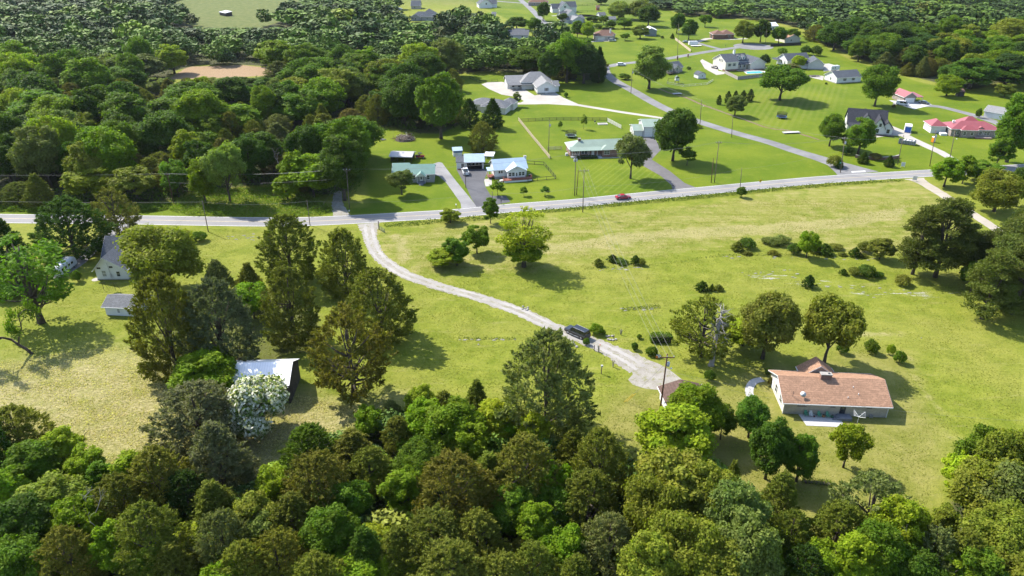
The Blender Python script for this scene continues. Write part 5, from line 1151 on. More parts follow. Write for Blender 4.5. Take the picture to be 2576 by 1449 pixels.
# 19 black roofed modern farmhouse
h = House('house', 'modern white farmhouse with black roof and several gables', D5(426,862), D5(1100,915)); wm = h.w
h.block(0, 14.4, 1.2, 12.5, 3.1, 'gx', 4.9, .4, WHITE, DARKROOF, found=.5, fasc=BLACK); h.block(9.2, 13.6, -1.6, 7.0, 3.1, 'gy', 3.6, .35, WHITE, DARKROOF, found=.5, fasc=BLACK); h.block(12.6, 16.6, -1.2, 6.0, 3.0, 'gy', 2.3, .35, WHITE, DARKROOF, found=.5, fasc=BLACK)
h.block(5.2, 8.6, 1.6, 6.5, 5.0, 'gy', 1.9, .3, WHITE, DARKROOF, z0=3.6, fasc=BLACK); h.block(.5, 9.0, -.9, 1.5, 2.7, 'shed', .7, .3, TRIM, DARKROOF, z0=2.6, fasc=BLACK); h.block(3.0, 11.5, 11.0, 19.0, 3.0, 'hip', 3.4, .4, WHITE, DARKROOF, fasc=BLACK)
for x in (.7, 3.2, 6.0): h.post(x, -.7, .3, 2.6, BLACK)
h.win('f', 1.6, 6.9, 4.2, 1.0, 1.1, BLACK); h.win('f', -1.6, 11.0, .95, 1.1, 1.4, BLACK); h.win('f', -1.2, 15.1, .95, .95, 1.4, BLACK); h.win('f', -1.6, 11.8, 3.4, .7, 1.2, BLACK)
for y, z in ((4.6, 3.6), (8.6, 3.6), (3.4, 1.0), (7.0, 1.0)): h.win('l', 0, y, z, .75, 1.4, BLACK)
h.win('f', 1.2, 2.4, .9, 1.3, 1.5, BLACK)
h.box('flower_bed', mat('mulch', (.06, .035, .025), .95, .3, 3.0), 9.0, 17.5, -3.0, -1.7, 0, .12)
# 20 red roofed ranch
h = House('ranch_house', 'taupe brick ranch house with red metal hip roof', D6(405,481), D6(1095,503)); wz = h.w
h.block(0, wz, 0, 9.5, 2.9, 'hip', 2.2, .5, BRICKT, REDMETAL); h.block(3.4, 9.0, -1.2, 3, 2.85, 'hip', 1.3, .45, BRICKT, REDMETAL); h.block(7.0, 14.5, 8.0, 14.0, 2.9, 'hip', 2.6, .45, BRICKT, REDMETAL); h.block(-6.2, -.5, 4.0, 11.5, 2.8, 'hip', 2.0, .45, WHITE, REDMETAL)
h.win('l', 0, 3.0, 1.0, .9, 1.1); h.win('l', 0, 7.0, 1.0, .9, 1.1)
for u, p, w in ((2.0, 0, 2.0), (4.6, -1.2, 1.0), (7.4, -1.2, 1.0), (11.0, 0, 1.2), (13.4, 0, 2.0), (17.2, 0, 1.6)): h.win('f', p, u, 1.0, w, 1.2)
b = MB(); b.prism([(9.4, 3.2), (12.6, 3.2), (11.0, 4.1)][::-1], 'y', .2, 2.6); b.obj('vent_gable', REDMETAL, h.root); h.box('gable_louver', BLOCK, 10.5, 11.5, .14, .19, 3.25, 3.7)
h.box('terrace', BRICKR, 8.5, 14.5, -3.0, -.6, 0, .5); h.box('hot_tub', TRIM, -3.4, -1.0, .5, 2.8, .02, .9); h.box('chimney_vent', TRIM, 1.6, 2.2, 4.6, 5.2, 4.4, 5.3)
# 21 white garage behind
h = House('garage', 'white three door garage behind the red roofed ranch', D6(872,207), D6(1190,262), cat='garage')
h.block(0, h.w, 0, 7.5, 2.8, 'gx', 1.7, .4, WHITE, LTGREYROOF)
for u in (.2, .5, .8): h.gdoor('f', 0, h.w*u, 2.3, 2.1)
# 22 weathered shed
h = House('weathered_shed', 'tiny weathered wooden shed beside a round tree', C(0,3,1905,970), C(0,3,1968,972), cat='shed')
h.block(0, h.w, 0, 3.0, 2.3, 'shed', .6, .3, BARNWOOD, BROWNROOF); h.door('f', 0, h.w*.5, .9, 1.9, DARKDOOR)
# far houses
def far_house(name, label, A, B, blocks, wins=(), cat='house', extra=None):
    h = House(name, label, A, B, cat=cat)
    for b in blocks: h.block(*b[:5], *b[5:8], wall=b[8], rm=b[9])
    for q in wins: h.win(*q)
    return h
w_ = lambda A, B: float(np.linalg.norm(np.array(G(*A))-np.array(G(*B))))
A, B = C(0,1,1560,210), C(0,1,1790,212); L = w_(A, B); far_house('house', 'dark slate house screened by trees at the far lane', A, B, [(0, L, 2, 12, 3, 'hip', 3.4, .4, GREYW, SLATE), (0, L*.4, 0, 6, 3, 'gy', 2.2, .4, GREYW, SLATE), (L*.45, L, 4, 15, 4.5, 'hip', 4.0, .4, GREYW, SLATE)], [('f', 0, L*.2, 1, 1.2, 1.4), ('f', 2, L*.7, 1, 1.4, 1.4)])
A, B = C(0,1,1560,92), C(0,1,1650,92); L = w_(A, B); far_house('house', 'dark house with steep roof behind the far lane', A, B, [(0, L, 0, 12, 3, 'gx', 4, .4, TANW, SLATE)], [('f', 0, L*.4, 1, 1.2, 1.4)])
A, B = C(0,1,2243,83), C(0,1,2375,80); L = w_(A, B); far_house('house', 'far white house with steep front gable', A, B, [(0, L, 0, 14, 3.6, 'gy', 4.4, .5, WHITE, SLATE), (L*.6, L+5, 3, 13, 3.4, 'gx', 3.2, .4, WHITE, SLATE)], [('f', 0, L*.55, 3.0, 1.2, 1.5)])
A, B = C(0,1,2372,172), C(0,1,2412,172); L = w_(A, B); far_house('shed', 'small white shed on the far lawn', A, B, [(0, L, 0, 5, 2.4, 'gx', 1.4, .3, WHITE, GREYROOF)], [('f', 0, L*.5, 1, .8, .9)], 'shed')
A, B = C(0,1,2535,404), C(0,2,165,404); L = w_(A, B); far_house('house', 'white house with grey roof behind the tall copse', A, B, [(0, L, 0, 8, 3.6, 'gx', 2.6, .4, WHITE, GREYROOF), (L*.25, L*.8, 8, 14, 3.6, 'gx', 2.6, .4, WHITE, GREYROOF)], [('f', 0, L*.2, 1.4, .9, 1.4), ('f', 0, L*.7, 1.4, .9, 1.4)])
A, B = D8(20,45), D8(120,48); A, B = C(0,2,165,58), C(0,2,360,60); L = w_(A, B); far_house('house', 'brown brick house at the end of the far street', A, B, [(0, L, 0, 10, 3, 'hip', 3, .4, BRICKT, BROWNROOF)], [('f', 0, L*.3, 1, 1.4, 1.4), ('f', 0, L*.7, 1, 1.4, 1.4)])
A, B = D8(105,150), D8(305,145); L = w_(A, B); H_ = far_house('house', 'far white house with slate roof and porch dormer', A, B, [(0, L*.62, 0, 12, 4.2, 'gy', 4.6, .5, WHITE, SLATE), (L*.3, L, 3, 14, 4.6, 'gx', 4.0, .4, WHITE, SLATE), (-L*.35, L*.2, 4, 13, 3.4, 'gx', 3.6, .4, WHITE, SLATE)], [('f', 0, L*.3, 4.4, 2.0, 1.4)]); H_.gdoor('f', 0, L*.3, 4.8, 2.2, BLACK)
A, B = D8(190,222), D8(300,215); L = w_(A, B); far_house('house', 'small far white house with side gable', A, B, [(0, L, 0, 10, 3.6, 'gy', 3.6, .4, WHITE, GREYROOF), (-L*.5, L*.3, 2, 9, 3.2, 'gx', 2.6, .4, WHITE, GREYROOF)], [('f', 0, L*.6, 2.0, .9, 1.2)])
A, B = D8(212,275), D8(415,255); L = w_(A, B); far_house('house', 'far grey roofed bungalow with pale gable', A, B, [(0, L, 3, 12, 2.8, 'gx', 2.2, .4, PALEGREY, GREYROOF), (L*.2, L*.8, 0, 8, 2.8, 'gy', 2.4, .4, PALEGREY, LTGREYROOF)], [('f', 0, L*.5, 1, 1.4, 1.3)])
A, B = D8(360,395), D8(540,370); L = w_(A, B); far_house('house', 'pinkish brick house beside the brown roofed one', A, B, [(0, L*.55, 0, 11, 3.2, 'gy', 3.2, .4, BRICKR, GREYROOF), (L*.3, L, 4, 13, 3.2, 'gx', 2.6, .4, BRICKT, GREYROOF)], [('f', 0, L*.25, 1, 1.2, 1.4)])
A, B = D8(510,462), D8(715,460); L = w_(A, B); H_ = far_house('house', 'tan house with brown hip roof and pale chimney', A, B, [(0, L, 0, 9, 2.9, 'hip', 2.6, .45, TANW, BROWNROOF), (L*.15, L*1.2, 7, 15, 2.9, 'hip', 2.6, .45, TANW, BROWNROOF)], [('f', 0, L*.75, 1, 1.2, 1.2)]); H_.gdoor('f', 0, L*.33, 4.8, 2.2, CREAM); H_.chimney(L*.9, 6, .9, .9, 3.4, 6.8, TRIM)
A, B = D8(1075,412), D8(1205,412); L = w_(A, B); H_ = far_house('metal_barn', 'blue grey metal barn with white roof', A, B, [(0, L, 0, 10, 4.0, 'gy', 1.6, .3, STEELBLUE, WHITEMETAL)], [], 'barn'); H_.gdoor('l', 0, 5, 3.6, 3.2)
A, B = D8(555,208), D8(628,205); L = w_(A, B); far_house('shed', 'white far shed with grey roof beside the long dark fence', A, B, [(0, L, 0, 6, 2.6, 'gx', 1.8, .4, WHITE, GREYROOF)], [('f', 0, L*.5, 1, .8, .9)], 'shed')
A, B = D8(660,255), D8(740,255); L = w_(A, B); far_house('shed', 'grey walled far shed beside the blue spruce', A, B, [(0, L, 0, 6, 2.6, 'gx', 1.6, .4, PALEGREY, GREYROOF)], [('f', 0, L*.5, 1, .8, .9)], 'shed')
A, B = D8(522,118), D8(545,118); L = w_(A, B); far_house('shed', 'rust coloured small shed at the far fence corner', A, B, [(0, L+1, 0, 4, 2.8, 'gx', 1.2, .3, mat('rust_wall', (.33, .09, .03), .9), BROWNROOF)], [('f', 0, 1.5, 1, .8, .9)], 'shed')
A, B = C(0,2,2020,393), C(0,2,2235,393); L = w_(A, B); H_ = far_house('house', 'red brick house with brown roof behind the turning circle', A, B, [(0, L*.55, 0, 10, 2.9, 'hip', 2.4, .5, BRICKR, BROWNROOF), (L*.4, L, 2, 12, 2.9, 'hip', 2.4, .5, BRICKR, BROWNROOF)], [('f', 2, L*.8, 1, 1.6, 1.3)]); H_.gdoor('l', 0, 5, 4.2, 2.2, BLACK)
A, B = C(0,3,170,432), C(0,3,318,425); L = w_(A, B); far_house('house', 'low house with tan roof behind a dark fence', A, B, [(0, L, 0, 12, 2.8, 'gy', 2.4, .4, CREAM, TANROOF)], [('f', 0, L*.4, 1, .9, 1.1)])
A, B = C(0,3,18,305), C(0,3,95,300); L = w_(A, B); far_house('house', 'white building with red edged roof in the trees', A, B, [(0, L, 0, 8, 3.0, 'gx', 2.0, .4, WHITE, WHITEMETAL)], [('f', 0, L*.4, 1, .9, 1.1)])
A, B = C(0,0,2210,152), C(0,0,2270,165); L = w_(A, B); far_house('field_shelter', 'lone dark shelter in the far meadow', A, B, [(0, L, 0, 6, 2.6, 'shed', .8, .4, BARNWOOD, GREYMETAL)], [], 'shed')

# ---------------------------------------------------------------- vehicles
TYRE = mat('tyre_rubber', (.03, .03, .032), .9, .2); RIM = mat('wheel_rim', (.45, .46, .48), .35, .1, metal=.6); LAMP = mat('head_lamp', (.75, .76, .78), .15, .05, spec=.8); TAIL = mat('tail_lamp', (.35, .02, .02), .3, .1)
CARGLASS = paint_mat('car_glass', (.012, .014, .018), .06)
def loft(b, secs):
    """secs: list of closed rings of equal length"""
    n = len(secs[0]); k = len(b.v)
    for s in secs: b.v += [tuple(p) for p in s]
    for i in range(len(secs)-1):
        for j in range(n): b.f.append((k+i*n+j, k+i*n+(j+1) % n, k+(i+1)*n+(j+1) % n, k+(i+1)*n+j))
    b.f.append(tuple(k+j for j in range(n))[::-1]); b.f.append(tuple(k+(len(secs)-1)*n+j for j in range(n)))
def ring(x, hw, z0, z1, c=.10):
    return [(x, -hw+c, z0), (x, hw-c, z0), (x, hw, z0+c), (x, hw, z1-c*1.4), (x, hw-c*1.2, z1), (x, -hw+c*1.2, z1), (x, -hw, z1-c*1.4), (x, -hw, z0+c)]
def pane_quad(b, q, inset=.08, off=.014):
    q = [np.array(p, float) for p in q]; c = sum(q)/4; n = np.cross(q[1]-q[0], q[3]-q[0]); n /= np.linalg.norm(n)
    r = [p+(c-p)*inset for p in q]; b.add([p+n*off for p in r]+[p-n*.02 for p in r], [(0,1,2,3),(4,7,6,5),(0,4,5,1),(1,5,6,2),(2,6,7,3),(3,7,4,0)])
def wheel(root, x, y, r, w=.22):
    b = MB(); b.tube([(x, y-w/2, r), (x, y-w/2+.03, r), (x, y+w/2-.03, r), (x, y+w/2, r)], [r*.9, r, r, r*.9], 14); t = b.obj('wheel', TYRE, root)
    s = 1 if y > 0 else -1; MB().tube([(x, y+s*(w/2-.02), r), (x, y+s*(w/2+.012), r)], [r*.62, r*.58], 10).obj('rim', RIM, t)
def car(name, label, cat, pos, heading, style, paint, group=None):
    P = dict(sedan=(4.8, 1.85, 1.45, .92, [(-2.4,.55,.80),(-2.3,.35,.98),(-1.5,.22,1.0),(1.0,.22,.98),(2.15,.25,.80),(2.4,.40,.66)], (-1.75,1.15), (-1.0,.30), .33),
             suv=(5.2, 2.0, 1.82, 1.05, [(-2.6,.5,1.0),(-2.5,.35,1.12),(-1.5,.28,1.14),(1.1,.28,1.14),(2.4,.3,1.02),(2.6,.45,.85)], (-2.45,1.25), (-2.2,.55), .38),
             wagon=(5.75, 2.05, 1.93, 1.1, [(-2.87,.5,1.05),(-2.78,.38,1.16),(-1.6,.3,1.18),(1.3,.3,1.18),(2.65,.32,1.10),(2.87,.45,.92)], (-2.75,1.5), (-2.55,.80), .41),
             pickup=(5.8, 2.0, 1.88, 1.1, [(-2.9,.5,1.05),(-2.8,.4,1.1),(-.8,.35,1.1),(1.2,.3,1.14),(2.7,.32,1.05),(2.9,.45,.85)], (-.95,1.35), (-.75,.65), .40),
             van=(5.6, 2.0, 2.1, 1.1, [(-2.8,.45,1.0),(-2.72,.35,1.12),(-1.6,.3,1.12),(1.5,.3,1.12),(2.6,.32,.98),(2.8,.45,.75)], (-2.7,2.0), (-2.6,1.15), .36))[style]
    L, Wd, Ht, belt, st, gb, gt, wr = P; root = thing(name, label, cat, (pos[0], pos[1], pos[2] if len(pos) > 2 else .03), heading, group)
    hw = Wd/2; b = MB(); loft(b, [ring(x, hw*(.90 if i in (0, len(st)-1) else 1.0), z0, z1) for i, (x, z0, z1) in enumerate(st)]); b.obj('body', paint, root)
    zb = max(z for _, _, z in st)-.03; tw = hw*(.80 if style != 'van' else .86); bw = hw*.94
    q = [(gb[0],-bw,zb),(gb[1],-bw,zb),(gb[1],bw,zb),(gb[0],bw,zb),(gt[0],-tw,Ht),(gt[1],-tw,Ht),(gt[1],tw,Ht),(gt[0],tw,Ht)]
    MB().add(q, [(0,3,2,1),(4,5,6,7),(0,1,5,4),(1,2,6,5),(2,3,7,6),(3,0,4,7)]).obj('cabin', paint, root)
    b = MB(); pane_quad(b, [q[1], q[2], q[6], q[5]], .10); b.obj('windscreen', CARGLASS, root)
    b = MB(); pane_quad(b, [q[3], q[0], q[4], q[7]], .14); b.obj('rear_window', CARGLASS, root)
    for A_, B_, C_, D_ in ((q[0], q[1], q[5], q[4]), (q[2], q[3], q[7], q[6])):
        A_, B_, C_, D_ = map(np.array, (A_, B_, C_, D_)); n = 3 if style in ('wagon', 'suv', 'van') else 2
        for i in range(n):
            if style == 'van' and i == (0 if A_[0] < B_[0] else 2): continue
            t0, t1 = i/n, (i+1)/n; b = MB(); pane_quad(b, [A_+(B_-A_)*t0, A_+(B_-A_)*t1, D_+(C_-D_)*t1, D_+(C_-D_)*t0], .15); b.obj('side_window', CARGLASS, root)
    ax = L*.30
    for x in (-ax, ax*1.02):
        for s in (-1, 1): wheel(root, x, s*(hw-.10), wr)
    for s in (-1, 1):
        MB().box(L/2-.12, L/2-.02, s*hw*.62-.18, s*hw*.62+.18, st[-1][2]-.22, st[-1][2]-.08).obj('headlight', LAMP, root)
        MB().box(-L/2-.01, -L/2+.10, s*hw*.72-.12, s*hw*.72+.12, st[0][2]-.32, st[0][2]-.06).obj('taillight', TAIL, root)
        MB().box(gt[1]+.15, gt[1]+.32, s*(hw+.10)-.07, s*(hw+.10)+.07, zb+.03, zb+.2).obj('mirror', BLACK, root)
    MB().box(-L/2-.05, -L/2+.06, -hw*.8, hw*.8, .42, .58).obj('bumper', BLACK if style in ('sedan', 'wagon') else TRIM, root)
    if style == 'wagon':
        for s in (-1, 1):
            MB().tube([(gt[0]+.25, s*tw*.88, Ht+.05), (gt[1]-.2, s*tw*.88, Ht+.05)], .03, 5).obj('roof_rail', RIM, root); MB().box(-1.2, 1.3, s*(hw+.06)-.07, s*(hw+.06)+.07, .36, .42).obj('running_board', RIM, root)
            MB().box(-2.6, 2.5, s*hw-.008, s*hw+.008, .92, .96).obj('chrome_strip', RIM, root)
    if style == 'pickup':
        MB().box(-2.72, -1.05, -hw+.16, hw-.16, 1.06, 1.112).obj('bed_liner', BLACK, root)
        for y0, y1 in ((-hw+.02, -hw+.14), (hw-.14, hw-.02)): MB().box(-2.85, -1.0, y0, y1, 1.0, 1.30).obj('bed_side', paint, root)
        MB().box(-2.88, -2.78, -hw+.15, hw-.15, .6, 1.29).obj('tailgate', paint, root)
    return root
P_BLACK = paint_mat('paint_black', (.004, .004, .006), .3); P_RED = paint_mat('paint_red', (.28, .012, .03), .2); P_WHITE = paint_mat('paint_white', (.62, .63, .64), .25); P_SILVER = paint_mat('paint_silver', (.36, .39, .40), .25, .4); P_DARK = paint_mat('paint_dark', (.035, .045, .05), .2)
def dir_px(a, b): p, q = G(*a), G(*b); return atan2(q[1]-p[1], q[0]-p[0])
car('station_wagon', 'long black station wagon parked on the gravel driveway', 'car', (*G(1452,843), .05), dir_px((1470,852), (1425,832)), 'wagon', P_BLACK)
car('sedan', 'red sedan driving on the main road', 'car', (*G(1567,500), .05), dir_px((1560,502.5), (1620,497)), 'sedan', P_RED)
pk = car('pickup_truck', 'white pickup truck on the blacktop driveway', 'truck', (*G(*D2(1450,505)), .04), dir_px(D2(1470,560), D2(1415,435)), 'pickup', P_WHITE)
car('sport_utility_car', 'white sport utility car turning at the street corner', 'car', (*G(*C(0,2,1100,662)), .04), 0.12, 'suv', P_WHITE)
car('sport_utility_car', 'silver sport utility car parked before the tan brown roofed house', 'car', (*G(*D8(705,472)), .04), 0.0, 'suv', P_SILVER)
car('sedan', 'black car by the drive of the pool house', 'car', (*G(*D7(30,212)), .04), dir_px(D7(50,216), D7(10,206)), 'sedan', P_BLACK)
car('van', 'white panel van before the red roofed garage', 'van', (*G(*C(0,3,1350,1060)), .04), dir_px(C(0,3,1300,1052), C(0,3,1400,1064)), 'van', P_WHITE)
car('sedan', 'dark green sedan under the red roofed carport', 'car', (*G(*C(0,3,1568,1045)), .04), dir_px(C(0,3,1540,1040), C(0,3,1600,1050)), 'sedan', P_DARK)
car('sedan', 'grey car parked by the white three door garage', 'car', (*G(2560,306), .04), .2, 'sedan', P_SILVER)
car('sedan', 'white car parked on the far lane by the slate roofed house', 'car', (*G(*C(0,1,1447,95)), .04), .1, 'sedan', P_WHITE)
car('sedan', 'pale car beside the white cargo trailer', 'car', (*G(*C(0,2,1750,428)), .04), .2, 'sedan', P_SILVER)
car('sport_utility_car', 'silver car under the porch of the forecourt house', 'car', (*G(*C(0,1,2545,845)), .04), .05, 'suv', P_SILVER)
# utility vehicle
x, y = G(*D2(693,247)); u = thing('utility_vehicle', 'red utility vehicle with black roof on the lawn by the carport', 'vehicle', (x, y, 0), .05)
b = MB(); loft(b, [ring(-1.7, .7, .45, .95, .08), ring(-.5, .75, .4, .9, .08), ring(.7, .75, .4, .95, .08), ring(1.6, .65, .45, .9, .08)]); b.obj('body', P_RED, u)
for px_, py_ in ((-.5, -.68), (-.5, .68), (.75, -.68), (.75, .68), (.1, -.68), (.1, .68)): MB().tube([(px_, py_, .9), (px_*.8+.05, py_*.95, 1.85)], .04, 5).obj('roll_bar', BLACK, u)
MB().box(-.75, .75, -.72, .72, 1.86, 1.95).obj('roof', BLACK, u); MB().box(-1.75, -.75, -.68, .68, .96, 1.15).obj('cargo_bed', BLACK, u); MB().box(-.5, -.1, -.6, .6, .9, 1.35).obj('seat', BLACK, u)
for xx in (-1.15, 1.15):
    for s in (-1, 1): wheel(u, xx, s*.72, .36, .26)
# motorhome
x, y = G(166, 683); mh = thing('motorhome', 'white motorhome parked on the lane beside the farmhouse', 'motorhome', (x, y, .02), pi/2-.02)
b = MB(); loft(b, [ring(-3.9, 1.1, .5, 2.7, .2), ring(-3.6, 1.2, .45, 2.95, .22), ring(2.4, 1.2, .45, 3.0, .22), ring(3.2, 1.15, .45, 2.6, .2), ring(3.7, 1.05, .5, 1.5, .2)]); b.obj('body', P_WHITE, mh)
for k in range(4):
    for s in (-1, 1): MB().box(-3.0+k*1.35, -2.2+k*1.35, s*1.2-.015, s*1.2+.015, 1.5, 2.1).obj('side_window', CARGLASS, mh)
b = MB(); pane_quad(b, [(2.42, 1.0, 2.9), (2.42, -1.0, 2.9), (3.2, -1.0, 2.52), (3.2, 1.0, 2.52)][::-1], .08); pane_quad(b, [(3.22, -1.0, 2.4), (3.22, 1.0, 2.4), (3.66, .9, 1.5), (3.66, -.9, 1.5)], .1, .05); b.obj('windscreen', CARGLASS, mh)
b = MB(); b.box(-3.95, -3.88, -.7, .7, 1.5, 2.2); b.obj('rear_window', CARGLASS, mh); MB().box(-1.2, -.3, -.4, .4, 2.99, 3.2).obj('roof_unit', PALEGREY, mh); MB().box(.9, 1.5, -.3, .3, 3.0, 3.14).obj('roof_vent', PALEGREY, mh)
for xx in (-2.3, 2.3):
    for s in (-1, 1): wheel(mh, xx, s*1.0, .42, .26)
def trailer(name, label, pos, rz, L, Wd, z0, z1, m, wins=0, flat=False):
    t = thing(name, label, 'trailer', (*pos, .02), rz)
    if flat:
        MB().box(-L/2, L/2, -Wd/2, Wd/2, .55, .66).obj('deck', m, t)
    else:
        b = MB(); loft(b, [ring(-L/2, Wd/2*.94, z0+.1, z1-.1, .14), ring(-L/2+.25, Wd/2, z0, z1, .14), ring(L/2-.35, Wd/2, z0, z1, .14), ring(L/2, Wd/2*.94, z0+.25, z1-.35, .14)]); b.obj('body', m, t)
        for k in range(wins):
            for s in (-1, 1): MB().box(-L/2+.7+k*1.6, -L/2+1.5+k*1.6, s*Wd/2-.015, s*Wd/2+.015, z0+1.0, z0+1.6).obj('window', CARGLASS, t)
        MB().box(-.3, .3, -.3, .3, z1+.002, z1+.2).obj('roof_vent', PALEGREY, t)
    MB().tube([(L/2-.1, 0, .55), (L/2+1.0, 0, .5)], .05, 5).obj('hitch', BLACK, t)
    for xx in (-.45, .45):
        for s in (-1, 1): wheel(t, xx, s*(Wd/2-.12 if not flat else Wd/2+.1), .34, .2)
    return t
trailer('travel_trailer', 'white travel trailer parked beside the garage wing', G(*D7(1155,236)), .35, 6.0, 2.4, .6, 3.0, P_WHITE, 2)
trailer('cargo_trailer', 'white cargo trailer beside the board fence', G(*C(0,2,1818,458)), .12, 6.0, 2.4, .5, 2.9, P_WHITE)
trailer('flatbed_trailer', 'pale flatbed trailer before the white cargo trailer', G(*C(0,2,1850,468)), .08, 7.0, 2.2, .5, .7, TRIM, flat=True)
trailer('flatbed_trailer', 'dark empty flatbed trailer on the concrete pad', G(*D7(965,290)), .0, 6.0, 2.0, .5, .7, BARNWOOD, flat=True)
# ---------------------------------------------------------------- utility poles and wires
GLASSINS = mat('insulator', (.5, .5, .5), .3, .1)
class Pole: pass
def pole(label, base, top, brown=False, arm=0.0, trans=0, lampy=0, r=.15, name='utility_pole', insul=3):
    x, y = G(*base); h = top_z(y, top[1]); xt = (top[0]-CX)*mpp(y, h)
    p = Pole(); t = thing(name, label, 'pole', (x, y, 0)); dx = xt-x; p.x, p.y, p.h, p.dx = x, y, h, dx
    m = POLEBROWN if brown else POLEWOOD
    MB().tube([(0, 0, -.2), (dx*.5, 0, h*.5), (dx, 0, h)], [r, r*.85, r*.68], 8).obj('shaft', m, t, True)
    if arm:
        a = MB().box(dx-arm/2, dx+arm/2, -.18, -.07, h-.75, h-.58).obj('crossarm', m, t)
        for k in range(insul):
            xx = dx-arm/2+.15+(arm-.3)*k/max(1, insul-1); MB().lathe([(.05, 0), (.09, .08), (.06, .2), (.03, .28)], 8, (xx, -.125, h-.578)).obj('insulator', GLASSINS, a)
        for s in (-1, 1): MB().tube([(dx+s*arm*.3, -.12, h-.72), (dx*.95, -.10, h-1.4)], .025, 4).obj('brace', m, t)
    for k in range(trans):
        xx = dx*.85+(.36 if k == 0 else -.36); MB().lathe([(.24, 0), (.27, .05), (.27, .75), (.2, .85), (.06, .9), (.05, 1.05)], 12, (xx, -.1, h*.80)).obj('transformer', mat('transformer_grey', (.42, .44, .45), .5, .1), t, True)
    if lampy:
        MB().tube([(dx*.78, 0, h*.76), (dx*.78+.8, -.3, h*.78)], .035, 5).obj('lamp_arm', PALEGREY, t); MB().lathe([(.12, 0), (.2, .1), (.06, .3)], 10, (dx*.78+.9, -.33, h*.765)).obj('lamp_head', TRIM, t)
    p.t = t; return p
def tip(p, off=0.0, dz=-.2): return np.array((p.x+p.dx*(p.h+dz)/p.h+off, p.y, p.h+dz))
P1 = pole('brown pole with crossarm, transformer and lamp by the gravel yard', (1660,1036), (1679,890), True, 2.6, 1, 1, .17)
P2 = pole('plain pole on the farmhouse side of the main road', (524,583), (509,505), r=.14)
P3 = pole('brown pole standing in the roadside trees', (437,512), (420,434), True, r=.14, arm=1.6)
P4 = pole('tall pole beside the woods track', (879,524), (871.5,422), arm=2.2)
P5 = pole('thin pole between farmhouse and driveway entrance', (780,567), (772,503), r=.12)
P6 = pole('thin pole standing in the blacktop driveway verge', (1172,472), (1169,412), r=.12)
P7 = pole('short pole behind the young roadside tree', (1240,521), (1238,481), r=.12)
P8 = pole('tall pole with transformers before the ranch house', (1445.5,492), (1448.5,384), arm=2.0, trans=2)
P9 = pole('brown stub pole beside the transformer pole', (1450,490.5), (1455,429), True, r=.14)
P10 = pole('pole with flat crossarm on the pasture side of the road', (1466,534), (1469.5,424), arm=2.8, r=.14)
P11 = pole('brown stub pole on the lawn by the main road', (1789,460), (1795,397), True, r=.14)
P12 = pole('tall pole with crossarm on the lawn by the main road', (1797,459), (1809,354), arm=2.0)
P13 = pole('thin pole near the yellow road sign', (1862,470.5), (1866,422), r=.12)
P14 = pole('corner pole with transformer at the street junction', (2114,434.5), (2126,344), arm=1.8, trans=1)
P15 = pole('pole beside the rubbish skip', (2258,414), (2273,340), r=.14)
P16 = pole('pole beside the portable toilet', (2339,418), (2354.5,327), r=.14, trans=1)
P17 = pole('leaning pole before the red roofed ranch', (2386.5,415), (2403,329), r=.15, lampy=1)
P18 = pole('street pole below the tall pale tree', (1587,235), (1591,172), trans=1)
P19 = pole('street pole with lamp by the roadside bush', (1760.5,319.5), (1765,251), lampy=1)
P20 = pole('plain street pole on the grass bank', (1840.5,345.5), (1843.5,289), r=.13)
P21 = pole('tall pole between the two brick gate pillars', (1704,151.5), (1707.5,58), trans=1)
P22 = pole('yard pole with transformer inside the fenced lawn', (1380,384), (1382,301), trans=1, r=.13)
P23 = pole('far pole by the street of white houses', (1369,52), (1370,20), r=.13)
P24 = pole('far pole beyond the turning circle', (1925,112), (1929,75), r=.13)
WIREM = mat('wire', (.16, .16, .15), .6, .1)
def wire(a, b, label, group=None, sag=.9, r=.013, n=9):
    pts = [a+(b-a)*t+np.array((0, 0, -4*sag*t*(1-t))) for t in np.linspace(0, 1, n)]
    o = MB().tube(pts, r, 3).obj('power_line', WIREM); tag(o, label, 'wire', group)
def span(p, q, offs, label, dz=-.35, dzq=None, sag=.9, r=.013):
    g = label+' span' if len(offs) > 1 else None
    for o in offs: wire(tip(p, o, dz), tip(q, o, dz if dzq is None else dzq), label, g, sag, r)
E3 = Pole(); E3.x, E3.y = G(-420, 505); E3.h, E3.dx = P3.h, 0
E2 = Pole(); E2.x, E2.y = G(-420, 565); E2.h, E2.dx = P2.h, 0
E17 = Pole(); E17.x, E17.y = G(2790, 400); E17.h, E17.dx = P17.h, 0
span(E3, P3, (-.6, 0, .6), 'electric wire running west from the brown roadside pole'); span(P3, P4, (-.6, 0, .6), 'electric wire from the brown pole to the track pole'); span(P3, P4, (0,), 'thick lower cable from brown pole to track pole', -3.2, r=.02)
span(P4, P8, (-.7, 0, .7), 'electric wire from the track pole to the transformer pole', sag=1.6); span(P8, P12, (-.7, 0, .7), 'electric wire between the transformer pole and the lawn pole', sag=1.4); span(P12, P14, (-.7, 0, .7), 'electric wire from lawn pole to junction pole', sag=1.4)
span(E2, P2, (0,), 'telephone cable running west past the farmhouse', r=.018); span(P2, P5, (0,), 'telephone cable between the plain pole and the thin pole', r=.018); span(P5, P7, (0,), 'telephone cable crossing to the short roadside pole', r=.02, sag=1.4)
span(P7, P10, (0,), 'telephone cable from the short pole to the flat crossarm pole', -.5, -5.5, r=.02); span(P10, P13, (0,), 'telephone cable from the flat crossarm pole eastwards', -5.5, -.4, r=.02, sag=1.3); span(P13, P14, (0,), 'telephone cable from the thin pole to the junction', -.4, -4.5, r=.02)
span(P8, P10, (-.8, .8), 'short wire across the road between two poles', -.5, -.5, .3); span(P10, P1, (-1.1, 0, 1.1), 'wire over the pasture to the brown transformer pole', -.45, -.45, 2.2, .016)
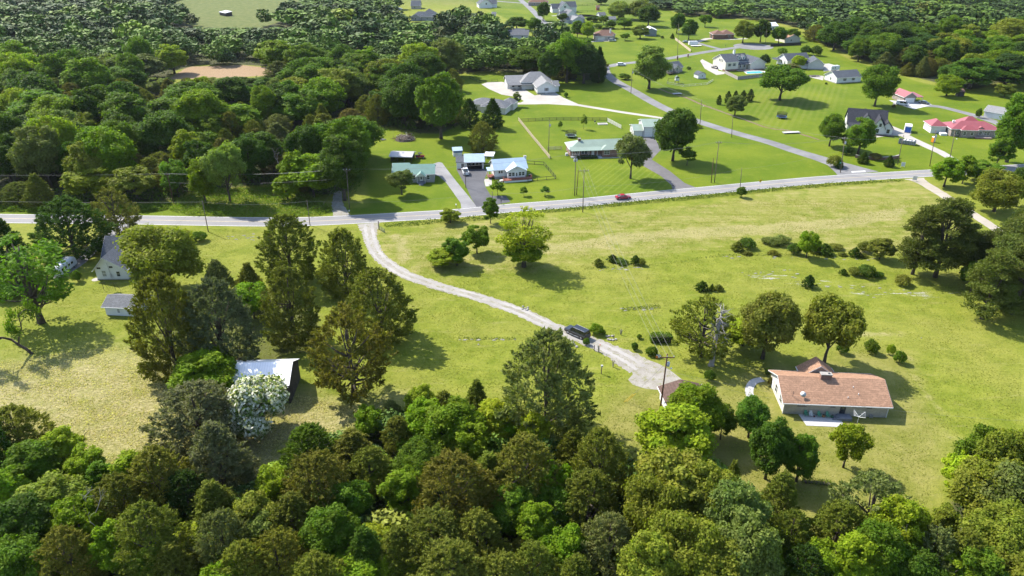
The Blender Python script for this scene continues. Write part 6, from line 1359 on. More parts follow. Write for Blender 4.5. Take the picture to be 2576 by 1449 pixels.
span(P14, P15, (-.5, .5), 'electric wire from junction pole to skip pole'); span(P15, P16, (-.5, .5), 'electric wire between skip pole and toilet pole', sag=.4); span(P16, P17, (0,), 'electric wire to the leaning pole', sag=.3); span(P17, E17, (0, .8), 'electric wire leaving east over the lane', sag=1.2)
span(P18, P19, (-.2, .3), 'street wire from the upper pole to the lamp pole', sag=1.1); span(P19, P20, (-.2, .3), 'street wire between lamp pole and bank pole', sag=.6); span(P20, P14, (-.2, .3), 'street wire from bank pole to junction', sag=1.2); span(P21, P18, (0,), 'street wire from the tall gate pole')
a_ = np.array(BH.pt(Wd-.2, -.3, 2.6)); wire(tip(P1, .4, -3.2), np.array(BH.pt(2.0, -.2, 2.75)), 'service wire from the brown pole to the tan roofed house', None, 1.0)
E1 = np.array((*G(2640, 1110), 4.0)); wire(tip(P1, .6, -3.6), E1, 'long cable passing before the tan roofed house', None, 2.0, .012)
wire(tip(P8, 0, -1.5), np.array(RH.pt(1.0, 1.0, 3.0)), 'service wire to the ranch house', None, .6); wire(tip(P2, 0, -.6), np.array(FH.pt(3.3, -.1, 4.5)), 'service wire to the farmhouse', None, 1.5)
for p, dxx, lb in ((P4, -9, 'guy wire of the track pole'), (P3, 9, 'guy wire of the brown roadside pole')): wire(tip(p, 0, -1.0), np.array((p.x+dxx, p.y-1, .02)), lb, None, 0, .018, 2)
# yellow guy guards
for k, (x0, x1) in enumerate((((1126,1145),(1218,1062)), ((1155,1140),(1262,1062)))):
    a = np.array((*G(*C(2,2,*x0)), 0.0)); d_ = np.array((P1.x, P1.y, P1.h*.8))-a; d_ /= np.linalg.norm(d_)
    o = MB().tube([a, a+d_*2.8], .05, 6).obj('guy_guard', mat('guard_yellow', (.60, .42, .03), .5, .1)); tag(o, 'yellow plastic guy wire guard slanting from the lawn', 'guy guard', 'yellow guy guards')
    wire(a+d_*2.8, np.array((P1.x+P1.dx*.8, P1.y, P1.h*.85)), 'guy wire of the gravel yard pole', 'gravel yard guy wires', 0, .015, 2)
# ---------------------------------------------------------------- fences
FWOOD = mat('fence_wood', (.46, .38, .27), .9, .2, 2.0); FGREY = mat('fence_grey', (.34, .31, .28), .9, .2, 2.0, lines=('X', 6.0, .45)); FDARK = mat('fence_dark', (.05, .042, .038), .9, .25, 2.0, lines=('X', 6.0, .4)); FWHITE = mat('fence_white', (.62, .60, .55), .8, .1); FBLACK = mat('fence_black', (.035, .033, .03), .8, .2)
def fence(label, pts, kind, m, hgt=1.3, gap=2.5, rails=4, name='fence', px=True):
    P = [np.array(G(*p) if px else p) for p in pts]; t = thing(name, label, 'fence', (P[0][0], P[0][1], 0)); o = P[0]
    for a, b in zip(P[:-1], P[1:]):
        L = np.linalg.norm(b-a); n = max(1, int(round(L/gap)))
        for k in range(n+1):
            if k == 0 and a is not P[0]: continue
            q = a+(b-a)*k/n-o; MB().box(q[0]-.07, q[0]+.07, q[1]-.07, q[1]+.07, 0, hgt+.08).obj('post', m, t)
        d = (b-a)/L; nn = np.array((-d[1], d[0]))*.03
        for k in range(n):
            p0 = a+(b-a)*k/n-o+d*.075; p1 = a+(b-a)*(k+1)/n-o-d*.075
            if kind == 'panel': spans = [(.06, hgt)]
            else: spans = [(.18+(hgt-.2)*j/max(1, rails-1)-.07, .18+(hgt-.2)*j/max(1, rails-1)+.07) for j in range(rails)]
            for z0, z1 in spans:
                vs = [(*(p0-nn), z0), (*(p1-nn), z0), (*(p1+nn), z0), (*(p0+nn), z0), (*(p0-nn), z1), (*(p1-nn), z1), (*(p1+nn), z1), (*(p0+nn), z1)]
                MB().add(vs, [(0,3,2,1),(4,5,6,7),(0,1,5,4),(1,2,6,5),(2,3,7,6),(3,0,4,7)]).obj('panel' if kind == 'panel' else 'rail', m, t)
    return t
fence('pale wooden board fence running down to the ranch lawn', [(1304,303),(1340,348),(1383,400)], 'rail', FWOOD, 1.4, 2.6, 5)
fence('brown rail fence along the back of the fenced lawn', [(1311,306),(1400,302),(1527,303)], 'rail', FDARK, 1.2, 3.2, 3)
fence('white board fence slanting to the grey garage', [D3(820,165), D3(1015,268)], 'rail', FWHITE, 1.5, 2.2, 5)
fence('short pale fence at the ranch house corner', [(1378,377),(1413,376)], 'rail', FWOOD, 1.2, 2.6, 4)
fence('black rail fence round the side yard of the blue roofed cottage', [C(1,2,130,198), C(1,2,320,212), C(1,2,440,352), C(1,2,160,378)], 'rail', FBLACK, 1.2, 3.0, 2)
fence('weathered grey board fence round the swimming pool', [D7(125,262), D7(245,320), D7(420,300), D7(605,284), D7(500,222)], 'panel', FGREY, 1.8, 2.4)
fence('brown board fence beside the white cargo trailer', [C(0,2,1640,402), C(0,2,1690,440), C(0,2,1740,480), C(0,2,1795,522)], 'panel', FWOOD, 1.7, 2.6)
fence('dark board fence behind the low tan roofed house', [C(0,3,25,470), C(0,3,330,455)], 'panel', FDARK, 1.8, 3.0)
fence('long dark board fence behind the far white houses', [D8(330,188), D8(460,192), D8(550,205)], 'panel', FDARK, 1.8, 4.0)
fence('thin dark fence across the far lawn', [D8(310,138), D8(420,138), D8(525,130)], 'rail', FBLACK, 1.3, 6, 2); fence('topmost thin dark fence on the far lawn', [D8(310,66), D8(420,64), D8(530,52)], 'rail', FBLACK, 1.3, 6, 2)
fence('low wire fence beside the concrete forecourt', [C(0,1,2150,790), C(0,1,2250,832), C(0,1,2430,822)], 'rail', FBLACK, 1.1, 3.5, 2)
fence('low fence round the small lawn below the play set', [C(0,2,1560,842), C(0,2,1720,872), C(0,2,1960,852), C(0,2,2020,815)], 'rail', FWHITE, 1.0, 4, 2)
# green pasture gate
x, y = G(*C(1,1,1240,862)); t = thing('pasture_gate', 'open green tube gate at the pasture corner by the driveway', 'gate', (x, y, 0), dir_px(C(1,1,1245,862), C(1,1,1290,890)))
GG = mat('gate_green', (.05, .085, .05), .6, .2)
for z in (.3, .55, .8, 1.05, 1.3): MB().tube([(0, 0, z), (3.2, 0, z)], .04, 5).obj('rail', GG, t)
for xx in (0, 1.6, 3.2): MB().tube([(xx, .0, .2), (xx, .0, 1.38)], .045, 5).obj('stile', GG, t)
MB().box(-.28, -.08, -.1, .1, 0, 2.6).obj('gate_post', POLEWOOD, t)
# ---------------------------------------------------------------- yard things
def trampoline(label, px, R, col, net=True):
    x, y = G(*px); t = thing('trampoline', label, 'trampoline', (x, y, 0)); n = 20
    MB().lathe([(R*.86, .78), (R*.86, .80)], n).obj('mat', BLACK, t)
    b = MB(); k = len(b.v)
    for i in range(n):
        a0, a1 = 2*pi*i/n, 2*pi*(i+1)/n
        b.add([(R*.87*cos(a0), R*.87*sin(a0), .80), (R*cos(a0), R*sin(a0), .80), (R*cos(a1), R*sin(a1), .80), (R*.87*cos(a1), R*.87*sin(a1), .80), (R*.87*cos(a0), R*.87*sin(a0), .86), (R*cos(a0), R*sin(a0), .86), (R*cos(a1), R*sin(a1), .86), (R*.87*cos(a1), R*.87*sin(a1), .86)], [(0,3,2,1),(4,5,6,7),(1,2,6,5),(3,0,4,7)])
    b.obj('safety_pad', col, t)
    for i in range(6):
        a = 2*pi*i/6; MB().tube([(R*.95*cos(a), R*.95*sin(a), 0), (R*.95*cos(a), R*.95*sin(a), .78)], .04, 5).obj('leg', PALEGREY, t); MB().tube([(R*1.0*cos(a), R*1.0*sin(a), .87), (R*1.03*cos(a), R*1.03*sin(a), 2.6)], .035, 5).obj('net_pole', BLACK, t)
    N = bpy.data.materials.get('net_mesh')
    if N is None:
        q = NT('net_mesh'); q.b.inputs['Base Color'].default_value = (.02, .02, .022, 1); q.b.inputs['Alpha'].default_value = .45; N = q.m
    b = MB()
    for i in range(n):
        a0, a1 = 2*pi*i/n, 2*pi*(i+1)/n; b.add([(R*.98*cos(a0), R*.98*sin(a0), .9), (R*.98*cos(a1), R*.98*sin(a1), .9), (R*.98*cos(a1), R*.98*sin(a1), 2.5), (R*.98*cos(a0), R*.98*sin(a0), 2.5)], [(0,1,2,3)])
    b.obj('net', N, t)
trampoline('trampoline with pale green pad inside the fenced lawn', (1436,345), 2.2, mat('pad_green', (.28, .42, .36), .6)); trampoline('trampoline with blue pad on the striped lawn', C(0,3,135,1188), 2.2, mat('pad_blue', (.03, .12, .40), .6))
# play set
x, y = G(*C(0,2,1655,838)); t = thing('play_set', 'children play tower with white hut and green slide', 'play set', (x, y, 0))
for a, c in ((-1, -1), (-1, 1), (1, -1), (1, 1)): MB().box(a*.9-.07, a*.9+.07, c*.9-.07, c*.9+.07, 0, 3.0).obj('post', BARNWOOD, t)
MB().box(-1, 1, -1, 1, 1.4, 1.55).obj('floor', BARNWOOD, t); MB().box(-.95, .95, -.98, -.9, 1.55, 2.9).obj('hut_wall', TRIM, t); MB().box(-.98, -.9, -.89, .9, 1.55, 2.9).obj('hut_wall', TRIM, t)
b = MB(); b.prism([(-1.2, 3.0), (1.2, 3.0), (0, 4.0)][::-1], 'y', -1.2, 1.2); b.obj('roof', GG, t)
b = MB()
for i in range(7): x0, x1, z0, z1 = 1+i*.4, 1.4+i*.4, 1.5-i*.2, 1.3-i*.2; b.add([(x0,-.3,z0),(x1,-.3,z1),(x1,.3,z1),(x0,.3,z0),(x0,-.3,z0-.05),(x1,-.3,z1-.05),(x1,.3,z1-.05),(x0,.3,z0-.05)], [(0,1,2,3),(4,7,6,5),(0,4,5,1),(2,6,7,3)])
b.obj('slide', mat('slide_green', (.05, .22, .14), .35), t); MB().tube([(-1, 0, 2.6), (-4.5, 0, 2.6)], .07, 6).obj('swing_beam', BARNWOOD, t)
for s in (-1, 1): MB().tube([(-4.5, 0, 2.6), (-4.9, s*1.1, 0)], .06, 5).obj('swing_leg', BARNWOOD, t)
# mailboxes
def mailbox(label, px, col):
    x, y = G(*px); t = thing('mailbox', label, 'mailbox', (x, y, 0)); MB().box(-.06, .06, -.06, .06, 0, 1.05).obj('post', POLEWOOD, t)
    pr = [(-.15, 1.05), (.15, 1.05), (.15, 1.25)]+[(.15*cos(a), 1.25+.13*sin(a)) for a in np.linspace(.3, pi-.3, 5)]+[(-.15, 1.25)]
    MB().prism(pr[::-1], 'y', -.28, .28).obj('box', col, t); MB().box(.16, .18, -.1, -.05, 1.2, 1.45).obj('flag', TAIL, t)
mailbox('white mailbox at the end of the grey driveway', D2(1297,1090), TRIM); mailbox('black mailbox beside the blacktop driveway', D2(2050,1022), BLACK); mailbox('dark mailbox at the forked brown driveway', D3(1755,1130), BLACK); mailbox('mailbox beside the curved brick wall', (2246,421), BLACK); mailbox('mailbox at the woods track entrance', C(1,1,940,708), PALEGREY)
mailbox('mailbox by the turning circle', C(0,2,2145,472), BLACK)
# signs
x, y = G(*C(1,2,2485,445)); t = thing('road_sign', 'yellow diamond curve warning sign by the main road', 'sign', (x, y, 0), .1); SY = mat('sign_yellow', (.75, .50, .02), .5, .05)
MB().tube([(0, 0, 0), (0, 0, 2.2)], .04, 6).obj('post', PALEGREY, t); b = MB(); b.prism([(0, 2.0), (.62, 2.62), (0, 3.24), (-.62, 2.62)][::-1], 'y', -.06, -.04); pl = b.obj('sign_plate', SY, t)
MB().tube([(-.12, -.07, 2.25), (-.12, -.07, 2.6), (.1, -.07, 2.7), (.1, -.07, 2.95)], .045, 4).obj('arrow', BLACK, pl)
def board_sign(label, px, w, h, col, rz=0.0):
    x, y = G(*px); t = thing('yard_sign', label, 'sign', (x, y, 0), rz)
    for s in (-1, 1): MB().box(s*w*.42-.05, s*w*.42+.05, -.04, .04, 0, h+.5).obj('post', TRIM, t)
    p = MB().box(-w/2, w/2, -.08, -.045, .35, h+.4).obj('board', col, t)
    for k in range(3): MB().box(-w*.36, w*.36-.1*k, -.09, -.081, .35+h*(.25+.25*k), .35+h*(.25+.25*k)+.07).obj('lettering', PALEGREY, p)
board_sign('white property sign beside the curved brick wall', C(1,3,1352,232), 1.3, 1.4, TRIM, -.2); board_sign('white property sign at the top of the pasture lane', C(1,3,1470,372), 1.4, 1.4, TRIM, -.2)
x, y = G(*C(1,3,715,262)); t = thing('street_sign', 'green street name sign at the corner pole', 'sign', (x, y, 0)); MB().tube([(0, 0, 0), (0, 0, 2.6)], .035, 6).obj('post', GG, t); MB().box(-.45, .45, -.012, .012, 2.4, 2.6).obj('name_plate', mat('sign_green', (.03, .22, .16), .5), t); MB().box(-.012, .012, -.45, .45, 2.62, 2.82).obj('name_plate', mat('sign_green', (.03, .22, .16), .5), t)
# curved brick entrance wall
t = None; c0 = G(2205, 396); x, y = c0; t = thing('entrance_wall', 'curved low brick entrance wall at the street junction', 'wall', (x, y, 0)); b = MB(); cp = MB(); R_ = 13.0
for i in range(10):
    a0, a1 = radians(-128+i*7.6), radians(-128+(i+1)*7.6)
    for bb, r0, r1, z0, z1 in ((b, R_-.2, R_+.2, 0, 1.0), (cp, R_-.26, R_+.26, 1.003, 1.1)):
        q = [(r0*cos(a0), r0*sin(a0)+R_-3), (r1*cos(a0), r1*sin(a0)+R_-3), (r1*cos(a1), r1*sin(a1)+R_-3), (r0*cos(a1), r0*sin(a1)+R_-3)]; bb.prism(q, 'z', z0, z1)
b.obj('wall_body', BRICKR, t); cp.obj('coping', CONC, t)
for lb, p in (('red brick gate pillar by the tall street pole', C(0,2,1662,598)), ('red brick gate pillar across the concrete drive', C(0,2,1768,575))):
    x, y = G(*p); t = thing('gate_pillar', lb, 'pillar', (x, y, 0)); MB().box(-.4, .4, -.4, .4, 0, 1.9).obj('shaft', BRICKR, t); MB().box(-.48, .48, -.48, .48, 1.903, 2.05).obj('cap', CONC, t)
# container, skip, toilet
x, y = G(*C(0,3,1400,1322)); t = thing('storage_container', 'white portable storage container with blue door', 'container', (x, y, .02), -.45); MB().box(-1.25, 1.25, -2.3, 2.3, .12, 2.6).obj('body', WHITE, t); MB().box(-1.05, 1.05, -2.34, -2.303, .2, 2.3).obj('roll_door', mat('door_blue', (.02, .12, .50), .4, .1), t); MB().box(-1.28, 1.28, -2.36, 2.36, 2.602, 2.72).obj('roof', TRIM, t)
for s in (-1, 1): MB().box(s*.8-.1, s*.8+.1, -2.2, 2.2, 0, .118).obj('skid', BLACK, t)
MB().box(1.252, 1.27, -1.2, .9, 1.5, 2.0).obj('lettering', mat('letter_grey', (.10, .11, .16), .6), t)
x, y = G(*C(0,3,1395,1448)); t = thing('rubbish_skip', 'grey ribbed rubbish skip heaped with white sacks', 'skip', (x, y, .02), -.55); SK = mat('skip_grey', (.22, .23, .24), .6, .2)
MB().box(-3.0, 3.0, -1.2, 1.2, .15, .3).obj('floor', SK, t)
for y0, y1 in ((-1.2, -1.12), (1.12, 1.2)): MB().box(-3.0, 3.0, y0, y1, .301, 1.6).obj('side_wall', SK, t)
for x0, x1 in ((-3.0, -2.92), (2.92, 3.0)): MB().box(x0, x1, -1.119, 1.119, .301, 1.6).obj('end_wall', SK, t)
for k in range(10):
    for s in (-1, 1): MB().box(-2.85+k*.63, -2.75+k*.63, s*1.26-.055, s*1.26+.055, .2, 1.55).obj('rib', PALEGREY, t)
b = MB(); rr = random.Random(2)
for k in range(9): b.lathe([(.1, 0), (.5, .15), (.55, .4), (.3, .65), (.08, .75)], 8, (rr.uniform(-1.2, 2.2), rr.uniform(-.6, .6), .6+rr.uniform(0, .6)))
b.obj('sacks', TRIM, t, True)
x, y = G(2347, 358); t = thing('portable_toilet', 'orange portable toilet with white roof beside the concrete drive', 'toilet', (x, y, .02), .3); OR = mat('toilet_orange', (.75, .22, .01), .5, .08)
MB().box(-.55, .55, -.55, .55, 0, .12).obj('base', BLACK, t); MB().box(-.52, .52, -.52, .52, .122, 2.0).obj('cabin', OR, t); MB().box(-.38, .38, -.56, -.522, .2, 1.9).obj('door', TRIM, t); b = MB(); b.prism([(-.58, 2.002), (.58, 2.002), (.5, 2.2), (0, 2.32), (-.5, 2.2)][::-1], 'y', -.58, .58); b.obj('roof', TRIM, t)
# culvert bridges over the ditch
DITCH = [C(0,2,1470,890), C(0,2,1620,945), C(0,2,1760,985), C(0,2,1920,1055), C(0,2,2100,1120), C(0,2,2300,1190), C(0,2,2574,1285), (1990,330), (2060,352)]
ribbon('drainage_ditch', DITCH, [1.0, 1.4, 1.6, 1.4, 1.2, 1.2, 1.2, 1.2, 1.0], .010, mat('ditch_earth', (.16, .11, .06), .95, .35, 1.2), ragged=.3)
for lb, p, w in (('small concrete slab bridge over the ditch', C(0,2,1660,948), 4.4), ('white slab footbridge over the ditch on the striped lawn', (1990,335), 7.0)):
    x, y = G(*p); t = thing('slab_bridge', lb, 'bridge', (x, y, 0), .15); MB().box(-w/2, w/2, -1.0, 1.0, .35, .5).obj('deck', CONCW, t)
    for s in (-1, 1): MB().box(s*(w/2-.4)-.2, s*(w/2-.4)+.2, -.9, .9, -.05, .348).obj('abutment', BLOCK, t)
# swimming pool
PW = NT('pool_water'); PW.b.inputs['Base Color'].default_value = (.06, .38, .40, 1); PW.b.inputs['Roughness'].default_value = .05; tcw = PW.n('NewGeometry').outputs['Position']; PW.bump(PW.noise(tcw, 2.0, 3), .15, .05)
pq = [G(*D7(*p)) for p in [(300,238),(430,230),(515,240),(505,258),(330,266)]]; sheet('pool_surround', pq, .06, CONCW, px=False, thick=.05)
wq_ = [G(*D7(*p)) for p in [(325,244),(455,239),(485,248),(470,256),(340,262)]]; sheet('pool_water', wq_, .075, PW.m, px=False)
# patio furniture
def chair(label, x, y, rz, col, metal_=False):
    p = BH.pt(x, y, .0); t = thing('garden_chair', label, 'chair', (p[0], p[1], .06), BH.root.rotation_euler[2]+rz)
    MB().box(-.28, .28, -.28, .26, .36, .42).obj('seat', col, t)
    b = MB(); b.add([(-.28,.24,.42),(.28,.24,.42),(.22,.42,.98),(-.22,.42,.98),(-.28,.29,.42),(.28,.29,.42),(.22,.47,.98),(-.22,.47,.98)], [(0,1,2,3),(4,7,6,5),(0,4,5,1),(1,5,6,2),(2,6,7,3),(3,7,4,0)]); b.obj('backrest', col, t)
    for s in (-1, 1):
        MB().box(s*.31-.035, s*.31+.035, -.26, .34, .60, .65).obj('armrest', col, t)
        MB().tube([(s*.30, -.24, 0), (s*.30, -.24, .6)], .025, 5).obj('leg', col, t); MB().tube([(s*.28, .32, 0), (s*.29, .27, .6)], .025, 5).obj('leg', col, t)
CG = mat('chair_green', (.10, .34, .22), .5, .1)
chair('green metal chair beside the white patio chair', 3.85, -.55, .15, CG); chair('white wicker patio chair', 4.65, -.6, -.1, TRIM); chair('green metal chair by the orange pot', 6.1, -.7, .1, CG); chair('green metal chair next to the green urn', 7.6, -.7, .2, CG)
def pot(label, x, y, r, h, col):
    p = BH.pt(x, y); t = thing('plant_pot', label, 'pot', (p[0], p[1], .06)); MB().lathe([(r*.6, 0), (r*.95, h*.35), (r, h*.7), (r*.8, h)], 12).obj('body', col, t, True); MB().lathe([(r*.74, h*.92), (r*.74, h+.01)], 12).obj('soil', BARNWOOD, t)
pot('small red flower pot on the patio', 5.25, -.75, .16, .28, DECKRED); pot('round orange pot between two green chairs', 6.9, -.65, .28, .42, mat('pot_orange', (.42, .20, .06), .7)); pot('dark green urn at the end of the patio chairs', 8.35, -.75, .24, .55, mat('pot_green', (.02, .11, .07), .6))
# rotary clothes dryer
p = BH.pt(12.3, -2.0); t = thing('clothes_dryer', 'white rotary clothes dryer on the lawn by the patio', 'clothes dryer', (p[0], p[1], 0)); MB().tube([(0, 0, 0), (0, 0, 1.5)], .03, 6).obj('pole', TRIM, t)
for k in range(4):
    a = k*pi/2+.4; MB().tube([(0, 0, 1.4), (1.3*cos(a), 1.3*sin(a), 2.1)], .035, 5).obj('arm', TRIM, t)
    for f in (.6, .8, 1.0):
        a2 = a+pi/2; MB().tube([(1.3*f*cos(a), 1.3*f*sin(a), 1.4+.7*f), (1.3*f*cos(a2), 1.3*f*sin(a2), 1.4+.7*f)], .012, 3).obj('line', TRIM, t)
# bare stemmed shrubs, posts, lamp post
def stems(label, px, hgt, seed, col=None):
    r = np.random.default_rng(seed); x, y = G(*px); t = thing('cut_shrub', label, 'shrub', (x, y, 0))
    for k in range(9):
        a = r.uniform(0, 6.28); q = r.uniform(.1, .35); MB().tube([(0.05*cos(a), .05*sin(a), 0), (q*cos(a), q*sin(a), hgt*r.uniform(.7, 1.0))], [.04, .025], 5).obj('stem', DEADWOOD if k % 3 else BARK, t)
    if col: MB().lathe([(.06, hgt*.9), (.14, hgt), (.04, hgt*1.1)], 8, (.2, 0, 0)).obj('blossom', col, t)
stems('cut back shrub with bare stems on the lawn above the drive', C(2,2,1095,468), 1.5, 1); stems('cut back shrub with pink bloom at the drive verge', C(2,2,872,640), 1.7, 2, mat('bloom', (.75, .22, .16), .6)); stems('cut back shrub alone on the lawn edge of the gravel', C(2,2,1015,792), 1.8, 3)
for lb, px, hh in (('wooden marker post at the drive verge', C(2,2,825,625), 1.3), ('short sawn stump near the drive', C(2,2,1023,503), .8), ('leaning yard post with small box on top', C(2,2,897,860), 1.6)):
    x, y = G(*px); t = thing('wooden_post', lb, 'post', (x, y, 0)); MB().tube([(0, 0, -.1), (.02, 0, hh)], .09, 7).obj('shaft', POLEWOOD, t); MB().lathe([(.11, hh), (.11, hh+.05)], 7, (.02, 0, 0)).obj('top', DEADWOOD, t)
    if 'box' in lb: MB().box(-.15, .25, -.15, .15, hh+.055, hh+.4).obj('nest_box', PALEGREY, t)
# ornaments by the pole
for lb, px, col in (('orange and white garden ornament beside the oblong bush', C(2,2,1455,703), OR), ('white garden ornament by the oblong bush', C(2,2,1472,698), TRIM)):
    x, y = G(*px); t = thing('garden_ornament', lb, 'ornament', (x, y, 0)); MB().lathe([(.18, 0), (.28, .2), (.22, .45), (.1, .55)], 10).obj('body', col, t, True); MB().lathe([(.05, .552), (.14, .68), (.05, .85)], 10).obj('head', TRIM, t, True)
# clothesline frames by the farmhouse
for lb, px in (('iron clothesline frame before the farmhouse meter', D1(1240,885)), ('iron clothesline frame near the wide tree', D1(1458,888))):
    x, y = G(*px); t = thing('clothesline_frame', lb, 'frame', (x, y, 0)); MB().tube([(0, 0, 0), (0, 0, 2.0)], .045, 6).obj('post', FBLACK, t); MB().tube([(-.9, 0, 1.98), (.9, 0, 1.98)], .04, 5).obj('bar', FBLACK, t); MB().tube([(.3, 0, 1.9), (1.4, -.2, .05)], .03, 5).obj('stay', FBLACK, t)
# barbecue, raised bed in the fenced lawn
x, y = G(*D3(640,190)); t = thing('kettle_grill', 'black round kettle grill on the fenced lawn', 'grill', (x, y, 0)); MB().lathe([(.1, .55), (.35, .7), (.4, .9), (.3, 1.1), (.05, 1.2)], 12).obj('bowl', BLACK, t, True)
for k in range(3): MB().tube([(.1*cos(k*2.1), .1*sin(k*2.1), .56), (.4*cos(k*2.1), .4*sin(k*2.1), 0)], .025, 5).obj('leg', PALEGREY, t)
x, y = G(*D3(750,203)); t = thing('raised_bed', 'white framed sand box on the fenced lawn', 'sand box', (x, y, 0), .1)
for q in ((-2, 2, -1.2, -1.05), (-2, 2, 1.05, 1.2), (-2, -1.85, -1.04, 1.04), (1.85, 2, -1.04, 1.04)): MB().box(*q, 0, .35).obj('side_board', FWHITE, t)
MB().box(-1.84, 1.84, -1.03, 1.03, 0, .15).obj('sand', CONC, t)
# brush pile and log heap
x, y = G(1019, 351); t = thing('brush_pile', 'heap of cut brown branches at the edge of the woods', 'brush pile', (x, y, 0)); r = np.random.default_rng(6)
for k in range(90):
    a = r.uniform(0, 6.28); q = r.random()**.6*4.2; z = max(.15, 2.3*(1-(q/4.4)**2))*r.uniform(.5, 1.0); c = np.array((q*cos(a)*1.15, q*sin(a)*.8, z)); d_ = r.normal(size=3)*np.array((1, 1, .35)); d_ /= np.linalg.norm(d_); l = r.uniform(.8, 1.8)
    e0, e1 = c-d_*l, c+d_*l; e0[2] = max(.05, e0[2]); e1[2] = max(.05, e1[2]); MB().tube([e0, e1], [.09, .04], 5).obj('branch', (POLEBROWN, DEADWOOD, BARK)[k % 3], t)
MB().lathe([(4.0, 0), (3.4, .7), (2.0, 1.4), (.4, 1.75)], 14).obj('core', BARK, t)
x, y = G(940, 350); t = thing('log_heap', 'scattered sawn logs and pale stones beside the brush pile', 'log heap', (x, y, 0))
for k in range(22): a = r.uniform(0, 3.1); c = np.array((r.uniform(-4.5, 4.5), r.uniform(-2.5, 2.5), .22+.2*(k % 3))); d_ = np.array((cos(a), sin(a), 0))*r.uniform(.4, .9); MB().tube([c-d_, c+d_], .22, 8).obj('log', (DEADWOOD, POLEWOOD, BARK, CONC)[k % 4], t)
# dead and leaning trees
def dead_tree(label, base, ty, seed, m, lean=(0, 0), depth=4, r0=.3, leaves=None, nm='dead_tree', spread=.75):
    x, y = G(*base); H = top_z(y, ty); b, tips = bare(seed, H, r0, depth, lean, .5, spread); zs = max(p[2] for p in b.v); t = thing(nm, label, 'tree', (x, y, 0), 0, None, (1, 1, H/zs)); b.obj('trunk', m, t, True)
    if leaves:
        r = np.random.default_rng(seed); P = np.concatenate([q+r.normal(size=(70, 3))*.38 for q, _ in tips])
        if nm == 'vine_tree': BV = np.array(b.v); BV = BV[BV[:, 2] > zs*.12]; P = np.concatenate([P, BV[r.integers(0, len(BV), 9000)]+r.normal(size=(9000, 3))*.32])
        N_ = unit(r.normal(size=P.shape)+np.array((0, 0, .5))); T, B = frames(N_, r); s = .17*r.uniform(.6, 1.3, len(P)); V_, Q_ = rhombi(P, T, B, s, s*.6)
        c = link(bpy.data.objects.new('crown', np_mesh('crown', V_, Q_, LEAF)), t); c.color = (*LEAFCOL[leaves], 1)
x, y = G(1789, 919); Hs = top_z(y, 780); t = thing('dead_tree', 'bleached dead snag with broken limbs among the cedars', 'tree', (x, y, 0)); r = np.random.default_rng(77); b = MB()
b.tube([(0, 0, -.1), (.05, 0, .4), (.1, .05, Hs*.4), (.3, 0, Hs*.7), (.45, 0, Hs*.96)], [.75, .50, .40, .28, .10], 9)
for k in range(30):
    tt = .38+.6*r.random(); p0 = np.array((.1+.4*max(0, tt-.3), 0, Hs*tt)); a_ = r.uniform(0, 6.28); d_ = np.array((cos(a_), sin(a_), r.uniform(-.1, .8))); ln = r.uniform(1.4, 3.2)*(1.25-tt*.6); p1_ = p0+d_*ln*.5+r.normal(size=3)*.15; p2_ = p1_+(d_+r.normal(size=3)*.45)*ln*.5
    b.tube([p0, p1_, p2_], [.12, .08, .03], 5)
    for _ in range(3): b.tube([p1_, p1_+(d_+r.normal(size=3)*.8)*ln*.4], [.05, .02], 4)
b.obj('trunk', DEADWOOD, t, True)
dead_tree('leaning half bare tree at the hay field edge', (82,890), 770, 8, BARK, (-.5, .1), 5, .30, 'mid', 'leaning_tree')
dead_tree('thin bare sapling above the thicket in the hay field', (219,1160), 1085, 9, BARK, (0, 0), 3, .10); dead_tree('pale dead branches poking from the thicket below the hay field', (235,1400), 1255, 12, DEADWOOD, (-.1, 0), 4, .16)
dead_tree('silver dead crown tangled beside the bright bottom trees', (2165,1440), 1290, 13, DEADWOOD, (.1, 0), 5, .14); dead_tree('bare grey tree in the western woods', (735,470), 375, 15, DEADWOOD, (0, 0), 4, .18); dead_tree('bare leaning grey twigs beside the lone yellow tree thicket', (2400,1495), 1370, 16, DEADWOOD, (.2, 0), 4, .10)
# hedges
def hedge(label, a, b, hgt, wid, col, seed):
    p, q = np.array(G(*a)), np.array(G(*b)); L = np.linalg.norm(q-p); r = np.random.default_rng(seed); t = thing('hedge', label, 'hedge', (*((p+q)/2), 0), atan2(q[1]-p[1], q[0]-p[0])); n = int(900*L*hgt/3)
    P = r.uniform((-L/2, -wid/2, .05), (L/2, wid/2, hgt), (n, 3)); ax = r.integers(0, 3, n); sg = np.where(r.random(n) < .5, -1, 1)
    P[ax == 0, 0] = (sg*L/2)[ax == 0]; P[ax == 1, 1] = (sg*wid/2)[ax == 1]; P[ax == 2, 2] = hgt; P += r.normal(size=P.shape)*.07; P[:, 2] -= .25*hgt*(np.abs(P[:, 0])/(L/2))**6
    N_ = unit(r.normal(size=P.shape)*.8+np.stack([np.where(ax == 0, sg, 0), np.where(ax == 1, sg, 0), np.where(ax == 2, 1, 0)], 1)); T, B = frames(N_, r); s = .11*r.uniform(.6, 1.3, n); V_, Q_ = rhombi(P, T, B, s, s*.65)
    c = link(bpy.data.objects.new('foliage', np_mesh('foliage', V_, Q_, LEAF)), t); c.color = (*LEAFCOL[col], 1); MB().box(-L/2+.15, L/2-.15, -wid/2+.15, wid/2-.15, 0, hgt-.35).obj('stem_mass', BARK, t)
hedge('clipped rectangular hedge above the gravel yard', (1636,858), (1690,858), 1.7, 1.8, 'mid', 1); hedge('dark clipped hedge along the ranch house porch', D3(385,700), D3(668,690), 1.0, 1.1, 'deep', 2)
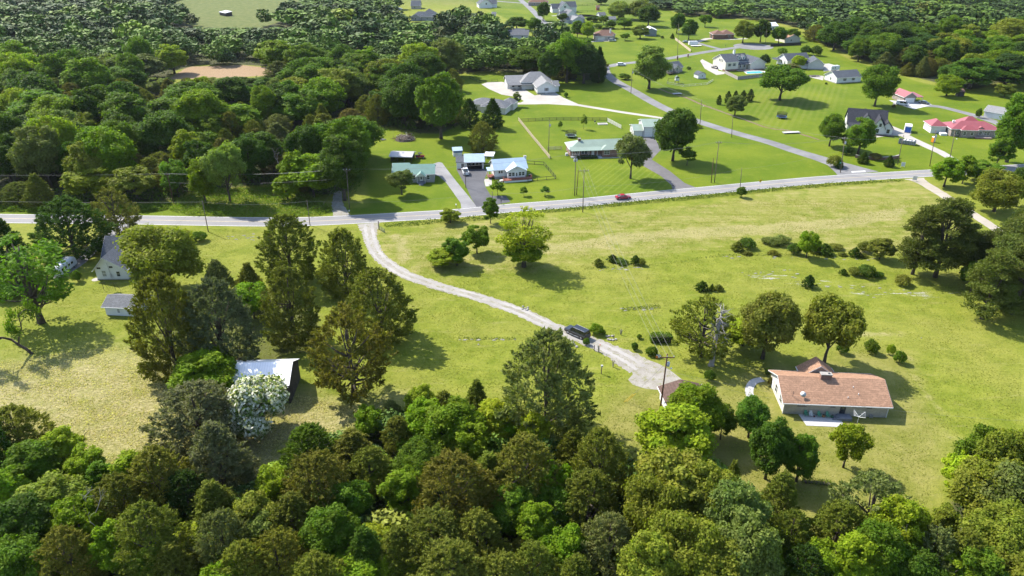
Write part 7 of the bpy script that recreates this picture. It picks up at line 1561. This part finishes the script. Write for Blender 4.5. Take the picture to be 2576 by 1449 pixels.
hedge('low hedge by the far brick houses', (1515,74), (1545,74), 1.6, 1.5, 'dark', 3); hedge('low planted bed along the lawn under the blue green trees', (2020,1212), (2090,1218), .5, 1.0, 'pale', 4)
# limestone showing through the pasture
def outcrop(name, label, polys, n, seed, smin=.25, smax=1.1):
    r = np.random.default_rng(seed); b = MB(); k = 0
    for poly in polys:
        W_ = poly_w(poly); lo, hi = W_.min(0), W_.max(0); P = r.uniform(lo, hi, (n*6, 2)); P = P[sdist(P, W_) > 0][:n]
        for p in P:
            s = r.uniform(smin, smax); m = 7; top = []; bot = []
            for i in range(m):
                a = 2*pi*i/m; q = s*r.uniform(.6, 1.1); bot.append((p[0]+q*1.5*cos(a), p[1]+q*.6*sin(a), -.03)); top.append((p[0]+q*1.1*cos(a), p[1]+q*.42*sin(a), .04+s*.10*r.uniform(.5, 1.5)))
            b.add(bot+top, [tuple(range(m, 2*m))]+[(i, (i+1) % m, m+(i+1) % m, m+i) for i in range(m)])
    o = b.obj(name, mat('limestone', (.30, .285, .26), .9, .25, 1.5, bump=.4)); o['kind'] = 'stuff'; o['label'] = label; o['category'] = 'rock'
outcrop('limestone_outcrop', 'flat pale limestone slabs breaking through the pasture', [[(1860,682),(1990,678),(2050,700),(1900,705)], [(2050,715),(2230,722),(2380,735),(2200,750)], [(1800,645),(1960,643),(2200,650),(2200,655),(1960,650),(1800,652)], [(1480,675),(1620,672),(1620,678),(1480,682)], [(1560,775),(1660,772),(1660,780),(1560,782)], [(1150,850),(1300,852),(1300,858),(1150,856)], [(570,590),(650,585),(650,606),(580,610)]], 16, 3, .12, .5)
for i, (lb, px, s) in enumerate((('heap of pale stones beside the straight drive', C(2,2,145,205), .7), ('flat pale stones on the lawn by the stump', C(2,2,1005,512), .8), ('pale stones on the verge below the station wagon', C(2,2,605,562), .8), ('single white stone on the grass by the cedars', C(2,1,2235,560), .5), ('white boulder on the pasture below the pines', C(2,3,1555,500), .4))):
    x, y = G(*px); r = np.random.default_rng(50+i); t = thing('stone_heap', lb, 'stones', (x, y, 0))
    for k in range(1 if 'single' in lb or 'boulder' in lb else 7):
        q = r.normal(size=2)*s*.8; MB().lathe([(.22*s, -.03), (.42*s*r.uniform(.7, 1.2), .08*s), (.34*s, .26*s), (.08, .34*s)], 7, (q[0], q[1], 0)).obj('stone', mat('limestone', (.30, .285, .26), .9, .25, 1.5, bump=.4), t)

# ---------------------------------------------------------------- haze
hz = MB().box(-900, 900, -40, 1250, -2, 82).obj('haze', None); hz['kind'] = 'stuff'; hz['label'] = 'thin pale summer haze over the valley'; hz['category'] = 'haze'
hm = bpy.data.materials.new('haze_air'); hm.use_nodes = True; hm.node_tree.nodes.remove(hm.node_tree.nodes['Principled BSDF'])
pv = hm.node_tree.nodes.new('ShaderNodeVolumePrincipled'); pv.inputs['Color'].default_value = (.80, .88, 1.0, 1); pv.inputs['Density'].default_value = .000022; pv.inputs['Anisotropy'].default_value = .2
hm.node_tree.links.new(pv.outputs[0], hm.node_tree.nodes['Material Output'].inputs['Volume']); hz.data.materials.append(hm)
